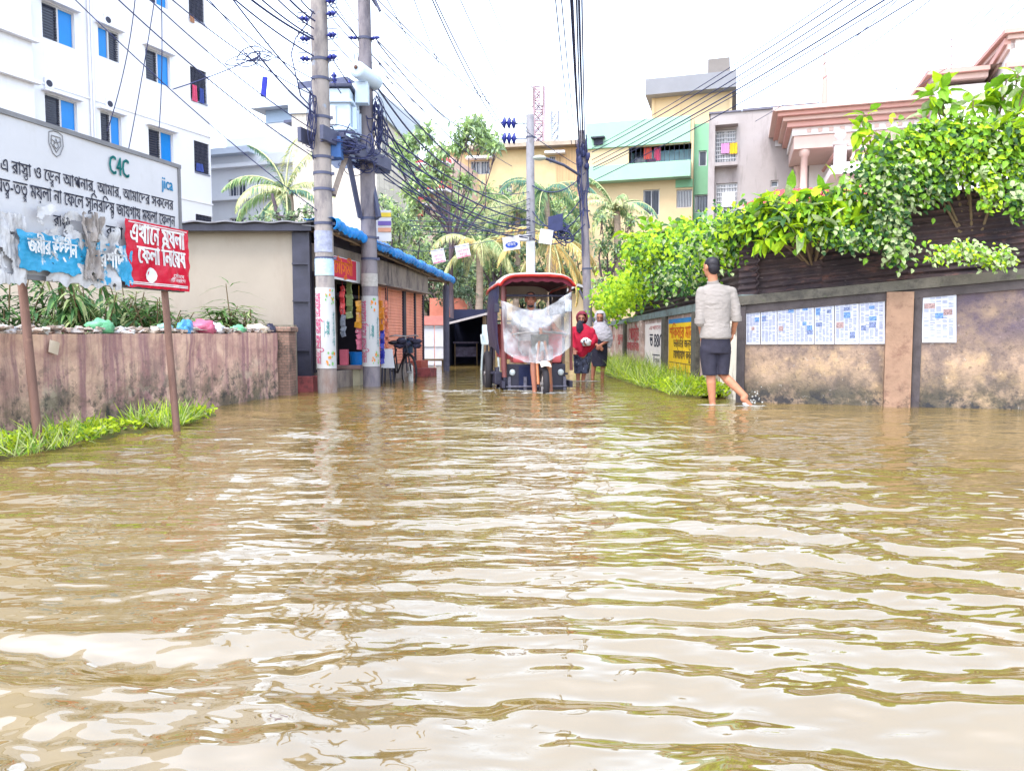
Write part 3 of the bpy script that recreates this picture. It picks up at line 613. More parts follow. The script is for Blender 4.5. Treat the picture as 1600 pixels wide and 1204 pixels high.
mb = MB(); c = at(551, 592, 12.7); box(mb, (c.x, c.y, .10), (.34, .4, .34), bev=.012); mb.build('block', mat('step_beige', C(205, 195, 165), s=5), st)
mb = MB(); box(mb, (c.x-.08, c.y-.02, .305), (.56, .48, .06), bev=.01); mb.build('slab', mat('step_pink', C(185, 150, 145), s=9), st)
st = thing('brick_step', at(660, 588, 15.5), 'low red brick steps below the far roller shutter', 'step')
mb = MB(); box(mb, (-1.86, 15.6, .02), (.42, .5, .3), rz=-.18, bev=.01); mb.build('lower_step', m_rbase, st)
mb = MB(); box(mb, (-2.02, 15.9, .16), (.3, .5, .32), rz=-.18, bev=.01); mb.build('upper_step', mat('step_red', C(190, 100, 85), s=6), st)
tb = thing('stall_table', at(603, 590, 13.3), 'small white-topped display table with black legs right of the second pole', 'table'); c = at(601, 566, 13.15)
mb = MB(); sheet(mb, lambda u, v: (V((c.x-.06+.19*u-.03*v*(1-u), c.y, c.z-.10+.34*v))+V((.05*(1-v)*u, .06*v, 0)), V((0, -1, 0))), 4, 4, .02); mb.build('front_panel', m_sw, tb)
for dx, dy in ((-.04, 0), (.09, .02), (-.04, .3), (.10, .3)):
    mb = MB(); tube(mb, [(c.x+dx, c.y+dy, c.z-.09), (c.x+dx*1.3, c.y+dy, -.16)], .016, 6); mb.build('leg', m_dark, tb)
# bicycle
bk = thing('bicycle', at(625, 595, 13.9), 'old black bicycle with loaded carrier parked before the shutters', 'bicycle'); bo = V((-2.13, 13.9, -.15))
m_blk = mat('black_paint', C(40, 38, 50), var=.3, rough=.4); m_tyre = mat('tyre_rubber', C(45, 42, 48), var=.2, rough=.8); m_chr = mat('steel', C(170, 165, 165), metal=.6, rough=.35)
BR = Matrix.Rotation(math.radians(-60), 3, 'Z'); bp = lambda x, y, z: bo+BR@V((x, y, z))
def wheel(x, parent, r=.33):
    mb = MB(); N = 28; tube(mb, [bp(x+r*math.cos(a), 0, r+r*math.sin(a)) for a in [6.2832*i/N for i in range(N+1)]], .02, 8); wl = mb.build('wheel', m_tyre, parent)
    mb = MB(); tube(mb, [bp(x+(r-.03)*math.cos(a), 0, r+(r-.03)*math.sin(a)) for a in [6.2832*i/N for i in range(N+1)]], .01, 5)
    for i in range(14): a = 6.2832*i/14; tube(mb, [bp(x, .02*(-1)**i, r), bp(x+(r-.03)*math.cos(a), 0, r+(r-.03)*math.sin(a))], .002, 3)
    tube(mb, [bp(x, -.05, r), bp(x, .05, r)], .02, 8); mb.build('rim', m_chr, wl)
wheel(.52, bk); wheel(-.52, bk)
mb = MB()
for a, b in (((-.52, 0, .33), (-.05, 0, .3)), ((-.05, 0, .3), (-.18, 0, .78)), ((-.18, 0, .78), (.36, 0, .82)), ((-.05, 0, .3), (.38, 0, .72)), ((.36, 0, .9), (.52, .04, .33)), ((-.18, .03, .74), (-.52, .03, .33)), ((.36, 0, .7), (.52, -.04, .33))): tube(mb, [bp(*a), bp(*b)], .016, 6)
mb.build('frame', m_blk, bk)
mb = MB(); tube(mb, [bp(.28, -.28, .98), bp(.36, -.2, 1.0), bp(.36, 0, .98), bp(.36, .2, 1.0), bp(.28, .28, .98)], .014, 6); tube(mb, [bp(.36, 0, .85), bp(.36, 0, .99)], .016, 6); mb.build('handlebar', m_chr, bk)
mb = MB(); ball(mb, bp(-.2, 0, .86), (.07, .13, .045), 10, 6, R=BR); mb.build('saddle', m_blk, bk)
mb = MB(); random.seed(2)
for i in range(9): ball(mb, bp(.28+random.uniform(-.1, .15), random.uniform(-.22, .22), .86+random.uniform(-.06, .1)), (.09, .07, .05), 8, 6, nz=.5, seed=i)
mb.build('load', mat('dark_load', C(60, 58, 80), var=.5, s=14), bk)
mb = MB(); c = at(639, 542, 13.8); box(mb, c, (.15, .2, .23), bev=.012); mb.build('carrier_box', mat('navy_plastic', C(25, 60, 95), var=.15, rough=.4), bk)
mb = MB(); c = at(642, 594, 13.7); tube(mb, [(c.x, c.y, -.1), (c.x, c.y, .28)], [.05, .045], 10); ball(mb, (c.x, c.y, .28), (.045, .045, .02), 10, 5)
mb.build('concrete_post', mat('white_post', C(240, 238, 232), s=6), label='short white painted post beside the bicycle', category='post')

# ================================================================= UTILITY POLES
m_pole = mat('pole_concrete', C(186, 176, 172, 1.9), var=.14, s=3, bump=.25, layers=[dict(c=C(112, 106, 118, 1.9), s=2.6, st=(1.4, 1.4, .5), lo=.5, hi=.66, f=.7), dict(c=C(150, 175, 205), s=3.1, lo=.6, hi=.66, f=.6), dict(c=C(125, 85, 65), s=5, st=(1, 1, .3), lo=.42, hi=.6, f=.7, zr=(.75, .2))])
m_pole2 = mat('pole_concrete_dark', C(150, 142, 148), var=.15, s=3, bump=.25, layers=[dict(c=C(85, 82, 100), s=2.2, st=(1.4, 1.4, .4), lo=.45, hi=.62, f=.8)])
m_cab = mat('cable_black', C(56, 62, 108), var=.3, bump=0, rough=.5); m_cabl = mat('cable_grey', C(70, 75, 115), var=.2, bump=0, rough=.5); m_ins = mat('insulator_blue', C(50, 60, 150), var=.2, rough=.3); m_steel = mat('painted_steel', C(84, 88, 116), var=.2, rough=.5)
def pole(bx, by, tx, ty, Y, wb, wt, label, bands, m, ztop=9.0, base_z=None):
    b = at(bx, by, Y); t = at(tx, ty, Y); d = (t-b)/(t.z-b.z); base = b+d*(-.2-b.z); top = b+d*(ztop-b.z)
    rb = wb*Y/F/2; rt = wt*Y/F/2
    o = thing('utility_pole', (base.x, base.y, -.15), label, 'utility pole', 'utility poles along the flooded street')
    rr = lambda z: rb+(rt-rb)*(z-b.z)/(t.z-b.z)
    P = lambda z: b+d*(z-b.z)
    mb = MB(); zs = np.linspace(-.2, ztop, 14); tube(mb, [P(z) for z in zs], [rr(z) for z in zs], 22, cap=True); mb.build('shaft', m, o)
    for y in bands:
        z = at(bx, y, Y).z; mb = MB(); tube(mb, [P(z-.02), P(z+.02)], rr(z)+.008, 22); q = P(z)+V((rr(z)+.02, -.02, 0)); box(mb, q, (.05, .03, .04)); mb.build('band', m_steel, o)
    return o, P, rr
p1, P1, r1 = pole(512, 613, 498, 0, 10.9, 30, 25, 'nearest concrete utility pole with a white poster, left of the open shop', (95, 125, 185, 247, 272, 297, 350, 404), m_pole)
p2, P2, r2 = pole(581, 604, 569, 0, 12.2, 27, 19, 'second concrete utility pole with a white poster, right of the open shop', (62, 342, 372, 405), m_pole2)
def insul(parent, pos, d, n=3, r=.045, h=.05):
    mb = MB(); pos = V(pos); d = V(d).normalized()
    pts = [pos]; rs = [.012]
    for i in range(n):
        b = pos+d*(.03+i*h); pts += [b, b+d*h*.3, b+d*h*.7, b+d*h]; rs += [.02, r, r*.75, .02]
    pts.append(pos+d*(.05+n*h)); rs.append(.012); tube(mb, pts, rs, 10); mb.build('insulator', m_ins, parent)
for y, side in ((25, 1), (33, -1), (58, 1), (64, -1), (92, 1), (95, -1), (5, 1)):
    z = at(505, y, 10.9).z; q = P1(z)+V((side*r1(z), -.05, 0)); insul(p1, q, (side, -.3, 0), 2)
    mb = MB(); tube(mb, [q+V((side*.02, -.02, .09)), q+V((side*.16, -.05, .07)), q+V((side*.16, -.05, -.05)), q+V((side*.02, -.02, -.07))], .008, 5); mb.build('bracket', m_steel, p1)
mb = MB(); a = P2(at(572, 0, 12.2).z); tube(mb, [a+V((.05, -.15, .25)), at(594, 18, 12.0)], .025, 6); tube(mb, [a+V((.0, -.15, .2)), at(589, 10, 12.1)], .025, 6); mb.build('cross_arm', m_steel, p2)
z = at(575, 62, 12.2).z; insul(p2, P2(z)+V((r2(z), -.05, 0)), (1, -.2, 0), 2, .03); insul(p2, P2(z)+V((-r2(z), -.05, 0)), (-1, -.2, 0), 2, .03)
# posters wrapped on poles
m_pw2 = mat('poster_white', C(238, 238, 240, 2.3), var=.03, s=4, bump=.05); m_pk = mat('poster_pink', C(230, 95, 145, 2), bump=0); m_or = mat('poster_orange', C(245, 150, 60), var=.3, s=30, bump=0); m_tl = mat('poster_teal', C(40, 140, 140), bump=0); m_grn = mat('poster_green', C(130, 190, 110), var=.3, s=30, bump=0)
def wrap(name, P_, rr, bx, Y, y0, y1, label, deco=True, m=None, amax=1.45):
    z0, z1 = at(bx, y1, Y).z, at(bx, y0, Y).z
    def W(a, z, off=.006): c = P_(z); r = rr(z)+off; return c+V((math.sin(a)*r, -math.cos(a)*r, 0))
    mb = MB(); sheet(mb, lambda u, v: (W(-amax+2*amax*u, z0+(z1-z0)*v, .006+.004*mnoise.noise(V((u*4, v*9, bx)))), V((math.sin(-amax+2*amax*u), -math.cos(amax*(2*u-1)), 0))), 16, 20, .003)
    o = mb.build(name, m or m_pw2, label=label, category='poster', group='posters wrapped round the poles')
    if deco:
        H = z1-z0; f = lambda u, v: W(v*7.0, z1-u, .012)      # vertical lettering: u runs down, v across
        mb = MB(); put_text(mb, 'ভর্তি চলেছ আজই েযাগােযাগ', lambda u, v: W(-1.05+v*3.2, z0+u, .012) , .06*H, .93*H, 0, .36, 0, .003)
        mb.build('pink_lettering', m_pk, o)
        mb = MB(); put_text(mb, 'িকন্ডারগার্েটন স্কুল', lambda u, v: W(.95+v*3, z1-u, .012), .3*H, .72*H, 0, .11, 0); mb.build('small_lettering', m_tl, o)
        mb = MB(); put_text(mb, 'সুেযাগ', lambda u, v: W(.27+v*3, z0+u, .012), .42*H, .58*H, 0, .15, 0, .002); 
        for a, b in ((.05, .08), (.40, .43)): mb.add([W(a, z0+.39*H, .011), W(b, z0+.39*H, .011), W(b, z0+.6*H, .011), W(a, z0+.6*H, .011)], [(0, 1, 2, 3)])
        mb.build('teal_box', m_tl, o)
        random.seed(bx); mp_ = (MB(), MB())
        for k in range(26):
            top = k % 2; mb = mp_[top]; a = random.uniform(.25, 1.1); z = (z1-random.uniform(.03, .2)*H) if top else (z0+random.uniform(.03, .2)*H); s_ = random.uniform(.014, .03)
            mb.add([W(a+s_*4*math.cos(t), z+s_*math.sin(t), .010+.0004*k) for t in (0, 1.2, 2.4, 3.6, 4.9)], [(0, 1, 2, 3, 4)], random.randint(0, 1))
        for mb in mp_: mb.build('flower_print', [m_or, m_grn], o)
wrap('poster', P1, r1, 511, 10.9, 450, 575, 'white poster with pink vertical lettering on the nearest pole')
wrap('poster', P2, r2, 579, 12.2, 463, 572, 'white poster with pink vertical lettering on the second pole')
wrap('poster', P1, r1, 507, 10.9, 405, 431, 'small pale blue notice on the nearest pole above its white poster', False, mat('poster_blue', C(190, 215, 245), var=.15, s=20, bump=0))
wrap('poster', P1, r1, 506, 10.9, 362, 395, 'faded torn notice high on the nearest pole', False, mat('poster_faded', C(165, 170, 195), var=.25, s=14, bump=0), 1.2)
wrap('poster', P2, r2, 578, 12.2, 428, 448, 'faded grey paper band on the second pole above its poster', False, mat('poster_grey', C(190, 185, 180), var=.15, s=20, bump=0))
# transformer on its platform
tr = thing('transformer', (-2.7, 12.0, 3.6), 'pale blue electric transformer box with drum, mounted between the two left poles', 'transformer')
m_tx = mat('pale_blue_paint', C(205, 222, 240, 1.2), var=.06, s=3, rough=.45, layers=[dict(c=C(150, 170, 195), s=4, st=(1, 1, .4), lo=.55, hi=.75, f=.5)])
mb = MB(); box(mb, (-2.72, 12.08, 4.12), (.46, .96, 1.0), bev=.02); mb.build('tank', m_tx, tr)
mb = MB(); box(mb, (-2.72, 12.08, 4.655), (.54, 1.06, .05), bev=.01); mb.build('lid', m_steel, tr)
for z in (4.0, 4.42):
    mb = MB()
    for a in ((-2.72, 11.57, z, .54, .05), (-2.72, 12.59, z, .54, .05)): box(mb, a[:3], (a[3], a[4], .04))
    for x in (-2.465, -2.975): box(mb, (x, 12.08, z), (.05, .966, .04))
    mb.build('rib', m_tx, tr)
for k in range(5):
    mb = MB(); box(mb, (-2.44, 11.72+.18*k, 4.2), (.06, .035, .34)); mb.build('cooling_fin', m_tx, tr)
mb = MB(); box(mb, (-2.78, 11.585, 4.2), (.16, .03, .3), bev=.01); mb.build('hatch', m_sw, tr)
for x, y in ((-2.76, 11.75), (-2.6, 12.1), (-2.7, 12.45)): insul(tr, (x, y, 4.68), (0, 0, 1), 3, .05, .06)
a, b = at(557, 108, 11.6), at(588, 130, 12.25); ax = (b-a).normalized()
mb = MB(); tube(mb, [a-ax*.01, a, a+ax*.02, b-ax*.02, b], [.08, .115, .125, .125, .1], 20); mb.build('drum', m_tx, tr)
mb = MB(); ball(mb, a-ax*.02+V((.0, 0, .02)), .03, 8, 6); mb.build('drum_cap', m_rust, tr)
mb = MB(); box(mb, at(566, 146, 11.9), (.2, .16, .34), bev=.01); mb.build('drum_support', m_tx, tr)
mb = MB(); tube(mb, [a+V((-.02, 0, .1)), a+V((-.03, 0, .22)), a+V((.02, 0, .24)), a+V((.03, 0, .12))], .008, 5); mb.build('lifting_lug', m_steel, tr)
pf = thing('transformer_platform', (-2.55, 11.6, 3.2), 'dark steel beams and struts clamped between the two left poles under the transformer', 'platform')
dv = (P2(3.6)-P1(3.6)); dv.z = 0; dv.normalize(); sdv = V((dv.y, -dv.x, 0)); c1, c2 = P1(3.68), P2(3.68)
for s_ in (-1, 1):
    mb = MB(); a, b = c1-dv*.3+sdv*s_*.19, c2+dv*.45+sdv*s_*.17; mid = (a+b)/2; Rz = Matrix.Rotation(math.atan2(dv.y, dv.x), 3, 'Z')
    box(mb, mid, ((b-a).length, .06, .2), R=Rz, bev=.006); mb.build('beam', m_steel, pf)
for t in (.1, .35, .6, .85):
    mb = MB(); box(mb, c1.lerp(c2, t)+V((0, 0, .06)), (.06, .6, .07), R=Matrix.Rotation(math.atan2(dv.y, dv.x), 3, 'Z')); mb.build('cross_bar', m_steel, pf)
for a, b, r_, m_ in ((at(546, 228, 11.3), at(521, 305, 10.95), .055, m_conc), (at(544, 245, 11.6), at(563, 340, 12.1), .045, m_steel), (at(575, 252, 12.3), at(592, 340, 12.1), .045, m_steel)):
    mb = MB(); tube(mb, [a, b], r_, 4, sm=False); mb.build('strut', m_, pf)
mb = MB(); box(mb, at(522, 232, 11.0), (.24, .2, .3), bev=.01); mb.build('fuse_box', mat('fuse_box', C(70, 110, 175), var=.2), pf)
mb = MB(); box(mb, at(592, 262, 12.6), (.3, .5, .1)); mb.build('end_plate', m_steel, pf)
sgn = MB(); box(sgn, at(599, 353, 12.6), (.27, .02, .52), bev=.004); s2 = sgn.build('hoarding', m_sw, label='small white hoarding with yellow and purple print behind the second pole', category='sign')
mb = MB(); c = at(601, 347, 12.58)
for dz, m_ in ((.12, 0), (-.02, 1), (-.13, 2)): box(mb, c+V((0, 0, dz)), (.22, .012, .07), m=m_)
mb.build('print', [mat('pr_y', C(245, 215, 80)), mat('pr_v', C(130, 110, 190)), mat('pr_o', C(230, 170, 140))], s2)

# ---- centre pole, right pole, lamp
p3, P3, r3 = pole(830, 440, 828, 180, 19, 14, 12, 'slim white concrete pole behind the rickshaw', (215, 380, 425), mat('pole_pale', C(205, 203, 212, 2.4), var=.08, s=3, layers=[dict(c=C(150, 146, 152, 2.4), s=3, f=.6)]), ztop=at(828, 180, 19).z)
for y in (193, 217):
    q = P3(at(826, y, 19).z)+V((-.1, 0, 0)); mb = MB(); tube(mb, [q, q+V((-.25, 0, 0))], .015, 5); mb.build('bracket', m_steel, p3)
    insul(p3, q+V((-.22, 0, 0)), (-1, 0, .05), 3, .15, .12)
mb = MB(); box(mb, at(829, 405, 18.8), (.22, .12, .9), bev=.02); mb.build('meter_box', m_sw, p3)
mb = MB(); box(mb, at(818, 372, 18.8), (.28, .15, .16), bev=.02); mb.build('camera_box', m_sw, p3)
p4, P4, r4 = pole(921, 560, 908, 200, 18.5, 14, 11, 'leaning pole on the right wrapped in a thick black cable bundle', (300, 330, 420), m_pole2, ztop=at(908, 205, 18.5).z)
mb = MB(); q = P4(at(912, 277, 18.5).z); e = at(850, 247, 17.6); tube(mb, [q, q.lerp(e, .5)+V((0, 0, .06)), e], .035, 7); mb.build('lamp_arm', m_steel, p4)
lm = MB(); ball(lm, at(843, 247, 17.5), (.16, .12, .06), 12, 8); lm.build('street_lamp', mat('lamp_grey', C(205, 215, 205), rough=.4), label='cobra-head street lamp on the arm of the right pole', category='street lamp')
mb = MB(); random.seed(9)
for i in range(13):
    a = random.random()*6.28; z0 = at(912, 216+random.uniform(-10, 20), 18.5).z; z1 = at(915, random.uniform(262, 420), 18.5).z
    pts = []
    for k in range(7):
        z = z0+(z1-z0)*k/6; c = P4(z); rr = r4(z)+random.uniform(.01, .06)*(1 if z > 4.2 else .4); a += random.uniform(-.5, .5); pts.append(c+V((math.cos(a)*rr, math.sin(a)*rr-.05, 0)))
    tube(mb, pts, random.uniform(.010, .02), 5)
for k in range(7): ball(mb, P4(at(912, 232+5*k, 18.5).z)+V((random.uniform(-.08, .14), -.12, 0)), (.06, .06, .10), 8, 6, nz=.6, seed=k)
mb.build('cable_bundle', m_cab, label='thick knotted black cable bundle at the head of the right pole', category='cables')
# ================================================================= OVERHEAD CABLES
def cab(a, b, sag, r, m, label, group, n=26, ext=0.0):
    a, b = V(a), V(b); d = b-a; a = a-d*ext; d = b-a; mb = MB()
    tube(mb, [a+d*(i/n)-V((0, 0, sag*4*(i/n)*(1-i/n))) for i in range(n+1)], r*1.17, 5); return mb.build('power_cable', m, label=label, category='cable', group=group)
random.seed(21)
G1 = 'thin cables running from the upper left to the nearest pole'; l1 = 'thin cable slanting down from the upper left past the white apartment block'
for (x0, y0, Y0, x1, y1, r) in ((57, 0, 8.5, 497, 330, .006), (122, 0, 8, 494, 248, .007), (172, 0, 8, 493, 205, .006), (200, 0, 7.6, 492, 150, .006), (262, 0, 8, 492, 125, .006)):
    cab(at(x0, y0-60, Y0), at(x1, y1, 10.8), .12, r, m_cab, l1, G1)
G2 = 'heavy cables at the nearest pole head'; l2 = 'heavy dark cable running from the top edge left of the nearest pole onto that pole'
for (x0, y0, x1, y1, r) in ((322, 0, 490, 88, .010), (345, 0, 490, 62, .013), (362, -5, 489, 58, .010), (395, -4, 490, 45, .009), (415, -6, 492, 33, .012), (440, -6, 492, 22, .009), (335, 0, 492, 152, .009)):
    cab(at(x0, y0-40, 9.3), at(x1, y1, 10.75), .06, r, m_cab, l2, G2)
G3 = 'steep drop wires before the white apartment block'; l3 = 'steep thin drop wire hanging in front of the white apartment block'
for (x0, y0, xm, ym, x1, y1) in ((213, -20, 205, 90, 168, 205), (245, -20, 222, 130, 200, 240), (252, -20, 256, 110, 249, 200)):
    mb = MB(); a, m_, b = at(x0, y0, 9), at(xm, ym, 9.3), at(x1, y1, 9.6); tube(mb, [a.lerp(m_, t).lerp(m_.lerp(b, t), t) for t in np.linspace(0, 1, 16)], .006, 5); mb.build('power_cable', m_cab, label=l3, category='cable', group=G3)
G4 = 'cables from the two left poles towards the centre'; l4 = 'thin cable fanning from the left poles down towards the trees in the centre'
for (x0, y0, x1, y1, Y1, r) in ((516, 8, 745, 250, 19, .009), (588, 62, 735, 175, 19, .008), (590, 66, 720, 200, 19, .01), (580, -10, 790, 172, 22, .008), (600, -10, 700, 150, 20, .007), (640, -20, 720, 170, 20, .007), (672, -8, 775, 190, 19, .010), (676, -8, 795, 210, 19, .009),
        (590, 120, 760, 290, 18, .012), (592, 140, 700, 260, 17, .014), (520, 30, 690, 190, 19, .007), (517, 60, 700, 230, 18, .007), (588, 150, 720, 330, 17, .01), (586, 170, 690, 330, 16, .009), (715, -10, 826, 205, 19, .007), (760, -10, 834, 140, 22, .006), (600, 20, 905, 260, 18, .007), (518, 90, 640, 240, 17, .008), (516, 120, 660, 300, 16, .007), (592, 100, 690, 215, 19, .006), (592, 88, 800, 260, 19, .006), (594, 175, 700, 345, 16, .012), (590, 190, 680, 345, 15, .008), (516, -5, 610, 110, 20, .007), (530, -15, 650, 150, 21, .006)):
    cab(at(x0, y0, 11.2 if x0 < 560 else 12.2), at(x1, y1, Y1), .15, r, m_cab if r > .0085 else m_cabl, l4, G4)
G5 = 'near-vertical cables above the right pole'; l5 = 'dark cable rising steeply from the right pole to the top edge of the photo'
for (x0, y0, x1, y1, r) in ((862, 0, 893, 225, .008), (872, 0, 900, 230, .008), (889, 0, 905, 225, .016), (892, 0, 906, 235, .012), (899, 0, 908, 230, .012), (903, 0, 911, 225, .017), (908, 0, 914, 240, .011)):
    cab(at(x0, y0-60, 9.6), at(x1, y1, 18.3), .12, r, m_cab, l5, G5)
G6 = 'cables from the right pole towards the upper right'; l6 = 'thin cable slanting from the right pole up to the upper right over the green building'
for (x0, y0, x1, y1, r) in ((1318, 0, 925, 238, .008), (1340, 0, 925, 250, .008), (1355, 0, 926, 256, .007), (1385, 0, 927, 262, .010), (1400, 0, 927, 266, .007), (1432, 0, 928, 282, .008), (1300, 0, 925, 232, .006)):
    cab(at(x0+26, y0-18, 10), at(x1, y1, 18.4), .1, r, m_cab if r > .0075 else m_cabl, l6, G6)
G7 = 'cables over the salmon house'; l7 = 'thin cable crossing the sky above the salmon pink house'
for (x0, y0, x1, y1) in ((1400, 0, 1200, 165), (1455, 0, 1180, 190), (1545, 0, 1385, 150), (1562, 0, 1400, 140), (1600, 12, 1425, 140), (1590, 0, 1440, 118)):
    cab(at(x0+20, y0-16, 12), at(x1, y1, 22), .1, .007, m_cabl, l7, G7)
G8 = 'low cables across the centre'; l8 = 'sagging cable strung low across the trees between the second pole and the centre pole'
for (x0, y0, x1, y1, sg_, r) in ((590, 215, 828, 345, .5, .014), (592, 230, 828, 352, .7, .012), (592, 240, 828, 360, .6, .014), (594, 250, 830, 368, .8, .012), (588, 200, 826, 330, .4, .012), (590, 262, 828, 372, .5, .01), (596, 270, 828, 356, .9, .01), (640, 345, 828, 318, .3, .006), (640, 352, 828, 326, .35, .006), (645, 358, 828, 338, .4, .006), (690, 340, 828, 342, .2, .006), (690, 352, 828, 349, .25, .006), (690, 362, 828, 358, .2, .006), (600, 280, 828, 310, .7, .007), (598, 235, 826, 300, .6, .007)):
    cab(at(x0, y0, 12.4), at(x1, y1, 18.9), sg_*.5, r, m_cab, l8, G8)
l9 = 'slack cable between the centre pole and the right pole'
for (y0, y1, s_) in ((290, 270, .3), (330, 325, .5), (345, 300, .4), (372, 350, .3)):
    cab(at(832, y0, 18.9), at(914, y1, 18.4), s_, .012, m_cab, l9, 'slack cables between the centre and right poles')
# tangles of cable
def tangle(name, c, R, n, r, label, seed, m=None, stretch=(1, 1, 1), turns=1.3):
    random.seed(seed); mb = MB(); c = V(c)
    for i in range(n):
        ax = V((random.gauss(0, 1), random.gauss(0, 1), random.gauss(0, 1))).normalized(); x = ax.orthogonal().normalized(); y = ax.cross(x)
        o = V((random.gauss(0, .35), random.gauss(0, .3), random.gauss(0, .35)))*R; q = R*random.uniform(.45, 1); N = 22; ph = random.random()*6; T = 6.28*random.uniform(.6, turns); pts = []
        for k in range(N):
            a = ph+T*k/N; rr = q*(1+.2*math.sin(a*1.7+i)); p = o+x*math.cos(a)*rr+y*math.sin(a)*rr; pts.append(c+V((p.x*stretch[0], p.y*stretch[1], p.z*stretch[2])))
        tube(mb, pts, r*random.uniform(.6, 1.3), 5)
    return mb.build(name, m or m_cab, label=label, category='cables')
tangle('cable_tangle', at(402, 90, 10), .16, 9, .006, 'loose looping cable tangle hanging in the sky left of the nearest pole', 3, stretch=(1.5, .6, .8))
tangle('cable_tangle', at(530, 228, 11.1), .24, 26, .009, 'dense bluish cable tangle heaped on the beams between the left poles', 4, stretch=(1.5, 1, .75))
tangle('cable_tangle', at(566, 250, 12.0), .2, 18, .008, 'smaller cable tangle on the beams beside the second pole', 6, stretch=(1.2, 1, .7))
tangle('cable_tangle', at(588, 205, 12.2), .2, 22, .008, 'upright cable tangle hanging down the side of the second pole', 8, stretch=(.55, .6, 2.4))
tangle('cable_tangle', at(486, 185, 10.7), .16, 10, .007, 'narrow loops of cable hanging on the left side of the nearest pole', 10, stretch=(.4, .4, 2.6))
tangle('cable_tangle', at(878, 367, 18.3), .24, 14, .014, 'round black cable coil hung left of the right pole', 12, stretch=(1.2, .3, .9))
mb = MB(); a = at(470, 55, 10.5); tube(mb, [at(490, 18, 10.7), at(478, 40, 10.6), at(462, 60, 10.5), at(455, 85, 10.4), at(463, 120, 10.4), at(470, 150, 10.5), at(484, 165, 10.7)], .009, 6); mb.build('cable_loop', m_cab, label='single long cable loop bulging out left of the nearest pole', category='cable')
mb = MB(); a = at(407, 98, 10); tube(mb, [a, at(411, 120, 10)], .004, 4); c = at(413, 136, 10); box(mb, c, (.07, .03, .26), R=Matrix.Rotation(.12, 3, 'Y'), bev=.012); mb.build('hanging_cloth', mat('blue_cloth', C(50, 60, 185), s=9), label='small dark blue rag hanging from the cable tangle in the sky', category='rag')
cab(at(270, 140, 9.2), at(405, 88, 10), .02, .006, m_cab, 'single cable joining the sky tangle from the apartment block side', 'cable to the sky tangle')
cab(at(405, 88, 10), at(492, 178, 10.75), .05, .011, m_cab, 'dark cable from the sky tangle down to the nearest pole', 'cable from the sky tangle')
mb = MB(); tube(mb, [at(300, -30, 9.2), at(405, 88, 10)], .007, 5); mb.build('power_cable', m_cab, label='cable entering from the top edge and ending in the sky tangle', category='cable')
# flyers strung across the road
m_fly = mat('flyer_paper', C(240, 238, 242), var=.04, bump=0); m_flp = mat('flyer_pink', C(235, 130, 150), bump=0, var=.2, s=30); m_flb = mat('flyer_blue', C(50, 90, 200), bump=0, var=.2, s=30)
cab(at(590, 380, 12.5), at(700, 388, 17.5), .1, .006, m_cabl, 'string carrying the two pink-printed flyers', 'flyer strings'); cab(at(700, 388, 17.5), at(905, 345, 18.5), .05, .006, m_cabl, 'string carrying the flyers by the centre pole', 'flyer strings')
for i, (px, py, w_, h_, rz, ink, lab) in enumerate(((685, 400, 20, 21, -.2, m_flp, 'leftmost hanging flyer with pink print'), (723, 392, 22, 20, -.2, m_flp, 'second hanging flyer from the left with pink print'), (799, 380, 26, 21, -.12, m_flb, 'hanging flyer with a blue logo left of the centre pole'),
        (853, 370, 20, 22, .15, m_flp, 'blank-looking white flyer hanging right of the centre pole'))):
    Y = 17.8; c = at(px, py, Y); k = Y/F; R = Matrix.Rotation(rz, 3, 'Y'); mb = MB()
    f = lambda u, v, off=0.0: (c+R@V(((u-.5)*w_*k, .03*math.sin(u*3+i)-off, (v-.5)*h_*k)))
    sheet(mb, lambda u, v: (f(u, v), V((0, -1, 0))), 6, 4, .004); o = mb.build('flyer', m_fly, label=lab, category='flyer', group='flyers strung across the street')
    mb = MB()
    if i == 2:
        mb.add([f(.5+.38*math.cos(t), .38+.22*math.sin(t), .012) for t in np.linspace(0, 6.28, 14)[:-1]], [tuple(range(13))]); put = MB(); put_text(put, 'বিজয়', lambda u, v: f(u, v, .016), .25, .75, .30, .3); mb.build('logo', m_flb, o); put.build('lettering', m_fly, o)
    elif i < 2:
        put_text(mb, 'ভর্তি চলেছ', lambda u, v: f(u, v, .01), .1, .9, .42, .3); put_text(mb, 'শুভ', lambda u, v: f(u, v, .01), .2, .8, .1, .4)
        mb.add([f(*p, .008) for p in ((.03, .02), (.97, .02), (.97, .1), (.03, .1))], [(0, 1, 2, 3)]); mb.build('print', ink, o)
mb = MB(); c = at(868, 352, 18.2); sheet(mb, lambda u, v: (c+V(((u-.5)*.36, .05*u, (v-.5)*.4+.1*u)), V((0, -1, 0))), 4, 4, .01); mb.build('rag', m_cab, label='dark square rag caught on the cables right of the centre pole', category='rag')
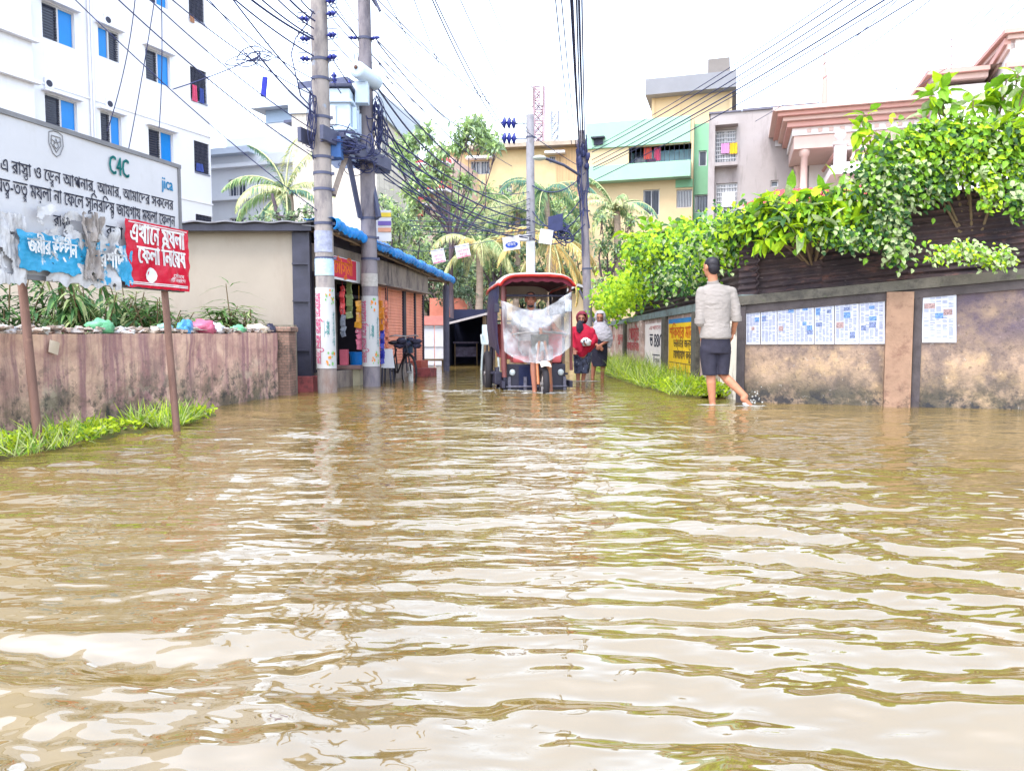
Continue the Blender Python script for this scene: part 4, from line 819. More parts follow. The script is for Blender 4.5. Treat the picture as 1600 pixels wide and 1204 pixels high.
# ================================================================= PEOPLE
m_skin = mat('skin_brown', C(205, 140, 108, 1.7), var=.1, s=14, rough=.55, bump=.05); m_skin2 = mat('skin_dark', C(170, 112, 92, 1.5), var=.1, s=14, rough=.55, bump=.05)
m_hair = mat('hair_black', C(35, 30, 40), var=.3, s=40, rough=.5)
def ctube(mb, pts, rs, n=14):
    pts = [V(p) for p in pts]; tube(mb, pts, rs, n)
    for p, r in zip(pts, rs): ball(mb, p, (r if not isinstance(r, (tuple, list)) else min(r))*.995, 14, 9)
def hand(mb, wrist, d, palmn, curl=.5, side=1, s=1.0):
    """palm + four unequal bent fingers + thumb from the palm's side; d = pointing direction, palmn = palm normal, side*cross = thumb side"""
    wrist = V(wrist); d = V(d).normalized(); nrm = V(palmn); nrm = (nrm-d*nrm.dot(d)).normalized(); t = d.cross(nrm)*side
    R = Matrix((t, d, nrm)).transposed(); ball(mb, wrist+d*.045*s, (.040*s, .055*s, .017*s), 14, 10, R=R)
    for k, (o, ln) in enumerate(((.030, .068), (.011, .078), (-.009, .073), (-.028, .058))):
        b = wrist+d*.085*s+t*o*s; a1 = curl*.6; p1_ = b+(d*math.cos(a1)+nrm*math.sin(a1))*ln*.45*s; a2 = curl*1.5; p2_ = p1_+(d*math.cos(a2)+nrm*math.sin(a2))*ln*.32*s; a3 = curl*2.2; p3_ = p2_+(d*math.cos(a3)+nrm*math.sin(a3))*ln*.25*s
        ctube(mb, [b-d*.02*s, p1_, p2_, p3_], [.0095*s, .009*s, .0082*s, .007*s], 8)
    b = wrist+d*.028*s+t*.03*s; ctube(mb, [b, b+(t*.7+d*.7+nrm*.3).normalized()*.032*s, b+(t*.45+d*.8+nrm*.6).normalized()*.06*s], [.012*s, .0105*s, .009*s], 8)
def head(mb, c, f, s=1.0, up=(0, 0, 1)):
    """head of height ~.23*s centred on c, facing f: skull, jaw, nose, ears, brow"""
    c = V(c); f = V(f).normalized(); up = V(up); r = f.cross(up).normalized(); up = r.cross(f); R = Matrix((r, f, up)).transposed()
    ball(mb, c+up*.022*s, (.076*s, .094*s, .092*s), 20, 14, R=R); ball(mb, c+f*.018*s-up*.045*s, (.058*s, .066*s, .070*s), 16, 12, R=R)
    ctube(mb, [c+f*.088*s+up*.02*s, c+f*.108*s-up*.018*s], [.010*s, .016*s], 8)
    for q in (-1, 1): ball(mb, c+r*q*.078*s-f*.005*s, (.012*s, .022*s, .034*s), 10, 8, R=R); ball(mb, c+r*q*.032*s+f*.07*s-up*.02*s, (.024*s, .02*s, .02*s), 10, 8, R=R)
    ball(mb, c+f*.082*s-up*.052*s, (.024*s, .012*s, .010*s), 10, 8, R=R); return R
def eyes(c, R, s, parent):
    c = V(c); mb = MB()
    for q in (-1, 1): ball(mb, c+R@V((q*.031*s, .083*s, .012*s)), (.013*s, .010*s, .007*s), 10, 6, R=R)
    mb.build('eyes', mat('eye_dark', (.03, .02, .02), bump=0, rough=.2), parent)
    mb = MB()
    for q in (-1, 1): ctube(mb, [c+R@V((q*.014*s, .092*s, .032*s)), c+R@V((q*.034*s, .090*s, .038*s)), c+R@V((q*.052*s, .076*s, .032*s))], [.005*s]*3, 6)
    mb.build('eyebrows', m_hair, parent)
    mb = MB(); ctube(mb, [c+R@V((-.024*s, .083*s, -.052*s)), c+R@V((0, .094*s, -.053*s)), c+R@V((.024*s, .083*s, -.052*s))], [.005*s, .0075*s, .005*s], 6); mb.build('lips', mat('lips', C(140, 75, 70)), parent)
def foot(mb, ankle, d, pitch=0.0, s=1.0):
    a = V(ankle); d = V(d).normalized(); q = V((d.x*math.cos(pitch), d.y*math.cos(pitch), -math.sin(pitch))); dn = V((0, 0, -1))
    ctube(mb, [a, a+dn*.05*s-q*.03*s], [.038*s, .036*s]); ctube(mb, [a+dn*.05*s-q*.03*s, a+dn*.055*s+q*.08*s, a+dn*.062*s+q*.15*s], [.036*s, .036*s, .026*s]); 
    r = q.cross(V((0, 0, 1))).normalized()
    for k in range(5): ctube(mb, [a+dn*.066*s+q*.15*s+r*(k-2)*.014*s, a+dn*.070*s+q*(.185-.007*abs(k-1))*s+r*(k-2)*.016*s], [.010*s, .008*s], 7)
def fin(mb, vox=.0065, sm=5): return remesh(mb, vox, sm)
def wrinkle(mb, amp, f, seed, zst=1.0):
    for i, v in enumerate(mb.v):
        q = V((v[0]*f, v[1]*f, v[2]*f*zst+seed)); h = amp*(abs(mnoise.noise(q))*2-.5+.5*mnoise.noise(q*2.3)); n = mnoise.noise_vector(q*.7)
        mb.v[i] = (v[0]+n.x*h, v[1]+n.y*h, v[2]+n.z*h*.5)
    return mb

# ---- the man, seen from behind
MY = 8.85; A = lambda px, py, dy=0.0: at(px, py, MY+dy)
man = thing('person', A(1118, 633), 'man seen from behind in a pale shirt and black shorts wading through the flood water', 'person')
hc = A(1111, 418); hf = V((-.45, .9, -.02)); mb = MB(); HR = head(mb, hc, hf, 1.05)
ctube(mb, [hc+V((.01, 0, -.05)), A(1114, 440, .0), A(1116, 452, .03)], [.058, .058, .05])
ch = A(1118, 462); pv = A(1119, 530)
ctube(mb, [A(1117, 462), A(1118, 480), A(1118, 505), A(1119, 528)], [.085, .105, .10, .11])
ctube(mb, [A(1100, 459), A(1138, 459)], [.045, .045])
LS, LE, LWr = A(1095, 455), A(1094, 499, -.02), A(1097, 524, .10); RS, RE, RWr = A(1144, 455), A(1150, 495, -.03), A(1145, 520, .09)
ctube(mb, [LS+V((.02, 0, -.02)), LE, LWr], [.040, .042, .029]); ctube(mb, [RS+V((-.02, 0, -.02)), RE, RWr], [.040, .042, .029])
hand(mb, LWr, V((.08, .25, -.9)), (1, .3, 0), .55, 1); hand(mb, RWr, V((-.1, .3, -.9)), (-1, .3, 0), .55, -1)
LH, LK, LA = A(1108, 535), A(1110, 580, .02), A(1113, 630, .03); RH, RK, RA = A(1130, 535), A(1127, 582, .06), A(1164, 619, -.14)
ctube(mb, [LH, LK, A(1111, 597, .0), LA], [.085, .056, .056, .037]); ctube(mb, [RH, RK, A(1139, 595, -.03), RA], [.085, .056, .057, .037])
foot(mb, LA, (-.25, .95, 0), .0); foot(mb, RA, (.75, .2, 0), .75)
body = fin(mb).build('body', m_skin, man)
mb = MB(); ball(mb, hc+HR@V((0, -.016, .042)), (.085, .096, .085), 22, 14, R=HR); ball(mb, hc+HR@V((0, -.048, -.005)), (.077, .062, .085), 20, 14, R=HR)
hb = fin(mb, .006, 3)
hb.build('hair', m_hair, man)
mb = MB()   # shirt
ctube(mb, [A(1115, 445, .01), A(1116, 450, .01)], [.068, .085]); ctube(mb, [A(1100, 457, .0), A(1116, 452, .0), A(1139, 456, .0)], [.068, .08, .068], 16)
rings(mb, [(A(1118, y).x+dx, MY+dy, A(1118, y).z, rx, ry) for y, dx, dy, rx, ry in ((445, -.01, .0, .11, .085), (449, -.01, .0, .145, .095), (456, 0, .0, .185, .112), (470, 0, 0, .19, .13), (488, 0, 0, .175, .132), (505, .0, 0, .168, .135), (517, .0, 0, .180, .148), (524, .0, 0, .188, .152), (528, .0, 0, .186, .15), (530, .0, -.0, .15, .13))], 28)
ctube(mb, [LS+V((.012, 0, -.008)), LS+V((.004, 0, -.06)), A(1095, 480, -.01), LE+V((0, 0, -.03))], [.066, .067, .064, .060], 16); ctube(mb, [RS+V((-.012, 0, -.008)), RS+V((.0, 0, -.06)), A(1148, 478, -.01), RE+V((0, 0, -.01))], [.066, .067, .064, .058], 16)
sh_ = wrinkle(wrinkle(fin(mb, .0075, 4), .013, 8, 3, 1.9), .006, 19, 5, 1.4)
m_shirt = mat('pale_shirt', C(212, 202, 196, 2.9), var=.04, s=8, bump=.35, bs=16, st=(1, 1, 2.4)); sh_.build('shirt', m_shirt, man)
mb = MB()
for a, b in ((LE, LWr), (RE, RWr)): q = a+V((0, 0, -.035)); tube(mb, [q+V((0, 0, .045)), q+(b-a).normalized()*.012], .068, 18)
mb.build('rolled_cuff', m_shirt, man)
mb = MB(); tube(mb, [A(1113, 437.5, .0)+V((0, -.005, -.005)), A(1114, 443, .005)+V((0, 0, -.008))], [.064, .072], 20); mb.build('collar', m_shirt, man)
mb = MB()   # shorts
rings(mb, [(A(1118, y).x, MY, A(1118, y).z, rx, .13) for y, rx in ((521, .155), (531, .172), (545, .185), (552, .17))], 24)
ctube(mb, [A(1107, 545), A(1108, 565, .01)], [.105, .1]); rings(mb, [(A(x, y).x, MY+.01, A(x, y).z, rx, .105) for x, y, rx in ((1106, 548, .098), (1107, 566, .092), (1109, 586, .082))], 18)
rings(mb, [(A(x, y).x, MY+.02, A(x, y).z, rx, .105) for x, y, rx in ((1130, 548, .098), (1129, 566, .092), (1128, 585, .083))], 18)
wrinkle(fin(mb, .008, 4), .010, 8, 7, .6).build('shorts', mat('black_cloth', C(48, 46, 62), var=.25, s=9, bump=.2), man)
mb = MB(); q = RA+V((.09, -.02, -.06)); mb2 = MB(); ctube(mb2, [RA+V((-.0, 0, -.085)), RA+V((.11, .02, -.16))], [.03, .034]); wrinkle(fin(mb2, .007, 2), .004, 20, 1).build('sandal', mat('sandal_white', C(225, 220, 225)), man)
# ---- rickshaw
YR = 10.9; ro = gnd(850, 612, 0); ro = V((at(850, 612, YR).x, YR, -.15)); rk_rot = math.radians(7); RK_ = Matrix.Rotation(rk_rot, 3, 'Z'); rp = lambda x, y, z: ro+RK_@V((x, y, z))
rk = thing('auto_rickshaw', rp(-.0, 1, 0), 'three-wheeled battery rickshaw with a white and red canopy driving through the flood', 'rickshaw')
m_rdark = mat('rickshaw_dark', C(48, 46, 66), var=.3, s=5, rough=.45); m_rbrown = mat('rickshaw_pipe', C(120, 70, 70), var=.25, s=8, rough=.45); m_rred = mat('rickshaw_red', C(225, 62, 52), var=.15, s=6, rough=.4); m_seat = mat('seat_pink', C(225, 105, 110), var=.15, s=6, rough=.5); m_navy = mat('rickshaw_navy', C(32, 40, 78), var=.2, rough=.4); m_cream = mat('cream_paint', C(245, 230, 215), var=.06, rough=.35)
def rwheel(x, y, r, tw, lab=None):
    mb = MB(); N = 32; f = lambda q: [rp(x, y+q*math.cos(a), r+q*math.sin(a)) for a in [6.2832*i/N for i in range(N+1)]]
    tube(mb, f(r-tw*.5), [(tw*.5, tw*.5)]*(N+1), 10, cap=False); wl = mb.build('wheel', m_tyre, rk)
    mb = MB(); tube(mb, f(r-tw), tw*.22, 6, cap=False)
    for i in range(12): a = 6.2832*i/12; tube(mb, [rp(x-.03*(-1)**i, y, r), rp(x, y+(r-tw)*math.cos(a), r+(r-tw)*math.sin(a))], .006, 4)
    tube(mb, [rp(x-.06, y, r), rp(x+.06, y, r)], .035, 10); mb.build('rim', m_chr, wl)
rwheel(0, 0, .27, .095); rwheel(-.71, 1.45, .37, .12); rwheel(.50, 1.62, .34, .09)
mb = MB(); sheet(mb, lambda u, v: (rp((u-.5)*.15, -.34*math.cos(.95+v*.95), .27+.34*math.sin(.95+v*.95)-.02*(2*u-1)**2), RK_@V((0, -math.cos(.95+v*.95), math.sin(.95+v*.95)))), 8, 14, .008); mb.build('mudguard', m_cream, rk)
mb = MB()
for s_ in (-1, 1): tube(mb, [rp(s_*.085, 0, .27), rp(s_*.085, .12, .62), rp(s_*.04, .2, .9)], [.022, .022, .02], 8)
tube(mb, [rp(0, .18, .62), rp(0, .32, 1.1)], .03, 8); mb.build('fork', mat('fork_orange', C(190, 120, 80), var=.25, s=10, rough=.4), rk)
mb = MB(); tube(mb, [rp(-.42, .42, 1.0), rp(-.34, .34, 1.02), rp(0, .3, 1.05), rp(.34, .34, 1.02), rp(.42, .42, 1.0)], .018, 8); mb.build('handlebar', m_chr, rk)
mb = MB(); box(mb, rp(-.02, .30, .86), (.26, .16, .30), R=RK_, bev=.03); mb.build('headlamp_box', mat('lamp_housing', C(95, 95, 90), var=.2, rough=.4), rk)
hl = MB(); ball(hl, rp(-.02, .21, .82), (.08, .03, .08), 14, 8, R=RK_); hl.build('headlight', mat('lamp_glass', C(215, 225, 230), rough=.1), rk)
mb = MB(); box(mb, rp(-.03, .62, .30), (.94, .05, .50), R=RK_, bev=.02); box(mb, rp(-.03, .90, .16), (1.0, .55, .12), R=RK_, bev=.02); mb.build('front_panel', m_rdark, rk)
mb = MB(); sheet(mb, lambda u, v: (rp(-.30+.52*u, .58+.02*math.sin(u*3.1), .10+.42*v), RK_@V((0, -1, 0))), 6, 6, .012); mb.build('splash_apron', m_navy, rk)
mb = MB(); box(mb, rp(-.02, 1.45, .30), (1.02, 1.3, .12), R=RK_, bev=.02); box(mb, rp(-.44, .85, .22), (.18, .4, .24), R=RK_, bev=.03)
for x in (-.55, .5): box(mb, rp(x, 1.2, .24), (.05, 1.5, .10), R=RK_)
mb.build('chassis', m_rdark, rk)
mb = MB(); box(mb, rp(0, .82, .62), (.78, .36, .12), R=RK_, bev=.04); mb.build('driver_seat', m_seat, rk)
for x in (-.31, .29):
    mb = MB(); box(mb, rp(x, 1.1, .84), (.38, .12, .46), R=RK_, bev=.05); mb.build('seat_back', m_seat, rk)
mb = MB(); box(mb, rp(0, 2.0, .68), (.98, .42, .14), R=RK_, bev=.05); box(mb, rp(0, 2.26, .95), (.98, .1, .5), R=RK_, bev=.04); mb.build('rear_bench', m_seat, rk)
for (x, y, z0) in ((-.56, .55, .45), (.52, .55, .45), (-.56, 2.3, .3), (.52, 2.3, .3)):
    mb = MB(); tube(mb, [rp(x, y, z0), rp(x*.98, y+.02, 1.25), rp(x*.96, y+.03, 1.76)], .026, 8); mb.build('post', m_rbrown if y < 1 else m_rdark, rk)
mb = MB()
for z in (1.0, 1.25): tube(mb, [rp(-.54, 2.31, z), rp(.52, 2.31, z)], .016, 6)
for x in (-.3, 0, .28): tube(mb, [rp(x, 2.31, .9), rp(x, 2.31, 1.58)], .012, 6)
tube(mb, [rp(-.55, .56, 1.60), rp(.52, .56, 1.60)], .018, 6); mb.build('rails', m_rdark, rk)
def canopy(u, v):
    x = -.62+1.13*u; y = .28+2.2*v; e = 1-abs(2*u-1)**7; ev = 1-(2*v-1)**6; z = 1.83+.055*e+.035*ev-.07*(1-e)+.02*(1-(2*u-1)**2)+.008*mnoise.noise(V((u*5, v*7, 1))); return rp(x, y, z), V((0, 0, 1))
mb = MB(); sheet(mb, canopy, 24, 18, .03); mb.build('canopy', mat('canopy_white', C(250, 238, 232, 2.2), var=.05, s=3, rough=.4, layers=[dict(c=C(225, 120, 110, 2.2), s=3, lo=.6, hi=.7, f=.5)]), rk)
mb = MB(); ed = [canopy(u, 0)[0] for u in np.linspace(0, 1, 20)]+[canopy(1, v)[0] for v in np.linspace(0, 1, 12)]; ed2 = [canopy(u, 0)[0] for u in np.linspace(1, 0, 20)]+[canopy(0, v)[0] for v in np.linspace(0, 1, 12)]
for e_ in (ed, ed2): tube(mb, [p+V((0, 0, -.02)) for p in e_], .022, 8)
mb.build('canopy_trim', m_rred, rk)
mb = MB(); sheet(mb, lambda u, v: (canopy(u*.94+.03, .02)[0]+V((0, 0, -.03-(.07+.02*abs(math.sin(u*22)))*v)), RK_@V((0, -1, 0))), 60, 3, .006); mb.build('front_valance', mat('valance_dark_red', C(120, 40, 60), var=.3, s=9), rk)
mb = MB(); sheet(mb, lambda u, v: (canopy(.04+.92*u, .97)[0]+V((0, 0, -.04-(.20+.035*abs(math.sin(u*44)))*v)), RK_@V((0, -1, 0))), 90, 3, .006); mb.build('rear_fringe', m_cream, rk)
mb = MB()
def side(u, v):
    bulge = .07*math.sin(math.pi*min(1, v*1.1))*math.sin(math.pi*(.15+u*.7)); return rp(-.60-bulge+.015*mnoise.noise(V((u*8, v*5, 3))), .62+1.7*u, .68+.12*math.sin(u*2)+1.10*v-.0*u), RK_@V((-1, 0, 0))
sheet(mb, side, 24, 18, .008); mb.build('side_curtain', mat('curtain_navy', C(42, 45, 85), var=.3, s=4, rough=.4), rk)
mb = MB()
def side2(u, v): return rp(.52+.03*mnoise.noise(V((u*8, v*5, 9))), .95+1.3*u, 1.35+.42*v), RK_@V((1, 0, 0))
sheet(mb, side2, 16, 10, .008); mb.build('side_curtain', m_rdark, rk)
mb = MB(); tube(mb, [rp(-.56, .5, 1.4), rp(-.64, .42, 1.42)], .01, 5); box(mb, rp(-.66, .4, 1.4), (.08, .03, .13), R=RK_, bev=.012); mb.build('mirror', m_rdark, rk)
mb = MB(); tube(mb, [rp(.46, .5, 1.55), rp(.46, .42, 1.5)], .01, 5); box(mb, rp(.44, .4, 1.44), (.10, .03, .18), R=RK_, bev=.03); mb.build('mirror', mat('mirror_pale', C(215, 225, 240), rough=.1), rk)
mb = MB(); box(mb, rp(.56, 1.5, .36), (.1, .5, .03), R=RK_); box(mb, rp(-.64, 1.1, .40), (.12, .4, .03), R=RK_); mb.build('side_step', m_rdark, rk)
mb = MB(); sheet(mb, lambda u, v: (canopy(.03+.94*u, .04+.92*v)[0]+V((0, 0, -.045)), V((0, 0, -1))), 16, 12, .006); mb.build('canopy_liner', mat('liner_maroon', C(95, 38, 58), var=.3, s=6), rk)
mb = MB(); tube(mb, [rp(-.53, .50, .35), rp(-.545, .52, 1.1), rp(-.54, .54, 1.74)], .04, 8); tube(mb, [rp(-.50, .62, .5), rp(-.5, .62, 1.7)], .022, 6); mb.build('front_pillar', m_rbrown, rk)
mb = MB()
for z in (.12, .2): tube(mb, [rp(-.5, .56, z), rp(.46, .56, z)], .018, 6)
for x in (-.45, -.2, .2, .42): box(mb, rp(x, .57, .2), (.05, .03, .3), R=RK_, bev=.006)
mb.build('bumper_bar', mat('bumper_steel', C(110, 108, 125), var=.4, s=20, rough=.4), rk)
for x in (-.40, .36):
    mb = MB(); ball(mb, rp(x, .575, .42), (.05, .03, .05), 12, 8, R=RK_); mb.build('headlight', MATS['lamp_glass'], rk)
mb = MB(); box(mb, rp(-.60, 1.0, .32), (.12, .5, .2), R=RK_, bev=.02)
for k in range(4): tube(mb, [rp(-.62+.03*k, .8+.1*k, .16), rp(-.56-.02*k, 1.1, .48)], .014, 5)
mb.build('battery_rack', m_rdark, rk)
# the driver
dr = thing('person', rp(-.12, .8, .68), 'rickshaw driver in a white shirt sitting behind a clear plastic sheet', 'person')
dh = at(829, 469, 11.62); mb = MB(); DR = head(mb, dh, (.05, -1, -.06), 1.08); ctube(mb, [dh+V((0, .02, -.06)), dh+V((.01, .03, -.17))], [.055, .065])
cx = dh.x+.01; zb = .68
ctube(mb, [(cx, 11.68, dh.z-.27), (cx+.0, 11.70, dh.z-.42), (cx+.02, 11.72, zb-.02)], [.13, .13, .14]); ctube(mb, [(cx-.16, 11.68, dh.z-.21), (cx+.16, 11.68, dh.z-.21)], [.055, .055])
hl_, hr_ = rp(-.38, .41, 1.02), rp(.38, .41, 1.02)
for s_, hp in ((-1, hl_), (1, hr_)):
    sh = V((cx+s_*.19, 11.66, dh.z-.21)); el = sh.lerp(hp, .52)+V((s_*.06, .05, -.12)); wr = hp+(el-hp).normalized()*.08+V((0, 0, .015)); ctube(mb, [sh, el, wr], [.052, .042, .03]); hand(mb, wr, hp-wr, (0, 0, -1), .9, s_)
fr = [(at(834, 561, 11.1), at(836, 611, 10.95)), (at(857, 561, 11.1), at(861, 611, 10.95))]
for s_, (k, a) in zip((-1, 1), fr):
    hip = V((cx+s_*.09, 11.65, .62)); kn = V((k.x, 11.2, .60)); mid = V((k.x, 11.12, .3)); an = V((a.x, 11.10, .02)); ctube(mb, [hip, kn, mid, an], [.085, .058, .052, .036]); foot(mb, an, (0, -1, 0))
fin(mb, .0065).build('body', m_skin2, dr); eyes(dh, DR, 1.08, dr)
mb = MB(); ball(mb, dh+DR@V((0, -.02, .05)), (.087, .096, .082), 20, 12, R=DR); ball(mb, dh+DR@V((0, -.05, 0)), (.078, .06, .08), 16, 10, R=DR); fin(mb, .007, 3).build('hair', m_hair, dr)
mb = MB(); rings(mb, [(cx, 11.69, dh.z+dz, rx, ry) for dz, rx, ry in ((-.125, .085, .08), (-.15, .15, .1), (-.19, .21, .12), (-.30, .2, .14), (-.45, .19, .15), (-.66, .2, .17))], 22)
for s_ in (-1, 1): ctube(mb, [(cx+s_*.05, 11.67, dh.z-.2), (cx+s_*.18, 11.67, dh.z-.215), (cx+s_*.25, 11.55, dh.z-.34)], [.08, .08, .07])
wrinkle(fin(mb, .009, 4), .012, 9, 2).build('shirt', mat('white_shirt', C(236, 228, 232, 2.6), var=.05, s=8), dr)
mb = MB(); ball(mb, dh+DR@V((0, .062, -.085)), (.045, .028, .028), 12, 8, R=DR); mb.build('beard', m_hair, dr)
mb = MB(); rings(mb, [(cx, 11.62, z, .21, r) for z, r in ((.60, .2), (.70, .2), (.76, .15))], 20)
for s_, (k, a) in zip((-1, 1), fr): ctube(mb, [(cx+s_*.09, 11.6, .65), (k.x, 11.22, .62), (k.x, 11.16, .48)], [.10, .08, .07])
fin(mb, .009, 4).build('lungi', mat('lungi_brown', C(150, 110, 105), var=.25, s=12), dr)
# plastic sheet: hangs over the handlebar
m_film2 = glassy('clear_plastic', C(236, 240, 248, 2.0), .29, .15)
def psh(u, v):
    tl, tr_, bl, br = at(783, 470, 11.25), at(893, 456, 11.15), at(788, 548, 11.1), at(891, 541, 11.05)
    top = tl.lerp(tr_, u); bot = bl.lerp(br, u); sag = math.sin(math.pi*u); top.z -= .21*sag**1.3; bot.z -= .21*sag**.8
    p = bot.lerp(top, v); x = 2*u-1
    hb = math.exp(-((v-.62-.12*abs(x))/.22)**2)*.34*(1-abs(x)**3); p.y -= hb+.10*sag*(1-v)
    rad = math.atan2(v-1.15, (u-.5)*1.1); fold = .5*math.sin(rad*15+2*mnoise.noise(V((u*3, v*3, 1))))+mnoise.noise(V((u*9, v*2.2, 4)))+.6*mnoise.noise(V((u*17+v*6, v*7, 2)))
    p.y -= .030*fold*(.4+sag*.6); p.z += .012*mnoise.noise(V((u*11, v*11, 6))); return p, V((0, -1, 0))
mb = MB(); n_ = 70; sheet(mb, psh, n_, n_, .002); mb.build('plastic_sheet', m_film2, label='crumpled clear plastic sheet hung across the front of the rickshaw', category='plastic sheet')
foam(.40, 10.75, .5, .14, 60, 1, 'white splash and foam round the rickshaw front wheel')
foam(-.55, 11.2, .9, .22, 70, 6, 'pale foam and modelled light reflection trailing beside the left wheels of the rickshaw')  # broad light reflection on the water laid in as pale flecks with the foam
q = A(1112, 633); foam(q.x, 8.8, .12, .06, 22, 2, 'white splash round the standing foot of the man'); q = A(1168, 628); foam(q.x+.03, 8.70, .12, .05, 24, 3, 'white splash kicked up by the trailing foot of the man')
mb = MB(); random.seed(4)
for i in range(24): ball(mb, q+V((random.gauss(.04, .05), -.1+random.gauss(0, .04), abs(random.gauss(.05, .05)))), random.uniform(.004, .013), 6, 4)
mb.build('splash_drops', m_foam, label='spray of droplets behind the lifted heel of the man', category='splash', kind='stuff')
# ---- two women
def woman(bx, by, Y, topy, label, build):
    W_ = lambda px, py, dy=0.0: at(px, py, Y+dy); root = thing('person', W_(bx, by), label, 'person', None); build(root, W_); return root
def red(root, A):
    h = A(908.5, 499); mb = MB(); R = head(mb, h, (-.1, -1, -.05), .95); ctube(mb, [h, h+V((0, .02, -.16))], [.05, .06])
    ctube(mb, [A(911, 520), A(911, 535), A(910, 552)], [.12, .13, .14]); ctube(mb, [A(899, 515), A(922, 515)], [.06, .06])
    for s_, pts in ((-1, (A(898, 516), A(895, 533, -.05), A(897, 546, -.14))), (1, (A(923, 517), A(926, 532, -.06), A(918, 536, -.20)))):
        ctube(mb, pts, [.05, .042, .028]); hand(mb, pts[-1], (pts[-1]-pts[1]), (0, -1, .2), .7, s_)
    for x0, x1, x2 in ((905, 903.5, 903), (916, 914, 911)): ctube(mb, [A(x0, 552), A(x1, 572, -.02), A(x2, 592)], [.08, .055, .035]); foot(mb, A(x2, 592.5), (-.1, -1, 0))
    fin(mb, .0065).build('body', m_skin2, root); eyes(h, R, .95, root)
    m_sc = mat('red_shawl', C(232, 30, 76, 2.4), var=.18, s=9, bump=.25, layers=[dict(c=C(120, 35, 60), s=8, lo=.63, hi=.66, f=.8)])
    mb = MB(); ball(mb, h+V((.012, .025, .03)), (.115, .115, .135), 20, 14); mb2 = fin(mb, .009, 2)
    # cut the face opening: keep what is not in front of the face
    keep = [i for i, f in enumerate(mb2.f) if not (sum(mb2.v[k][1] for k in f)/len(f) < h.y-.045 and abs(sum(mb2.v[k][0] for k in f)/len(f)-h.x) < .075 and sum(mb2.v[k][2] for k in f)/len(f) < h.z+.10)]
    hb = MB(); hb.v = mb2.v; hb.f = [mb2.f[i] for i in keep]; hb.m = [0]*len(keep); hb.sm = [True]*len(keep); wrinkle(hb, .01, 9, 4).build('hood', mat('maroon_hood', C(130, 40, 60), var=.35, s=12), root)
    mb = MB(); rings(mb, [(A(911, y).x+dx, A(911, y).y-.01, A(911, y).z, rx, ry) for y, dx, rx, ry in ((506, -.02, .07, .08), (512, -.01, .15, .12), (520, 0, .215, .16), (532, 0, .225, .18), (543, -.01, .21, .18), (550, -.03, .16, .16), (557, -.03, .09, .13))], 26)
    ctube(mb, [A(898, 516), A(895, 534, -.05), A(898, 543, -.1)], [.075, .07, .06]); ctube(mb, [A(923, 518), A(928, 531, -.06), A(923, 537, -.14)], [.08, .075, .06])
    wrinkle(wrinkle(fin(mb, .009, 3), .03, 11, 5, .35), .014, 16, 2, 1).build('shawl', m_sc, root)
    mb = MB(); ball(mb, A(905.5, 511, -.15), (.065, .035, .115), 14, 10, nz=.3, seed=2); ball(mb, h+V((-.01, -.055, -.05)), (.06, .05, .05), 14, 10); wrinkle(fin(mb, .008, 2), .006, 14, 1).build('face_veil', mat('veil_dark', C(50, 48, 66), var=.4, s=16), root)
    mb = MB()
    for x0, x1 in ((904.5, 904), (916, 913)): rings(mb, [(A(x0+(x1-x0)*t, 550+33*t).x, Y_, A(905, 550+33*t).z, .115-.03*t, .12-.03*t) for t, Y_ in ((0, A(0, 0).y), (.5, A(0, 0).y-.01), (1, A(0, 0).y))], 18)
    wrinkle(fin(mb, .009, 3), .012, 8, 3).build('trousers', mat('patterned_cloth', C(78, 84, 110), var=.25, s=12, layers=[dict(c=C(35, 35, 50), s=10, lo=.5, hi=.53, f=.9), dict(c=C(180, 190, 210), s=13, lo=.62, hi=.64, f=.9)]), root)
woman(908, 594, 13.9, 485, 'woman in a bright red shawl and dark veil wading beside the rickshaw', red)
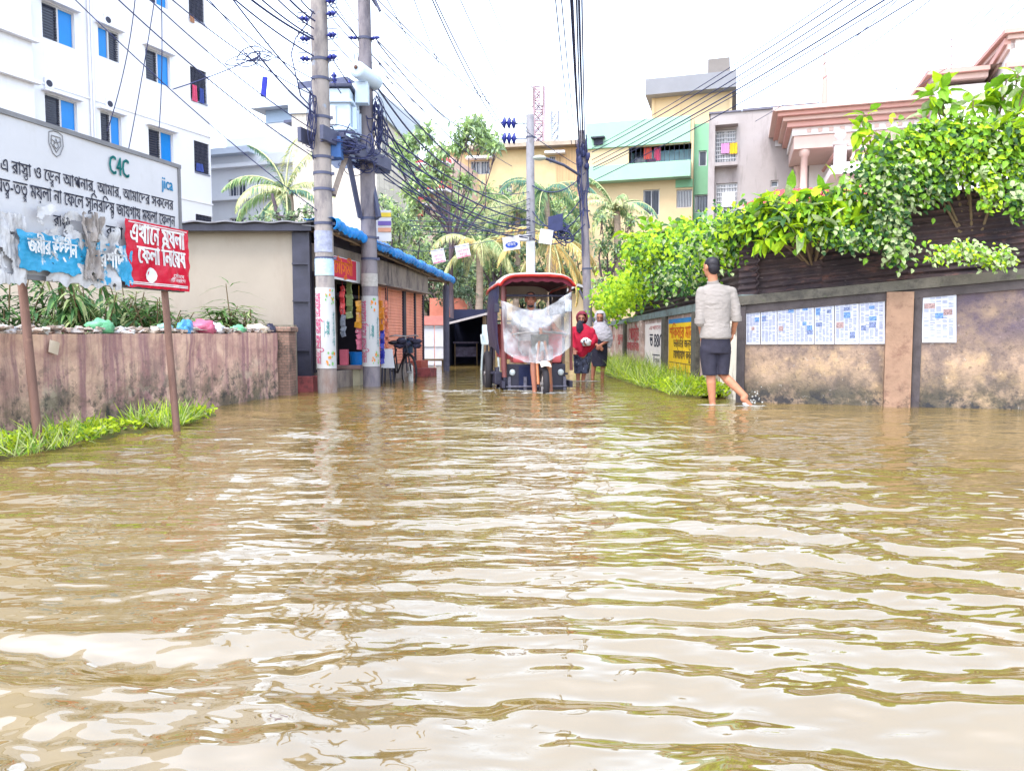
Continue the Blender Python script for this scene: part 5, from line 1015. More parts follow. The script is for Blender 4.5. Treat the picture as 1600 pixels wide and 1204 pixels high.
def whitew(root, A):
    h = A(937, 497); mb = MB(); R = head(mb, h, (-.12, -1, -.22), .95); ctube(mb, [h, h+V((0, .02, -.16))], [.05, .06])
    ctube(mb, [A(938, 518), A(937, 530), A(936, 550)], [.12, .13, .14]); ctube(mb, [A(926, 514), A(949, 514)], [.06, .06])
    for s_, pts in ((-1, (A(926, 516), A(924, 533, -.05), A(934, 540, -.19))), (1, (A(949, 516), A(951, 532, -.04), A(940, 538, -.20)))):
        ctube(mb, pts, [.05, .042, .028]); hand(mb, pts[-1], V((s_*-.6, -.3, -.5)), (0, 1, 0), .7, s_)
    for x0, x2 in ((930, 926), (943, 941)): ctube(mb, [A(x0, 552), A((x0+x2)/2, 570, -.02), A(x2, 588)], [.08, .055, .035]); foot(mb, A(x2, 588.5), (-.1, -1, 0))
    fin(mb, .0065).build('body', m_skin2, root); eyes(h, R, .95, root)
    m_ws = mat('white_shawl', C(236, 232, 244, 2.7), var=.05, s=9, bump=.25, layers=[dict(c=C(190, 185, 208, 2.7), s=7, st=(1, 1, 2), lo=.6, hi=.7, f=.5)])
    mb = MB(); ball(mb, h+V((.012, .03, .03)), (.115, .115, .135), 20, 14); ball(mb, h+V((.01, .02, -.12)), (.13, .12, .10), 18, 12); mb2 = fin(mb, .009, 2)
    keep = [i for i, f in enumerate(mb2.f) if not (sum(mb2.v[k][1] for k in f)/len(f) < h.y-.04 and abs(sum(mb2.v[k][0] for k in f)/len(f)-h.x) < .066 and h.z-.10 < sum(mb2.v[k][2] for k in f)/len(f) < h.z+.095)]
    hb = MB(); hb.v = mb2.v; hb.f = [mb2.f[i] for i in keep]; hb.m = [0]*len(keep); hb.sm = [True]*len(keep); wrinkle(hb, .01, 9, 4).build('hood', m_ws, root)
    mb = MB(); rings(mb, [(A(939, y).x+dx, A(939, y).y, A(939, y).z, rx, ry) for y, dx, rx, ry in ((503, -.01, .08, .09), (511, -.005, .17, .13), (520, .01, .215, .16), (528, .02, .22, .17), (533, .04, .19, .16))], 26)
    ctube(mb, [A(949, 516), A(952.5, 530, -.04), A(952, 540, -.04)], [.075, .07, .05]); ctube(mb, [A(926, 517), A(925, 529, -.05)], [.075, .065])
    wrinkle(wrinkle(fin(mb, .009, 3), .026, 10, 8, 2.2), .012, 18, 2, 1).build('shawl', m_ws, root)
    mb = MB(); rings(mb, [(A(936, y).x, A(936, y).y, A(936, y).z, rx, .15) for y, rx in ((527, .16), (540, .17), (555, .172), (572, .15))], 24)
    wrinkle(fin(mb, .009, 3), .014, 8, 3, .5).build('skirt', mat('black_skirt', C(42, 42, 62), var=.25, s=8), root)
woman(935, 589, 14.9, 486, 'woman in a white shawl and black skirt walking behind the red-shawled woman', whitew)
mb = MB(); ball(mb, at(915.5, 534, 13.66), (.095, .06, .075), 18, 12, nz=.35, seed=4); bg_ = mb.build('carrier_bag', m_bags[1], label='white plastic bag with dark print held by the woman in red', category='bag')
mb = MB(); box(mb, at(912.5, 533, 13.585), (.03, .01, .05)); box(mb, at(916, 531, 13.585), (.014, .01, .04)); mb.build('print', m_ink, bg_)
foam(at(908, 594, 13.9).x, 13.7, .35, .15, 24, 8, 'small ripples of foam at the feet of the two women')
# ================================================================= RIGHT BOUNDARY WALL
m_rw = mat('mossy_plaster', C(186, 158, 134, 1.75), var=.2, s=4, bump=.6, bs=30, layers=[dict(c=C(212, 180, 140, 1.75), s=5, lo=.48, hi=.62, f=.75), dict(c=C(90, 80, 106, 1.75), s=1.5, lo=.3, hi=.55, f=.85, zr=(.55, .92)), dict(c=C(112, 98, 98, 1.75), s=2.4, st=(1, 1, .8), lo=.48, hi=.60, f=.75),
    dict(c=C(84, 80, 70, 1.75), s=3.5, lo=.32, hi=.54, f=.95, zr=(.48, .14)), dict(c=C(55, 52, 58, 1.75), s=20, lo=.56, hi=.66, f=.5), dict(c=C(205, 198, 190, 1.75), s=17, lo=.63, hi=.68, f=.7), dict(c=C(50, 52, 60, 1.75), s=6, lo=.5, hi=.58, f=.9, zr=(.26, .06))])
m_band = mat('dark_wall_band', C(94, 86, 88, 2.0), var=.3, s=6, bump=.3, layers=[dict(c=C(110, 100, 110, 2.5), s=8, lo=.55, hi=.7)])  # plain dark tone for the band below the coping and two narrow strips
m_cop = mat('coping', C(128, 122, 112, 2.5), var=.2, s=5, bump=.4, layers=[dict(c=C(75, 72, 70, 2.5), s=4, lo=.5, hi=.65, f=.8), dict(c=C(110, 120, 80, 2.5), s=7, lo=.58, hi=.66, f=.7)])
m_pier = mat('orange_pier', C(184, 148, 124, 2.1), var=.15, s=6, bump=.35, layers=[dict(c=C(150, 110, 95, 2.5), s=8, lo=.52, hi=.64, f=.7), dict(c=C(80, 66, 60, 2.5), s=6, lo=.5, hi=.62, f=.9, zr=(.35, .05))])
R2 = Fac((2.92, 9.27), (.935, -.355))
z_l = R2.uv(1165, 462)[1]; u_l = R2.uv(1165, 500)[0]; u_r, z_r = R2.uv(1600, 420); zt2 = lambda u: z_l+(z_r-z_l)*(u-u_l)/(u_r-u_l); UE = u_r+1.6
rw = thing('boundary_wall', R2.P(2, 0), 'mossy stained boundary wall facing the camera on the right, with newspapers pasted on it', 'wall')
mb = MB()
def w2(u, v):
    uu = UE*u; zt = zt2(uu)-.12; z = -.2+(zt+.2)*v; b = mnoise.fractal(V((uu*3.3, z*3.3, 2)), 1, 2, 4); return R2.P(uu, z, -.1+.010*b-.04*max(0, mnoise.noise(V((uu*3, z*4, 9)))-.3)), R2.n
sheet(mb, w2, 130, 26, .2); mb.build('wall', m_rw, rw)
def slab(mb, F_, u0, u1, za0, za1, zb0, zb1, n0, n1):
    vs = [F_.P(u, z, n) for u, zz in ((u0, (za0, za1)), (u1, (zb0, zb1))) for n in (n1, n0) for z in zz]
    mb.add(vs, [(0, 1, 3, 2), (4, 6, 7, 5), (0, 4, 5, 1), (2, 3, 7, 6), (0, 2, 6, 4), (1, 5, 7, 3)])
mb = MB()
N = 24
for i in range(N):
    a, b = -.12+(UE+.12)*i/N, -.12+(UE+.12)*(i+1)/N; j = lambda x: .012*mnoise.noise(V((x*5, 1, 1)))
    slab(mb, R2, a, b, zt2(a)-.115, zt2(a)+j(a), zt2(b)-.115, zt2(b)+j(b), -.24, .07)
mb.build('coping', m_cop, rw)
mb = MB(); slab(mb, R2, 0, UE, zt2(0)-.22, zt2(0)-.117, zt2(UE)-.22, zt2(UE)-.117, -.05, .035); mb.build('dark_band', m_band, rw)
for x0, x1, m_, nn in ((1383, 1425, m_pier, .09), (1427, 1440, m_band, .03), (1152, 1165, m_band, .05)):
    a, b = R2.uv(x0, 500)[0], R2.uv(x1, 500)[0]; mb = MB()
    def pf_(u, v, a=a, b=b, nn=nn): z = -.18+(zt2(a)-.12+.18)*v; return R2.P(a+(b-a)*u, z, nn-.06+.008*mnoise.noise(V((u*3, z*5, a)))), R2.n
    sheet(mb, pf_, 6, 20, .12); mb.build('pier', m_, rw)
R1 = Fac((3.0, 27), (-.0055, -1)); U1 = 27-9.3
r1w = thing('boundary_wall', R1.P(10, 0), 'receding boundary wall along the right of the road with painted panels', 'wall')
zt1 = lambda u: 1.27+.07*u/U1
m_rw1 = mat('pink_white_plaster', C(220, 190, 180, 1.9), var=.12, s=3, bump=.4, layers=[dict(c=C(240, 225, 215, 1.3), s=3.3, lo=.5, hi=.62, f=.8), dict(c=C(120, 100, 90, 1.9), s=4, st=(1, 1, .3), lo=.54, hi=.66, f=.8), dict(c=C(90, 90, 60, 1.3), s=6, lo=.47, hi=.6, f=.9, zr=(.5, .1))])
mb = MB(); sheet(mb, lambda u, v: (R1.P(U1*u, -.2+(zt1(U1*u)+.08)*v, -.1+.01*mnoise.noise(V((u*40, v*5, 3)))), R1.n), 90, 12, .2); mb.build('wall', m_rw1, r1w)
mb = MB(); slab(mb, R1, 0, U1+.05, zt1(0)-.12, zt1(0), zt1(U1)-.12, zt1(U1), -.24, .06); mb.build('coping', mat('coping_green', C(120, 135, 135, 1.3), var=.2, s=5, bump=.3, layers=[dict(c=C(85, 85, 80, 1.3), s=4)]), r1w)
ux = lambda px: R1.uv(px, 540)[0]
for px, m_ in ((956, m_rw1), (965, m_rw1), (978, m_cop), (1004.5, m_rw1), (1041, m_cop), (1090, m_cop)):
    a = ux(px); mb = MB(); fbox(mb, R1, a-.16, a+.16, -.18, zt1(a)-.121, .0, .07); mb.build('pier', m_, r1w)
m_yel = mat('yellow_paint', C(250, 205, 30, 1.5), var=.08, s=4, layers=[dict(c=C(190, 150, 60, 1.5), s=4, lo=.5, hi=.66, f=.75, zr=(.6, .25)), dict(c=C(90, 95, 70, 1.5), s=5, lo=.5, hi=.6, f=.8, zr=(.35, .1)), dict(c=C(215, 160, 30, 1.5), s=9, st=(1, 1, .2), lo=.58, hi=.7)])
m_bl = mat('blue_paint', C(60, 140, 200), var=.15, s=6); m_orl = mat('orange_paint', C(240, 120, 25), var=.15, s=9, bump=0); m_dkl = mat('dark_letter', C(95, 80, 60), var=.2, bump=0); m_rdl = mat('red_letter', C(215, 90, 95), var=.3, s=20, bump=0)
a, b = ux(1046), ux(1087)
mb = MB(); fbox(mb, R1, a, b, -.1, 1.06, .012, .018); mb.build('yellow_panel', m_yel, r1w)
mb = MB(); fbox(mb, R1, a, b, 1.063, 1.14, .012, .02); mb.build('blue_stripe', m_bl, r1w)
f1 = lambda u, v: R1.P(u, v, .023)
mb = MB(); put_text(mb, 'শিক্ষার মান', f1, a+.1, b-.1, .80, .30, 0, .012); mb.build('orange_lettering', m_orl, r1w)
mb = MB(); put_text(mb, 'ভর্তির জন্য', f1, a+.45, b-.15, .64, .2, 0, .006); put_text(mb, 'েযাগােযাগ করুন', f1, a+.45, b-.15, .44, .22, 0, .006); mb.build('dark_lettering', m_dkl, r1w)
mb = MB()
for z in (.36, .22): fbox(mb, R1, a+.1, b, z, z+.012, .0185, .022)
for t in (.35, .7): fbox(mb, R1, a+t*(b-a), a+t*(b-a)+.015, .08, .359, .0185, .0225)
mb.build('brick_lines', m_dkl, r1w)
a, b = ux(1009), ux(1037); mb = MB(); fbox(mb, R1, a, b, -.1, 1.1, .012, .018); mb.build('white_panel', mat('white_paint', C(240, 230, 225, 1.4), var=.07, s=4, layers=[dict(c=C(130, 110, 95, 1.4), s=5, lo=.5, hi=.64, f=.8, zr=(.5, .15))]), r1w)
mb = MB(); put_text(mb, 'ভ ৪৪৫', f1, a+.6, b-.1, .62, .42, 0, .02); fbox(mb, R1, a+.9, b-.3, .45, .47, .019, .024); put_text(mb, 'িনেষধ', f1, a+1.0, b-.3, .3, .14); mb.build('dark_lettering', m_ink, r1w)
mb = MB(); put_text(mb, 'এখােন', f1, a+.5, b-.2, .97, .12); put_text(mb, 'েপাস্টার', f1, ux(984), ux(1001), .75, .45, 0, .02); put_text(mb, 'লাগােনা িনেষধ', f1, ux(981), ux(1002), .5, .3, 0, .02); put_text(mb, 'আসুন', f1, ux(959), ux(974), .7, .3, 0, .02); mb.build('red_lettering', m_rdl, r1w)
a, b = ux(1128), U1-.02; mb = MB(); fbox(mb, R1, a, b, -.1, 1.05, .012, .018); mb.build('white_panel', mat('peeling_white', C(240, 230, 215, 1.4), var=.08, s=5, layers=[dict(c=C(110, 100, 85, 1.4), s=6, st=(1, 1, .4), lo=.54, hi=.62, f=.85)]), r1w)
# newspapers pasted on the wall
m_news = mat('newsprint', C(232, 236, 250, 2.0), var=.03, s=6, bump=.05); m_prt = mat('news_text', C(174, 180, 214, 2.0), var=.15, s=60, bump=0); m_pic = mat('news_photo', C(135, 148, 190, 2.0), var=.75, s=70, bump=0); m_pic2 = mat('news_photo_warm', C(190, 160, 160, 2.0), var=.7, s=70, bump=0); m_picb = mat('news_photo_blue', C(120, 160, 220, 2.0), var=.75, s=70, bump=0)
def newspaper(x0, x1, yt0, yt1, yb0, yb1, label, seed, dens=1.0, blue=False, nn=.02):
    random.seed(seed)
    def f(u, v, off=0.0):
        px = x0+(x1-x0)*u; py = (yb0+(yb1-yb0)*u)*(1-v)+(yt0+(yt1-yt0)*u)*v; uu, z = R2.uv(px, py, nn); return R2.P(uu, z, nn+off+.0025*mnoise.noise(V((u*5, v*5, seed))))
    mb = MB(); sheet(mb, lambda u, v: (f(u, v), R2.n), 8, 10, .002); o = mb.build('newspaper', m_news, label=label, category='newspaper', group='newspaper sheets pasted on the wall')
    pics = []
    for k in range(random.choice((3, 4, 4))): w_, h_ = random.uniform(.2, .34), random.uniform(.07, .14); pics.append((random.choice((.06, .38, .62)), random.uniform(.08, .82), w_, h_))
    mb = MB(); mp = MB(); ncol = 5 if x1-x0 > 30 else 4
    for x, y, w_, h_ in pics: mp = MB(); mp.add([f(x, y, .004), f(x+w_, y, .004), f(x+w_, y+h_, .004), f(x, y+h_, .004)], [(0, 1, 2, 3)], random.choice((0, 0, 1, 2) if not blue else (0, 2, 2))); mp.build('photo', [m_pic, m_pic2, m_picb], o)
    for c in range(ncol):
        a = .05+.9*c/ncol; w_ = .9/ncol-.035; y = .96
        while y > .05:
            hd = random.random() < .06; h_ = .018 if hd else .009
            if not any(px_-.02 < a+w_/2 < px_+pw+.02 and py_-.01 < y < py_+ph+.01 for px_, py_, pw, ph in pics) and random.random() < dens:
                e = a+w_*(1 if random.random() > .12 else random.uniform(.4, .9)); mb.add([f(a, y, .003), f(e, y, .003), f(e, y+h_, .003), f(a, y+h_, .003)], [(0, 1, 2, 3)])
            y -= .0165 if not hd else .03
    mb.build('print', m_prt, o)
xs = [1165, 1188, 1214, 1242, 1272, 1303.5, 1342, 1383]; od = ('first', 'second', 'third', 'fourth', 'fifth', 'sixth')
for i in range(7):
    ty = lambda x: 477+(461-477)*(x-1165)/218; by = lambda x: 538-1*(x-1165)/218
    newspaper(xs[i]+.6, xs[i+1]-.6, ty(xs[i]), ty(xs[i+1]), by(xs[i]), by(xs[i+1]), ('%s newspaper page from the left in the long row on the wall' % od[i]) if i < 6 else 'newspaper page in the long row right beside the orange pier', 30+i, .9, i in (3, 4))
newspaper(1440.5, 1494, 459, 455.5, 535, 535, 'single newspaper page pasted alone right of the orange pier', 51, .6)
# rusty corrugated fence standing on the wall
m_fen = mat('rusty_tin', C(92, 74, 76, 2.0), var=.3, s=3, st=(1, 1, 2), rough=.7, bump=.25, layers=[dict(c=C(58, 50, 60, 2.0), s=2.2, lo=.46, hi=.6, f=.8), dict(c=C(140, 100, 92, 2.0), s=4, st=(1, 1, 3), lo=.56, hi=.66, f=.8), dict(c=C(165, 150, 150, 2.0), s=9, st=(1, 1, 4), lo=.6, hi=.68, f=.7)])
fe = thing('tin_fence', R2.P(2, 1.4, -.15), 'dark rusty corrugated tin fence on top of the right wall', 'fence')
hf = lambda u: 1.02-.03*u+.05*mnoise.noise(V((u*2, 0, 0)))
for k in range(5):
    a = -.1+k*.95; b = a+.97; mb = MB(); t = random.uniform(-.02, .02)
    sheet(mb, lambda u, v: (R2.P(a+(b-a)*u, zt2(a+(b-a)*u)+.0+hf(a)*v*1.0+t*u, -.12-.012*(k % 2)+.016*math.sin(v*math.pi*2*13)+.02*mnoise.noise(V((u*2, v*3, k)))), R2.n), 10, 104, .006); mb.build('tin_sheet', m_fen, fe)
fe2 = thing('tin_fence', R1.P(12, 1.3, -.2), 'low dark fence on the receding wall, mostly hidden by creepers', 'fence')
for k in range(4):
    a = U1-9.5+k*2.38; mb = MB(); sheet(mb, lambda u, v: (R1.P(a+2.4*u, zt1(a)+.72*v+.1*(k == 3)*v, -.16+.014*math.sin(v*math.pi*18)), R1.n), 8, 72, .006); mb.build('tin_sheet', m_fen, fe2)

# ================================================================= VEGETATION ON THE RIGHT WALL
v1 = leafmat('vine_lime', C(192, 230, 42, 1.6)); v2 = leafmat('vine_green', C(145, 200, 55, 1.9)); v3 = leafmat('vine_deep', C(70, 118, 62, 2.3)); v4 = leafmat('vine_sheen', C(208, 228, 165, 2.0)); VM = [v1, v2, v3, v4]  # pale slot paints leaf sheen, deep slot paints shading inside the foliage
m_twig = mat('twig', C(135, 115, 90), s=9)
def leafy(name, label, blobs, Ln, Wd, ms, root_px, dens=1.0, mats=None, far=False, cat='shrub', group=None, droop=.35, zb=-.25, dy=.35):
    """plant from clumps given as (px, py, r_px, Y)"""
    b0 = V(root_px); t = thing(name, b0, label, cat, group); st = MB(); lf = MB()
    for (px, py, r, Y) in blobs:
        c = at(px, py, Y); R_ = r*Y/F; n = int(dens*26*(R_/Ln)**2*(.7 if far else .5))+6
        clump(lf, c, (R_, R_*dy/.35*.8, R_*.85), n, Ln, Wd, ms, far, .35, zb, droop)
        mid = b0.lerp(c, .55)+V((random.uniform(-.1, .1), 0, .06)); tube(st, [b0, mid, c, c+V((random.uniform(-.3, .3)*R_, 0, R_*.7))], [.018, .013, .008, .003], 5)
    st.build('stems', m_twig, t); lf.build('leaves', mats or VM, t); return t
np.random.seed(40); random.seed(40)
YB = 8.75
leafy('broadleaf_shrub', 'broad-leaved lime green shrub spilling over the tin fence right of the man', [(1175, 352, 22, 9.0), (1205, 322, 24, 8.9), (1240, 312, 22, 8.8), (1268, 325, 26, 8.7), (1225, 350, 24, 8.7), (1285, 302, 20, 8.8), (1310, 320, 24, 8.7), (1330, 350, 20, 8.6), (1195, 375, 15, 8.8), (1290, 350, 22, 8.55), (1315, 296, 14, 8.9), (1250, 365, 14, 8.6)], .20, .105, (0, 0, 1, 1, 2, 3), at(1270, 420, 9.2), 2.2, cat='shrub')
leafy('broadleaf_shrub', 'tall broad-leaved shoot standing up before the salmon balcony', [(1352, 185, 14, 8.7), (1342, 205, 12, 8.7), (1366, 215, 15, 8.7), (1360, 240, 18, 8.7), (1385, 235, 14, 8.7), (1375, 262, 20, 8.6)], .17, .09, (0, 0, 1), at(1370, 400, 8.9), 1.8)
leafy('broadleaf_shrub', 'tallest broad-leaved shrub at the right edge above the fence', [(1455, 150, 18, 8.5), (1475, 185, 24, 8.5), (1445, 205, 20, 8.5), (1500, 205, 24, 8.4), (1520, 165, 18, 8.4), (1548, 150, 20, 8.4), (1572, 128, 15, 8.3), (1590, 180, 24, 8.2), (1560, 205, 24, 8.3), (1425, 225, 20, 8.5), (1600, 140, 14, 8.2), (1615, 205, 26, 8.1), (1470, 140, 12, 8.5), (1590, 118, 10, 8.3), (1530, 210, 20, 8.3)], .20, .105, (0, 0, 1, 1, 3), at(1520, 400, 8.6), 2.0)
def vine(name, label, pts, spread, n, Ln, Wd, ms, seed, Yoff=0.0):
    """creeper leaves laid over the fence along a pixel polyline"""
    np.random.seed(seed); random.seed(seed); t = thing(name, at(*pts[0]), label, 'creeper', 'creepers hanging over the tin fence'); st = MB(); lf = MB(); W_ = [at(*p) for p in pts]; tube(st, W_, .008, 5)
    P = []; D = []; U = []
    for i in range(n):
        k = random.random()*(len(W_)-1); a = int(k); p = W_[a].lerp(W_[a+1], k-a); s_ = spread*W_[a].y/F
        P.append(p+V((random.gauss(0, s_), random.uniform(-.14, .05), random.gauss(0, s_*.8)))); D.append((random.gauss(0, .6), -.5+random.gauss(0, .3), -.6+random.gauss(0, .4))); U.append((random.gauss(0, .3), -1+random.gauss(0, .4), .6+random.gauss(0, .3)))
    leaves(lf, [tuple(p) for p in P], D, U, Ln*np.random.uniform(.5, 1.3, n), Wd*np.random.uniform(.6, 1.2, n), np.random.choice(ms, n), .3); st.build('stems', m_twig, t); lf.build('leaves', VM, t)
ce = ('heart-leaved creeper mass covering the fence top under the tallest shrub', [(1400, 255, 8.5), (1450, 240, 8.4), (1510, 235, 8.3), (1560, 250, 8.2), (1620, 265, 8.1)])
vine('creeper', ce[0], ce[1], 24, 2300, .075, .062, (0, 1, 1, 3, 2), 1)
vine('creeper', 'pale creeper curtain hanging down the fence above the orange pier', [(1350, 270, 8.5), (1385, 310, 8.45), (1395, 350, 8.45), (1400, 405, 8.45)], 13, 850, .07, .058, (1, 2, 3, 3), 2)
vine('creeper', 'creeper strand dangling alone in front of the dark tin at upper right', [(1535, 255, 8.15), (1545, 290, 8.12), (1540, 325, 8.1)], 9, 260, .065, .055, (0, 1, 3), 3)
vine('creeper', 'creeper patch spreading on the coping below the tin at the right', [(1450, 400, 8.25), (1500, 390, 8.15), (1540, 400, 8.05), (1570, 405, 8.0)], 11, 520, .055, .04, (0, 1, 3, 3), 4)
vine('creeper', 'dense creeper below the tall shoot with gaps of dark tin', [(1362, 295, 8.6), (1385, 275, 8.5), (1420, 285, 8.4), (1470, 280, 8.35)], 24, 1500, .075, .062, (1, 1, 2, 2, 3), 5)
vine('creeper', 'dark ragged creeper between the broad-leaved shrub and the pier', [(1290, 370, 8.6), (1330, 375, 8.5), (1370, 370, 8.5)], 12, 420, .06, .05, (2, 2, 3, 1), 6)
vine('creeper', 'small creeper tuft at the far right edge of the fence', [(1580, 300, 8.05), (1600, 330, 8.0)], 14, 260, .07, .06, (2, 1, 3), 7)
vine('creeper', 'creeper mass with small pale leaves behind the head of the man', [(1075, 395, 11), (1110, 385, 10.2), (1140, 365, 9.6), (1150, 395, 9.5)], 20, 1500, .075, .055, (0, 1, 1, 2, 3), 8)
vine('creeper', 'dark thin creeper over the fence to the left of the head of the man', [(1030, 450, 13.5), (1060, 425, 12), (1090, 440, 10.8)], 16, 900, .075, .055, (2, 2, 1, 3), 9)
vine('creeper', 'yellow-green creeper draped low over the receding wall', [(950, 480, 19), (975, 455, 17.5), (1000, 440, 16), (1025, 425, 15)], 17, 2000, .11, .085, (0, 0, 0, 1), 10)
vine('creeper', 'bright lime creeper filling between the broad-leaved shrub and the tall shoot', [(1200, 345, 8.95), (1250, 340, 8.8), (1300, 345, 8.7), (1350, 330, 8.6)], 22, 900, .085, .06, (0, 0, 1, 1, 2), 21)
vine('creeper', 'lime creeper bridging the fence corner right of the head of the man', [(1135, 365, 9.9), (1165, 350, 9.3), (1200, 330, 9.0)], 17, 800, .085, .06, (0, 0, 1, 2), 22)
vine('creeper', 'bright creeper draped over the crest below the tallest shrub', [(1420, 230, 8.5), (1470, 222, 8.4), (1530, 225, 8.3), (1600, 225, 8.1)], 24, 900, .10, .07, (0, 1, 1, 1, 2), 23)
vine('creeper', 'bright creeper on the crest of the receding wall', [(1000, 400, 14), (1040, 388, 13), (1085, 372, 11.8)], 18, 1300, .10, .07, (0, 0, 1, 1, 2), 24)
np.random.seed(44)
leafy('broadleaf_shrub', 'large-leaved lime shrub above the wall left of the man', [(985, 375, 17, 14.5), (1005, 362, 15, 14.5), (1030, 372, 17, 14), (1015, 395, 18, 14), (1050, 360, 14, 13), (1075, 355, 16, 12.5), (1045, 395, 14, 13), (1000, 405, 13, 14)], .26, .15, (0, 0, 1, 1, 3), at(1025, 460, 14.2), 2.4)
leafy('shrub', 'bright leafy shrub between the large-leaved shrub and the man', [(1100, 350, 20, 11.8), (1120, 365, 18, 11.2), (1085, 375, 16, 12), (1135, 345, 15, 11.5), (1070, 385, 14, 12.2)], .11, .055, (0, 0, 1, 1, 2), at(1100, 440, 11.8), 1.4)
leafy('shrub', 'bright yellow-green hedge shrub at the far end of the receding wall', [(945, 460, 18, 22), (960, 445, 18, 21), (975, 470, 16, 20), (950, 485, 12, 22), (985, 450, 14, 19)], .16, .08, (0, 0, 0, 1), at(962, 500, 21.5), 1.5)
# ================================================================= BUILDINGS
def wall_holes(mb, F_, u0, u1, z0, z1, holes, depth=.18, m=0, mr=None):
    """front face with real openings and their reveals"""
    us = sorted({u0, u1, *[h[0] for h in holes], *[h[1] for h in holes]}); zs = sorted({z0, z1, *[h[2] for h in holes], *[h[3] for h in holes]})
    us = [u for u in us if u0-1e-6 <= u <= u1+1e-6]; zs = [z for z in zs if z0-1e-6 <= z <= z1+1e-6]
    for a, b in zip(us, us[1:]):
        for c, d in zip(zs, zs[1:]):
            mu, mz = (a+b)/2, (c+d)/2
            if any(h[0] < mu < h[1] and h[2] < mz < h[3] for h in holes): continue
            mb.add([F_.P(a, c), F_.P(b, c), F_.P(b, d), F_.P(a, d)], [(0, 1, 2, 3)], m)
    for a, b, c, d in holes:
        k = (F_.P(a, c), F_.P(b, c), F_.P(b, d), F_.P(a, d)); q = [p-F_.n*depth for p in k]
        for i in range(4): mb.add([k[i], q[i], q[(i+1) % 4], k[(i+1) % 4]], [(0, 1, 2, 3)], m if mr is None else mr)
def block(mb, F_, u0, u1, z0, z1, D, holes=(), depth=.18, m=0):
    wall_holes(mb, F_, u0, u1, z0, z1, list(holes), depth, m)
    a = [F_.P(u0, z0), F_.P(u1, z0), F_.P(u1, z1), F_.P(u0, z1)]; b = [p-F_.n*D for p in a]
    mb.add(a+b, [(1, 5, 6, 2), (4, 0, 3, 7), (3, 2, 6, 7), (5, 4, 7, 6)], m)
m_frame = mat('window_frame', C(225, 225, 230), var=.05, bump=0); m_glass = mat('window_dark', C(55, 65, 90), var=.3, s=2, rough=.15, bump=0, spec=.6); m_bshut = mat('blue_glass', C(0, 152, 250, 1.8), var=.06, s=2, rough=.25, bump=0); m_grille = mat('grille', C(70, 72, 90), var=.2, bump=0); m_cloth = [mat('cloth_'+n, C(*c), var=.12, s=9) for n, c in (('pink', (230, 90, 130)), ('blue', (70, 90, 170)), ('yellow', (250, 200, 50)), ('white', (240, 240, 245)), ('coral', (235, 100, 90)), ('lilac', (230, 160, 215)))]
def window(F_, par, h, panes, grille=True, depth=.18, fm=None, gm_=None, bars='v', n_b=None, gr_range=(0, 1)):
    """frame + panes [(t0,t1,mat)] + grille inside hole h=(u0,u1,z0,z1)"""
    u0, u1, z0, z1 = h; w_ = MB(); t = .045
    for a, b, c, d in ((u0, u0+t, z0, z1), (u1-t, u1, z0, z1), (u0+t, u1-t, z0, z0+t), (u0+t, u1-t, z1-t, z1)): fbox(w_, F_, a, b, c, d, -depth+.03, -depth+.09)
    for x in panes[1:]: q = u0+(u1-u0)*x[0]; fbox(w_, F_, q-.03, q+.03, z0+t, z1-t, -depth+.03, -depth+.095)
    o = w_.build('window', fm or m_frame, par)
    for t0, t1, m_ in panes:
        mb = MB(); a, b = u0+(u1-u0)*t0, u0+(u1-u0)*t1; fbox(mb, F_, a+.03, b-.03, z0+.03, z1-.03, -depth-.02+(.05 if m_ is m_bshut else 0), -depth+.01+(.05 if m_ is m_bshut else 0)); mb.build('pane', m_, o)
    if grille:
        mb = MB(); a, b = u0+(u1-u0)*gr_range[0]+.04, u0+(u1-u0)*gr_range[1]-.03; n_ = n_b or 9
        for k in range(1, n_):
            if bars == 'v': x = a+(b-a)*k/n_; fbox(mb, F_, x-.012, x+.012, z0+.05, z1-.05, -depth+.1, -depth+.125)
            else: z = z0+(z1-z0)*k/n_; fbox(mb, F_, a, b, z-.016, z+.016, -depth+.1, -depth+.125)
        mb.build('grille', gm_ or m_frame, o)
    return o
def laundry(F_, px, py, w_, h_, m_, label, n=.05):
    u, z = F_.uv(px, py, n); k = abs(F_.P(u, z).y)/F; W_, H_ = w_*k, h_*k; mb = MB()
    sheet(mb, lambda a, b: (F_.P(u+(a-.5)*W_, z+(b-.5)*H_, n+.03*math.sin(a*14+b*2)), F_.n), 14, 6, .01); mb.build('laundry', m_, label=label, category='laundry', group='washing hung out on balconies')
# 1. white apartment block on the left
WB = Fac((-13, 30), (.397, .918)); ue = WB.uv(331, 300)[0]
m_wall_w = mat('white_wall', C(240, 240, 246, 1.35), var=.03, s=.8, bump=.05, layers=[dict(c=C(212, 216, 228, 1.35), s=.9, st=(1, 1, .15), lo=.54, hi=.75, f=.6)])
b1 = thing('apartment_block', WB.P(-4, 0, -4), 'tall white apartment block with blue window shutters at upper left', 'building')
def hole(F_, x0, y0, x1, y1): a, zt = F_.uv(x0, y0); b, zb = F_.uv(x1, y1); return (a, b, zb, zt)
wins = [(65, 0, 118, 78, 'db'), (153, 39, 187, 100, 'bd'), (227, 73, 267, 138, 'db'), (70, 145, 122, 207, 'db'), (157, 173, 191, 230, 'db'), (232, 198, 272, 258, 'db'), (226, -55, 263, 16, 'db'), (62, -150, 112, -60, 'db')]
bal = [(297, 103, 324, 164), (303, 219, 328, 274), (294, -30, 320, 38), (306, 334, 333, 368)]
hs_ = [hole(WB, *w_[:4]) for w_ in wins]; hb_ = [hole(WB, *w_) for w_ in bal]
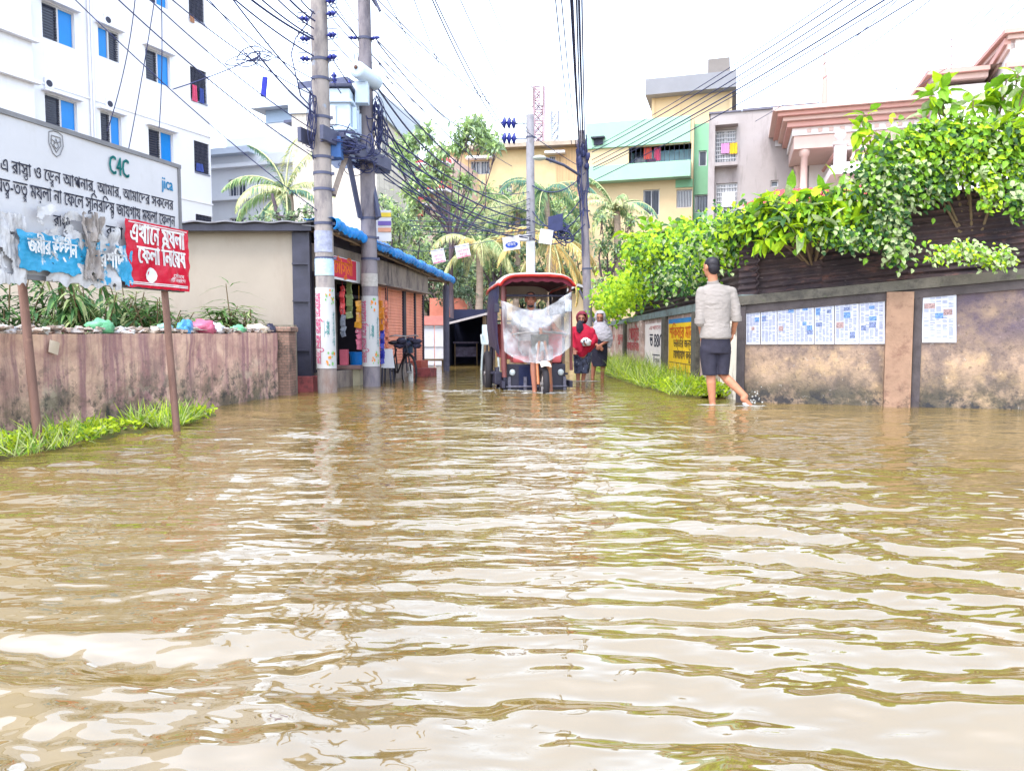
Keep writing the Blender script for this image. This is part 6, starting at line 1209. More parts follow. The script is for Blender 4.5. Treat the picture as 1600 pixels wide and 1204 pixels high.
mb = MB(); block(mb, WB, -22, ue, -.1, 19.5, 13, hs_, .16); 
mb = MB(); wall_holes(mb, WB, -22, ue, -.1, 19.5, hs_+hb_, .16); a = [WB.P(-22, -.1), WB.P(ue, -.1), WB.P(ue, 19.5), WB.P(-22, 19.5)]; b = [p-WB.n*13 for p in a]; mb.add(a+b, [(1, 5, 6, 2), (4, 0, 3, 7), (3, 2, 6, 7), (5, 4, 7, 6)]); mb.build('wall', m_wall_w, b1)
for (x0, y0, x1, y1, k), h in zip(wins, hs_):
    d = h[0], h[1]; pn = [(0, .48, m_glass), (.5, 1, m_bshut)] if k == 'db' else [(0, .5, m_bshut), (.52, 1, m_glass)]
    window(WB, b1, h, pn, True, .16, gm_=m_grille, bars='h', n_b=13, gr_range=(0, .48) if k == 'db' else (.52, 1))
    mb = MB(); fbox(mb, WB, h[0]-.12, h[1]+.12, h[3]+.04, h[3]+.10, -.01, .22); mb.build('window_hood', m_wall_w, b1)
for h in hb_:
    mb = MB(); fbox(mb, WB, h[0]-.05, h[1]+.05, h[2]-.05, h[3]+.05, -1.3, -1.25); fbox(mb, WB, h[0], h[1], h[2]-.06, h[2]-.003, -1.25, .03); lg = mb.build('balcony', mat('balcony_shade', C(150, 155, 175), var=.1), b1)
    mb = MB()
    for k in range(1, 12): x = h[0]+(h[1]-h[0])*k/12; fbox(mb, WB, x-.015, x+.015, h[2]+.02, h[3], -.06, -.03)
    for k in range(1, 9): z = h[2]+(h[3]-h[2])*k/9; fbox(mb, WB, h[0], h[1], z-.012, z+.012, -.085, -.062)
    mb.build('grille', m_grille, lg)
laundry(WB, 304, 146, 9, 24, m_cloth[0], 'pink cloth hung on the barred balcony of the white block'); laundry(WB, 315, 150, 8, 22, m_cloth[1], 'dark blue cloth beside the pink one on the white block balcony'); laundry(WB, 312, 262, 14, 12, m_cloth[1], 'blue cloth on the lower barred balcony of the white block'); laundry(WB, 300, 30, 8, 10, mat('cloth_tan', C(190, 140, 110)), 'tan cloth on the top balcony of the white block')
mb = MB()
for y in (128, 242): 
    z = WB.uv(200, y+0)[1]; z = WB.uv(242, y+58)[1]; fbox(mb, WB, -22, ue+.04, z-.05, z+.01, 0, .035)
mb.build('string_course', m_wall_w, b1)
for px, py in ((168, 32), (171, 163), (76, 131)):
    u, z = WB.uv(px, py); mb = MB(); fbox(mb, WB, u-.16, u+.16, z-.16, z+.16, 0, .05); vt = mb.build('vent', m_wall_w, b1); mb = MB(); tube(mb, [WB.P(u, z, .051), WB.P(u, z, .056)], .11, 12); mb.build('vent_hole', m_grille, vt)
u38 = WB.uv(38, 200)[0]; mb = MB(); fbox(mb, WB, -21.9, u38, -.1, 19.4, .002, .55)
for y in (52, 118): z = WB.uv(20, y, .55)[1]; fbox(mb, WB, -21.9, u38+.12, z-.07, z+.03, .55, .75)
mb.build('stair_bay', m_wall_w, b1)
mb = MB(); 
for px in (143, 139): u = WB.uv(px, 100)[0]; tube(mb, [WB.P(u, 0, .06), WB.P(u, 19, .06)], .04, 6)
mb.build('drain_pipe', m_wall_w, b1)
GR = (.957, -.29)
# 2. pale building behind the left palm
PB = Fac(at(330, 300, 37).xy[:], GR); m_pale = mat('pale_blue_wall', C(216, 226, 242, 1.65), var=.03, s=1, bump=.05); m_pwhite = mat('pale_white_wall', C(238, 240, 246, 1.65), var=.03, s=1, bump=.05, layers=[dict(c=C(205, 207, 218, 1.65), s=1.4, st=(1, 1, .2), lo=.56, hi=.75)])
b2 = thing('house', PB.P(3, 0, -3), 'pale white two-storey house seen behind the left palm', 'building'); zt = PB.uv(340, 246)[1]
hh = [hole(PB, 357, 281, 384, 306), hole(PB, 407, 286, 421, 301), hole(PB, 359, 341, 385, 366)]
mb = MB(); block(mb, PB, -2, 6.2, -.1, zt, 8, hh); mb.build('wall', m_pwhite, b2)
for h in hh: window(PB, b2, h, [(0, .5, m_glass), (.5, 1, m_glass)], True, n_b=5)
mb = MB(); fbox(mb, PB, -2.2, 2.6, zt+.003, zt+.3, -8, .5); mb.build('roof_slab', m_pale, b2)
for y in (262, 312): 
    z = PB.uv(340, y)[1]; mb = MB(); fbox(mb, PB, -2, 6.2, z-.12, z+.05, .002, .35); mb.build('ledge', m_pwhite, b2)
mb = MB(); fbox(mb, PB, -1.95, 6.1, PB.uv(340, 310)[1]+.06, PB.uv(340, 280)[1], .001, .02); 
mb = MB(); fbox(mb, PB, -1, 6.2, zt+.31, zt+1.6, -8, -2.5); mb.build('upper_room', m_pale, b2)
# 3. taller pale blue building
TB = Fac(at(418, 300, 50).xy[:], GR); b3 = thing('apartment_block', TB.P(3, 0, -3), 'pale blue tall building with a projecting roof slab behind the poles', 'building')
z0, z1 = TB.uv(430, 172)[1], TB.uv(430, 150)[1]; mb = MB(); block(mb, TB, 0, 7.5, -.1, z0-.01, 8, [hole(TB, 462, 205, 480, 235)]); mb.build('wall', m_pwhite, b3)
mb = MB(); fbox(mb, TB, -.7, 7.6, z0, z1, -8, .7); mb.build('roof_slab', m_pale, b3)
mb = MB(); fbox(mb, TB, .02, 7.4, TB.uv(430, 192)[1], z0-.012, .002, .05); mb.build('blue_band', mat('blue_band', C(190, 212, 238, 2.2), var=.04), b3)
window(TB, b3, hole(TB, 462, 205, 480, 235), [(0, 1, m_glass)], True)
mb = MB(); fbox(mb, TB, TB.uv(460, 200)[0], TB.uv(484, 200)[0], TB.uv(462, 200)[1], TB.uv(462, 196)[1], .0, 1.2); mb.build('sunshade', m_steel, b3)
mb = MB(); fbox(mb, TB, 1.8, 5.5, z1+.2, z1+1.1, -5, -1); mb.build('water_tank', m_steel, b3)
# 4. long beige block whose side runs along the road
LB = Fac((-5.4, 30), (.12, .993)); b4 = thing('apartment_block', LB.P(3, 0, -2), 'long pale brick-lined block receding behind the second pole', 'building'); zt = at(591, 138, 30).z
m_lb = mat('pale_brick', C(232, 222, 210, 1.35), var=.05, s=2, brick=dict(s=3, m=.012, mc=C(200, 185, 175), rot=(math.pi/2, 0, math.pi/2)))
hh = [(u, u+.9, z, z+1.2) for u in (.8, 2.6, 4.2) for z in (5.2, 8.2)]
mb = MB(); block(mb, LB, 0, 5.6, -.1, zt-.9, 3.5, hh); mb.build('wall', m_lb, b4)
for h in hh: window(LB, b4, h, [(0, 1, m_glass)], True, n_b=5)
mb = MB(); fbox(mb, LB, -.1, 5.7, zt-.89, zt, -3.6, .12); mb.build('parapet', m_pale, b4)
# 5. red and white building
RB = Fac(at(612, 300, 41).xy[:], GR); b5 = thing('house', RB.P(2, 0, -2), 'house with red balcony bands and white slabs behind the bushes', 'building'); zz = lambda y: RB.uv(650, y)[1]
m_rb = mat('red_band', C(235, 105, 110), var=.12, s=3); m_pk2 = mat('pink_wall', C(235, 205, 195, 1.4), var=.05, s=2)
hh = [hole(RB, 655, 325, 672, 340), hole(RB, 630, 266, 648, 282)]; mb = MB(); block(mb, RB, 0, 3.6, -.1, zz(250), 6, hh); mb.build('wall', m_pk2, b5)
for h in hh: window(RB, b5, h, [(0, 1, m_glass)], True, n_b=6)
for y0, y1, m_, o_ in ((286, 301, m_rb, .5), (309, 321, m_rb, .5), (301.3, 305, m_wall_w, .7), (321.3, 325, m_wall_w, .7), (260, 263, m_wall_w, .7), (254, 259.7, m_rb, .45)):
    mb = MB(); fbox(mb, RB, -.2, 3.5 if y0 < 305 else 2.4, zz(y1), zz(y0), .0 if o_ > .5 else .002, o_); mb.build('balcony_band', m_, b5)
mb = MB(); fbox(mb, RB, 1.6, 2.0, zz(340), zz(325.5), .3, .6); mb.build('column', m_rb, b5)
# 6. yellow-orange building
YB_ = Fac(at(690, 300, 44).xy[:], (.985, -.17)); b6 = thing('house', YB_.P(4, 0, -3), 'yellow-orange two-storey building behind the centre trees', 'building'); zz = lambda y: YB_.uv(760, y)[1]
m_yb = mat('yellow_wall', C(250, 222, 172, 1.8), var=.06, s=1.6, layers=[dict(c=C(240, 205, 155, 1.7), s=2, lo=.5, hi=.7)]); m_st = mat('orange_slats', C(235, 195, 150, 1.5), var=.25, s=6, st=(3, 3, .05))  # yellow wall paled so distant haze sits in its colour
hh = [hole(YB_, 735, 252, 765, 272), hole(YB_, 858, 244, 878, 254), hole(YB_, 780, 290, 800, 315)]; mb = MB(); block(mb, YB_, 0, 8.9, -.1, zz(236), 8, hh); mb.build('wall', m_yb, b6)
for h in hh: window(YB_, b6, h, [(0, .5, m_glass), (.5, 1, m_glass)], True, n_b=7)
mb = MB(); fbox(mb, YB_, -.3, 9.0, zz(235.7), zz(229), -8, .6); mb.build('roof_slab', mat('roof_grey', C(180, 165, 150, 1.4), s=3), b6)
mb = MB()
for k in range(26): u = YB_.uv(868, 300)[0]+.075*k; fbox(mb, YB_, u, u+.05, zz(330), zz(237), .003, .035)
mb.build('slatted_wall', m_st, b6)
for h in hh[:2]: mb = MB(); fbox(mb, YB_, h[0]-.2, h[1]+.2, h[3]+.05, h[3]+.18, 0, .5); mb.build('sunshade', m_wall_w, b6)
# 7. green and cream building
GB = Fac(at(917, 300, 34).xy[:], GR); b7 = thing('apartment_block', GB.P(3, 0, -3), 'mint green and cream building with a laundry balcony', 'building'); U = lambda px, py=250: GB.uv(px, py)[0]; Zz = lambda py, px=1000: GB.uv(px, py)[1]
m_mint = mat('mint_wall', C(192, 240, 210, 2.0), var=.04, s=1.5, layers=[dict(c=C(140, 165, 150, 1.9), s=2, st=(1, 1, .25), lo=.58, hi=.78, f=.6)]); m_mint2 = mat('mint_deep', C(165, 226, 182, 2.3), var=.05, s=1.5); m_crm = mat('cream_wall', C(252, 224, 180, 1.9), var=.04, s=1.5)
hb7 = (U(982), U(1080), Zz(262), Zz(229)); h2 = hole(GB, 1005, 297, 1030, 336); h3 = hole(GB, 1057, 297, 1081, 324); h4 = hole(GB, 1084, 240, 1094, 262); h5 = hole(GB, 1077, 306, 1097, 336)
mb = MB(); wall_holes(mb, GB, 0, U(1083), -.1, Zz(190), [hb7, h2, h3]); a = [GB.P(0, -.1), GB.P(U(1083), -.1), GB.P(U(1083), Zz(190)), GB.P(0, Zz(190))]; b = [p-GB.n*9 for p in a]; mb.add(a+b, [(1, 5, 6, 2), (4, 0, 3, 7), (3, 2, 6, 7), (5, 4, 7, 6)]); mb.build('wall', m_crm, b7)
mb = MB(); fbox(mb, GB, -.05, U(1078), Zz(228), Zz(188), .0, .12); mb.build('parapet', m_mint, b7)
mb = MB(); fbox(mb, GB, -.05, U(1080), Zz(281), Zz(259), .002, .5); fbox(mb, GB, -.05, U(1080), Zz(284), Zz(281.3), .002, .6); mb.build('balcony_parapet', m_mint, b7)
mb = MB(); fbox(mb, GB, hb7[0]-.1, hb7[1]+.1, hb7[2]-.1, hb7[3]+.1, -1.6, -1.5); fbox(mb, GB, hb7[0], hb7[1], hb7[2]-.1, hb7[2]-.01, -1.5, 0); mb.build('balcony_room', mat('balcony_blue', C(190, 225, 245, 1.0), var=.1, s=2), b7)
mb = MB(); fbox(mb, GB, U(986), U(1003), hb7[2], hb7[3], -1.1, -1.05); mb.build('balcony_door', m_glass, b7)
mb = MB()
for k in range(13): x = hb7[0]+(hb7[1]-hb7[0])*(k+.5)/13; fbox(mb, GB, x-.01, x+.01, hb7[2], hb7[3], -.1, -.08)
mb.build('grille', m_grille, b7)
window(GB, b7, h2, [(0, .5, m_glass), (.5, 1, m_glass)], True, gm_=m_grille); window(GB, b7, h3, [(0, 1, m_glass)], True)
mb = MB(); fbox(mb, GB, U(1056), U(1083)-.002, Zz(297), Zz(285), -.0, .06); mb.build('green_panel', m_mint2, b7)
mb = MB(); wall_holes(mb, Fac((GB.P(U(1083), 0, -.8)).xy[:], GR), .0, 1.1, -.1, Zz(165), []); 
fb_ = Fac(GB.P(U(1083), 0, -.5).xy[:], GR); hq = [(.2, .55, Zz(262), Zz(238)), (.05, .7, Zz(334), Zz(306))]; mb = MB(); block(mb, fb_, 0, .85, -.1, Zz(196), 6, hq); mb.build('recessed_wall', m_mint2, b7)
for h in hq: window(fb_, b7, h, [(0, 1, m_glass)], True, n_b=5, gm_=m_grille)
mb = MB(); fbox(mb, fb_, .005, .84, Zz(262), Zz(240)+.1, -.001, .0035); 
pf_ = Fac(GB.P(U(1008, 160), 0, -2.6).xy[:], GR); up = pf_.uv(1142, 200)[0]; zp0, zp1 = pf_.uv(1012, 155)[1], pf_.uv(1008, 131)[1]
mb = MB(); block(mb, pf_, 0, up, Zz(196), zp0, 5); mb.build('penthouse', m_crm, b7)
for t in (.0, .33, .97):
    mb = MB(); fbox(mb, pf_, up*t, up*t+.14, Zz(196), zp0-.002, .002, .06); mb.build('penthouse_pilaster', m_crm, b7)
mb = MB(); fbox(mb, pf_, -.25, up+.2, zp0+.003, zp1, -5.2, .6); mb.build('penthouse_slab', mat('slab_grey', C(200, 202, 212, 3.0), var=.06, s=1.5), b7)
a, b = pf_.uv(1106, 110)[0], pf_.uv(1140, 110)[0]; mb = MB(); fbox(mb, pf_, a, b, zp1+.003, pf_.uv(1120, 94)[1], -1.5, .2); mb.build('tank_room', mat('tank_concrete', C(176, 168, 164, 2.6), var=.1, s=1.5, layers=[dict(c=C(105, 98, 100, 1.3), s=1.8, st=(1, 1, .2), lo=.5, hi=.7)]), b7)
u, z = GB.uv(936, 223); mb = MB(); fbox(mb, GB, u-.2, u+.2, z-.14, z+.1, .13, .2); fbox(mb, GB, u-.3, u+.3, z+.12, z+.18, .13, .4); mb.build('vent', m_grille, b7)
laundry(GB, 1012, 240, 12, 18, m_cloth[4], 'coral cloth on the mint green balcony', -.3); laundry(GB, 1027, 241, 10, 20, m_cloth[0], 'pink cloth right of the coral one on the green balcony', -.3); laundry(GB, 1018, 252, 14, 7, mat('cloth_dark', C(90, 60, 90)), 'dark cloth low on the mint green balcony', -.25)
# 8. bare concrete building
KB = Fac(at(1108, 300, 27).xy[:], GR); b8 = thing('apartment_block', KB.P(2, 0, -3), 'bare grey concrete building with barred windows and washing', 'building'); zt = KB.uv(1120, 178)[1]
m_kb = mat('bare_concrete', C(214, 204, 204, 2.3), var=.07, s=1.4, bump=.15, layers=[dict(c=C(158, 146, 148, 1.9), s=1.5, st=(1, 1, .3), lo=.5, hi=.68, f=.7), dict(c=C(120, 110, 112, 1.9), s=2.5, st=(1.5, 1.5, .15), lo=.58, hi=.75, f=.7)])
hA, hB, hC = hole(KB, 1117.5, 204, 1150, 253), hole(KB, 1119, 287, 1151, 342), hole(KB, 1204, 282, 1216, 292)
mb = MB(); block(mb, KB, 0, 3.6, -.1, zt, 9, [hA, hB, hC]); mb.build('wall', m_kb, b8)
for h in (hA, hB):
    o = window(KB, b8, h, [(0, .5, m_glass), (.5, 1, m_glass)], True, n_b=12); mb = MB()
    for k in range(1, 8): z = h[2]+(h[3]-h[2])*k/8; fbox(mb, KB, h[0], h[1], z-.012, z+.012, -.05, -.03)
    mb.build('bars', m_frame, o)
window(KB, b8, hC, [(0, 1, m_glass)], False)
mb = MB(); a, b = KB.uv(1107, 250)[0], KB.uv(1117, 250)[0]; fbox(mb, KB, a, b, -.1, zt-.3, .002, .3); mb.build('pillar', m_kb, b8)
mb = MB()
for y in (197, 260): z = KB.uv(1130, y)[1]; fbox(mb, KB, b+.003, KB.uv(1152, 250)[0], z-.06, z+.06, .002, .4)
mb.build('sunshade', m_kb, b8)
mb = MB(); fbox(mb, KB, 1.08, 3.62, zt+.002, zt+.08, -9, .06); fbox(mb, KB, -.05, 1.07, zt+.002, zt+.06, -9, .05); mb.build('roof_edge', mat('roof_dark', C(120, 118, 135)), b8)
a, zz_ = KB.uv(1221, 215); mb = MB(); fbox(mb, KB, KB.uv(1211, 215)[0], a, KB.uv(1215, 229)[1], KB.uv(1215, 193)[1], .002, .06); mb.build('side_window', m_frame, b8)
laundry(KB, 1133, 232, 12, 15, m_cloth[5], 'lilac cloth on the upper barred window of the concrete building'); laundry(KB, 1146, 232, 11, 16, m_cloth[2], 'yellow cloth on the upper barred window of the concrete building'); laundry(KB, 1138, 312, 20, 22, m_cloth[3], 'white cloth on the lower barred window of the concrete building')
# 9. salmon pink house
PH = Fac(at(1252, 300, 24).xy[:], GR); b9 = thing('villa', PH.P(4, 0, -3), 'ornate salmon pink house with cornices, columns and a white balustrade', 'building'); zf = lambda y: PH.uv(1252, y)[1]
m_sal = mat('salmon', C(246, 214, 204, 1.7), var=.05, s=2); m_sal2 = mat('salmon_deep', C(236, 184, 174, 1.7), var=.06, s=2); m_tilew = mat('weathered_roof', C(215, 180, 165, 2.6), var=.15, s=3, layers=[dict(c=C(235, 215, 200, 1.9), s=3, lo=.5, hi=.65)]); m_wt = mat('trim_white', C(245, 240, 240, 1.4), var=.03, s=3)
UP = 7.8; mb = MB(); fbox(mb, PH, .4, 14, -.1, zf(236), -9, -2.2); mb.build('wall', m_wt, b9)
for y0, y1, out, m_ in ((236, 216, .28, m_sal), (215.7, 204, .34, m_wt), (203.7, 196, .50, m_sal2), (195.7, 190, .64, m_sal), (189.7, 184, .80, m_sal2), (183.7, 178, .95, m_sal)):
    mb = MB(); fbox(mb, PH, -out, UP, zf(y0), zf(y1), -9, out); mb.build('cornice', m_, b9)
mb = MB(); za, zb = zf(177.7), zf(168); q = [PH.P(-.95, za, .95), PH.P(UP, za, .95), PH.P(UP, zb, .1), PH.P(.0, zb, .1), PH.P(-.95, za, -9), PH.P(0, zb, -9), PH.P(UP, za, -9), PH.P(UP, zb, -9)]
mb.add(q, [(0, 1, 2, 3), (0, 3, 5, 4), (3, 2, 7, 5), (1, 6, 7, 2), (0, 4, 6, 1), (4, 5, 7, 6)]); mb.build('sloped_roof', m_tilew, b9)
for k in range(24):
    mb = MB(); u = .1+k*.32; fbox(mb, PH, u, u+.12, zf(212.5), zf(207), .341, .37); mb.build('dentil', m_sal, b9)
zfl, zra, zce = zf(262), zf(240), zf(236.3)
for (u, n) in ((.05, .1), (.05, -2.2), (.05, -4.4), (.05, -6.6), (2.6, .1), (5.2, .1)):
    p = PH.P(u, 0, n); mb = MB(); zs = [zfl-1.5, zfl-1.4, zfl-1.38, zce-.2, zce-.18, zce-.01]; rs = [.17, .17, .12, .10, .15, .17]; tube(mb, [(p.x, p.y, z) for z in zs], rs, 16); mb.build('column', m_sal, b9)
# front balcony with balusters, further forward
BF = Fac(PH.P(.9, 0, 1.3).xy[:], GR); zt, zb = BF.uv(1280, 233)[1], BF.uv(1280, 262)[1]
mb = MB(); fbox(mb, BF, -.2, 6.6, zb-.25, zb, -3.4, .15); mb.build('balcony_slab', m_wt, b9)
mb = MB(); fbox(mb, BF, .0, 6.5, zt-.09, zt, -.06, .1); fbox(mb, BF, .0, 6.5, zb+.003, zb+.1, -.05, .09); mb.build('handrail', m_wt, b9)
for k in range(20):
    if k % 6 == 5: continue
    p = BF.P(.42+k*.3, 0, .02); mb = MB(); H = zt-zb-.2; tube(mb, [(p.x, p.y, zb+.1+H*t) for t in (0, .08, .3, .45, .6, .9, 1)], [.06, .07, .10, .06, .045, .05, .08], 10); mb.build('baluster', m_sal, b9)
for u in (.05, 2.0, 3.8, 5.6):
    mb = MB(); fbox(mb, BF, u-.16, u+.16, zb-.2, zt+.06, -.12, .16); fbox(mb, BF, u-.2, u+.2, zt+.061, zt+.12, -.16, .2); pp = mb.build('post', m_wt, b9)
    p = BF.P(u, 0, .02); mb = MB(); tube(mb, [(p.x, p.y, zt+.12), (p.x, p.y, zt+.22)], [.11, .05], 10); ball(mb, (p.x, p.y, zt+.36), .16, 14, 9); mb.build('finial', m_wt, pp)
mb = MB(); p0, p1_ = BF.P(0, zt-.03, 0), BF.P(-.1, zt-.03, -3); tube(mb, [p0, p1_], .06, 6); tube(mb, [p0+V((0, 0, -.5)), p1_+V((0, 0, -.5))], .05, 6); mb.build('side_rail', m_sal2, b9)
mb = MB()   # lower red tiled roof
TR = Fac(at(1160, 320, 21).xy[:], GR); za, zb_ = TR.uv(1160, 322)[1], TR.uv(1215, 283)[1]
def tile(u, v): return TR.P(3.6*u*(.35+.65*u if v > .99 else 1)+.95*v, za+(zb_-za)*v, .0-1.6*v)+TR.n*(.03*abs(math.sin(u*70)))+V((0, 0, .03*abs(math.sin(u*70)))), (TR.n+V((0, 0, 1))).normalized()
sheet(mb, lambda u, v: (TR.P(.9*v+3.2*u, za+(zb_-za)*v+.03*abs(math.sin(u*66)), -1.5*v), V((0, 0, 1))), 132, 6, .04); mb.build('porch_roof', mat('red_tiles', C(215, 90, 95, 1.7), var=.15, s=6, st=(1, 1, 1)), b9)
mb = MB(); fbox(mb, TR, -.1, 4.5, za-.22, za-.01, -3, .05); mb.build('porch_beam', m_sal2, b9)
# right-hand raised bay
AB = Fac(PH.P(7.2, 0, 1.2).xy[:], GR); zA = lambda y, px=1560: AB.uv(px, y)[1]; u0 = AB.uv(1500, 100)[0]
AB2 = Fac(AB.P(u0+.2, 0, 2.2).xy[:], GR); zB = lambda y: AB2.uv(1560, y)[1]
mb = MB(); fbox(mb, AB, AB.uv(1462, 150)[0], AB.uv(1560, 150)[0], -.1, zA(128), -6, 0); mb.build('bay_wall', m_wt, b9)
for y0, y1, o_, m_ in ((128, 120, .15, m_sal), (119.6, 113, .3, m_sal2)):
    mb = MB(); fbox(mb, AB, AB.uv(1462, 150)[0]-o_, AB.uv(1540, 150)[0], zA(y0, 1480), zA(y1, 1480), -6, o_); mb.build('bay_cornice', m_, b9)
mb = MB(); a = AB.uv(1478, 120)[0]; q0 = AB.P(a, zA(113, 1480)+.003, .3); 
za, zb_ = zA(113, 1480)+.01, zA(100, 1500); vs = [AB.P(a-.3, za, .3), AB.P(a+4, za, .3), AB.P(a+4, zb_, -1), AB.P(a+.5, zb_, -1), AB.P(a-.3, za, -6), AB.P(a+4, za, -6), AB.P(a+4, zb_, -6), AB.P(a+.5, zb_, -6)]
mb.add(vs, [(0, 1, 2, 3), (4, 0, 3, 7), (3, 2, 6, 7), (0, 4, 5, 1), (1, 5, 6, 2), (4, 7, 6, 5)]); mb.build('bay_roof', m_tilew, b9)
TW = Fac(at(1578, 100, 20.5).xy[:], GR); zt_ = lambda y: TW.uv(1590, y)[1]
mb = MB(); fbox(mb, TW, 0, 5, -.1, zt_(62), -5, 0); mb.build('tower_wall', m_wt, b9)
for y0, y1, o_, m_ in ((61.7, 55, .1, m_sal), (54.6, 48, .22, m_sal2), (106, 98, .12, m_sal2)):
    mb = MB(); fbox(mb, TW, -o_, 5, zt_(y0), zt_(y1), -5 if y0 < 90 else .002, o_); mb.build('tower_cornice', m_, b9)
zt2_, zb2_ = zt_(50), zt_(100); L_ = Fac(at(1578, 100, 20.5).xy[:], (.29, .957))
for dz0, dz1, m_, o_ in ((0, .16, m_sal2, .16), (-.14, -.003, m_sal, .08)):
    mb = MB(); p = TW.P(-.02, 0, -.1); vs = []
    for u, z in ((0, zt2_-.3), (5.0, zt2_-1.3)):
        q = TW.P(-o_, 0, -u); vs += [V((q.x, q.y, z+dz0)), V((q.x, q.y, z+dz1))]; q = TW.P(.1, 0, -u); vs += [V((q.x, q.y, z+dz0)), V((q.x, q.y, z+dz1))]
    mb.add(vs, [(0, 1, 3, 2), (4, 6, 7, 5), (0, 4, 5, 1), (2, 3, 7, 6), (0, 2, 6, 4), (1, 5, 7, 3)]); mb.build('side_moulding', m_, b9)
p = TW.P(.5, zt_(47), -.3); mb = MB(); tube(mb, [p, p+V((0, 0, .2))], [.1, .05], 8); ball(mb, p+V((0, 0, .36)), .17, 12, 8); mb.build('finial', m_wt, b9)
for px, y0, y1 in ((1288, 168, 80), (1486, 110, 55)):
    mb = MB(); p, q = at(px, y0, 25), at(px, y1, 25); tube(mb, [p, p+V((0, 0, .6)), q], [.12, .1, .012] if px < 1300 else [.02, .02, .01], 8); mb.build('roof_rod', m_sal2, b9)

# ================================================================= MAST TOWERS
def mast(px, y0, y1, wpx, Y, label, m):
    b, t = at(px, y0, Y), at(px, y1, Y); w_ = wpx*Y/F/2; o = thing('telecom_mast', (b.x, b.y, -.1), label, 'mast'); H = t.z
    cor = [V((b.x+sx*w_, b.y+sy*w_, 0)) for sx, sy in ((-1, -1), (1, -1), (1, 1), (-1, 1))]; mb = MB()
    for c in cor: tube(mb, [c, c+V((0, 0, H))], .16, 4)
    mb.build('legs', m, o); mb = MB(); n = int(H/ (w_*2.2)); 
    for i in range(n):
        for k in range(4): a, c = cor[k], cor[(k+1) % 4]; z0_, z1_ = H*i/n, H*(i+1)/n; tube(mb, [a+V((0, 0, z0_)), c+V((0, 0, z1_))], .10, 3); tube(mb, [c+V((0, 0, z0_)), a+V((0, 0, z1_))], .10, 3); tube(mb, [a+V((0, 0, z1_)), c+V((0, 0, z1_))], .10, 3)
    mb.build('bracing', m, o)
    for dx, dz in ((-1.5, .0), (1.7, -.8), (.5, .1)): mb = MB(); p = V((b.x+dx*w_, b.y-w_*1.2, H-1.2+dz)); box(mb, p, (.35, .3, 2.6)); mb.build('antenna_panel', m_frame, o)
mast(841, 430, 138, 15, 95, 'lattice telecom mast rising behind the centre pole', mat('mast_red', C(205, 175, 185), var=.2, s=.3)); mast(866, 430, 175, 11, 150, 'fainter lattice mast right of the telecom mast', mat('mast_grey', C(190, 195, 210), var=.1, s=.3))
# ================================================================= SHED, GATE, FAR WALLS
sd_ = thing('shed', at(730, 570, 21.5), 'small dark tin shed with a slanted roof left of the rickshaw', 'shed'); a, b = at(697, 500, 21), at(757, 488, 21)
mb = MB(); vs = [at(694, 505, 20.6), at(762, 488, 20.6), at(762, 488, 20.6)+V((.2, 3, .15)), at(694, 505, 20.6)+V((.2, 3, .15))]; mb.add(vs+[v-V((0, 0, .06)) for v in vs], [(0, 1, 2, 3), (7, 6, 5, 4), (0, 4, 5, 1), (1, 5, 6, 2), (2, 6, 7, 3), (3, 7, 4, 0)]); mb.build('roof', mat('shed_roof', C(215, 205, 205, 2), s=4), sd_)
mb = MB(); x0, x1 = at(699, 540, 21).x, at(757, 540, 21).x; box(mb, ((x0+x1)/2, 23.4, .75), (x1-x0, .06, 1.9)); box(mb, (x0, 22.2, .6), (.05, 2.4, 1.6)); box(mb, (x1, 22.2, .7), (.05, 2.4, 1.8)); mb.build('walls', mat('shed_navy', C(38, 42, 72), var=.25, s=3), sd_)
for x, y in ((x0-.02, 508), (x1, 494)): mb = MB(); tube(mb, [(x, 20.95, -.2), (x, 20.95, at(700, y, 20.95).z)], .06, 6); mb.build('post', m_wood, sd_)
tb = thing('table', at(728, 545, 22), 'pale cluttered bench deep inside the dark shed', 'table'); mb = MB(); c = at(728, 535, 22.3)
box(mb, c, (.75, .4, .05)); box(mb, c+V((0, .1, -.28)), (.7, .05, .3), bev=.01); mb.build('top', mat('bench_grey', C(130, 120, 145), var=.4, s=9), tb)
for dx in (-.33, .33): mb = MB(); tube(mb, [c+V((dx, 0, -.03)), V((c.x+dx, c.y, -.16))], .025, 6); mb.build('leg', m_wood, tb)
ch_ = thing('chair', at(766, 560, 18.5), 'pale stacked plastic chair beside the shed, left of the rickshaw', 'chair'); c = at(766, 537, 18.5); m_pc = mat('pale_plastic', C(225, 238, 240), var=.05, rough=.4)
mb = MB(); box(mb, c, (.42, .42, .05), bev=.02); mb.build('seat', m_pc, ch_); mb = MB(); sheet(mb, lambda u, v: (c+V((-.21+.42*u, .2+.06*v, .03+.45*v)), V((0, -1, 0))), 6, 6, .03); mb.build('backrest', m_pc, ch_)
for sx in (-1, 1):
    mb = MB(); tube(mb, [c+V((sx*.2, .18, .22)), c+V((sx*.22, -.18, .22)), c+V((sx*.2, -.19, 0))], .022, 6); mb.build('armrest', m_pc, ch_)
    for sy in (-1, 1): mb = MB(); tube(mb, [c+V((sx*.18, sy*.18, -.02)), V((c.x+sx*.23, c.y+sy*.2, -.16))], .025, 6); mb.build('leg', m_pc, ch_)
gt = thing('gate', at(680, 570, 21), 'pale grey double metal gate under a pink lintel at the end of the shop row', 'gate')
xg0, xg1 = at(661, 540, 21).x, at(697, 540, 21).x; zg = at(680, 508, 21).z
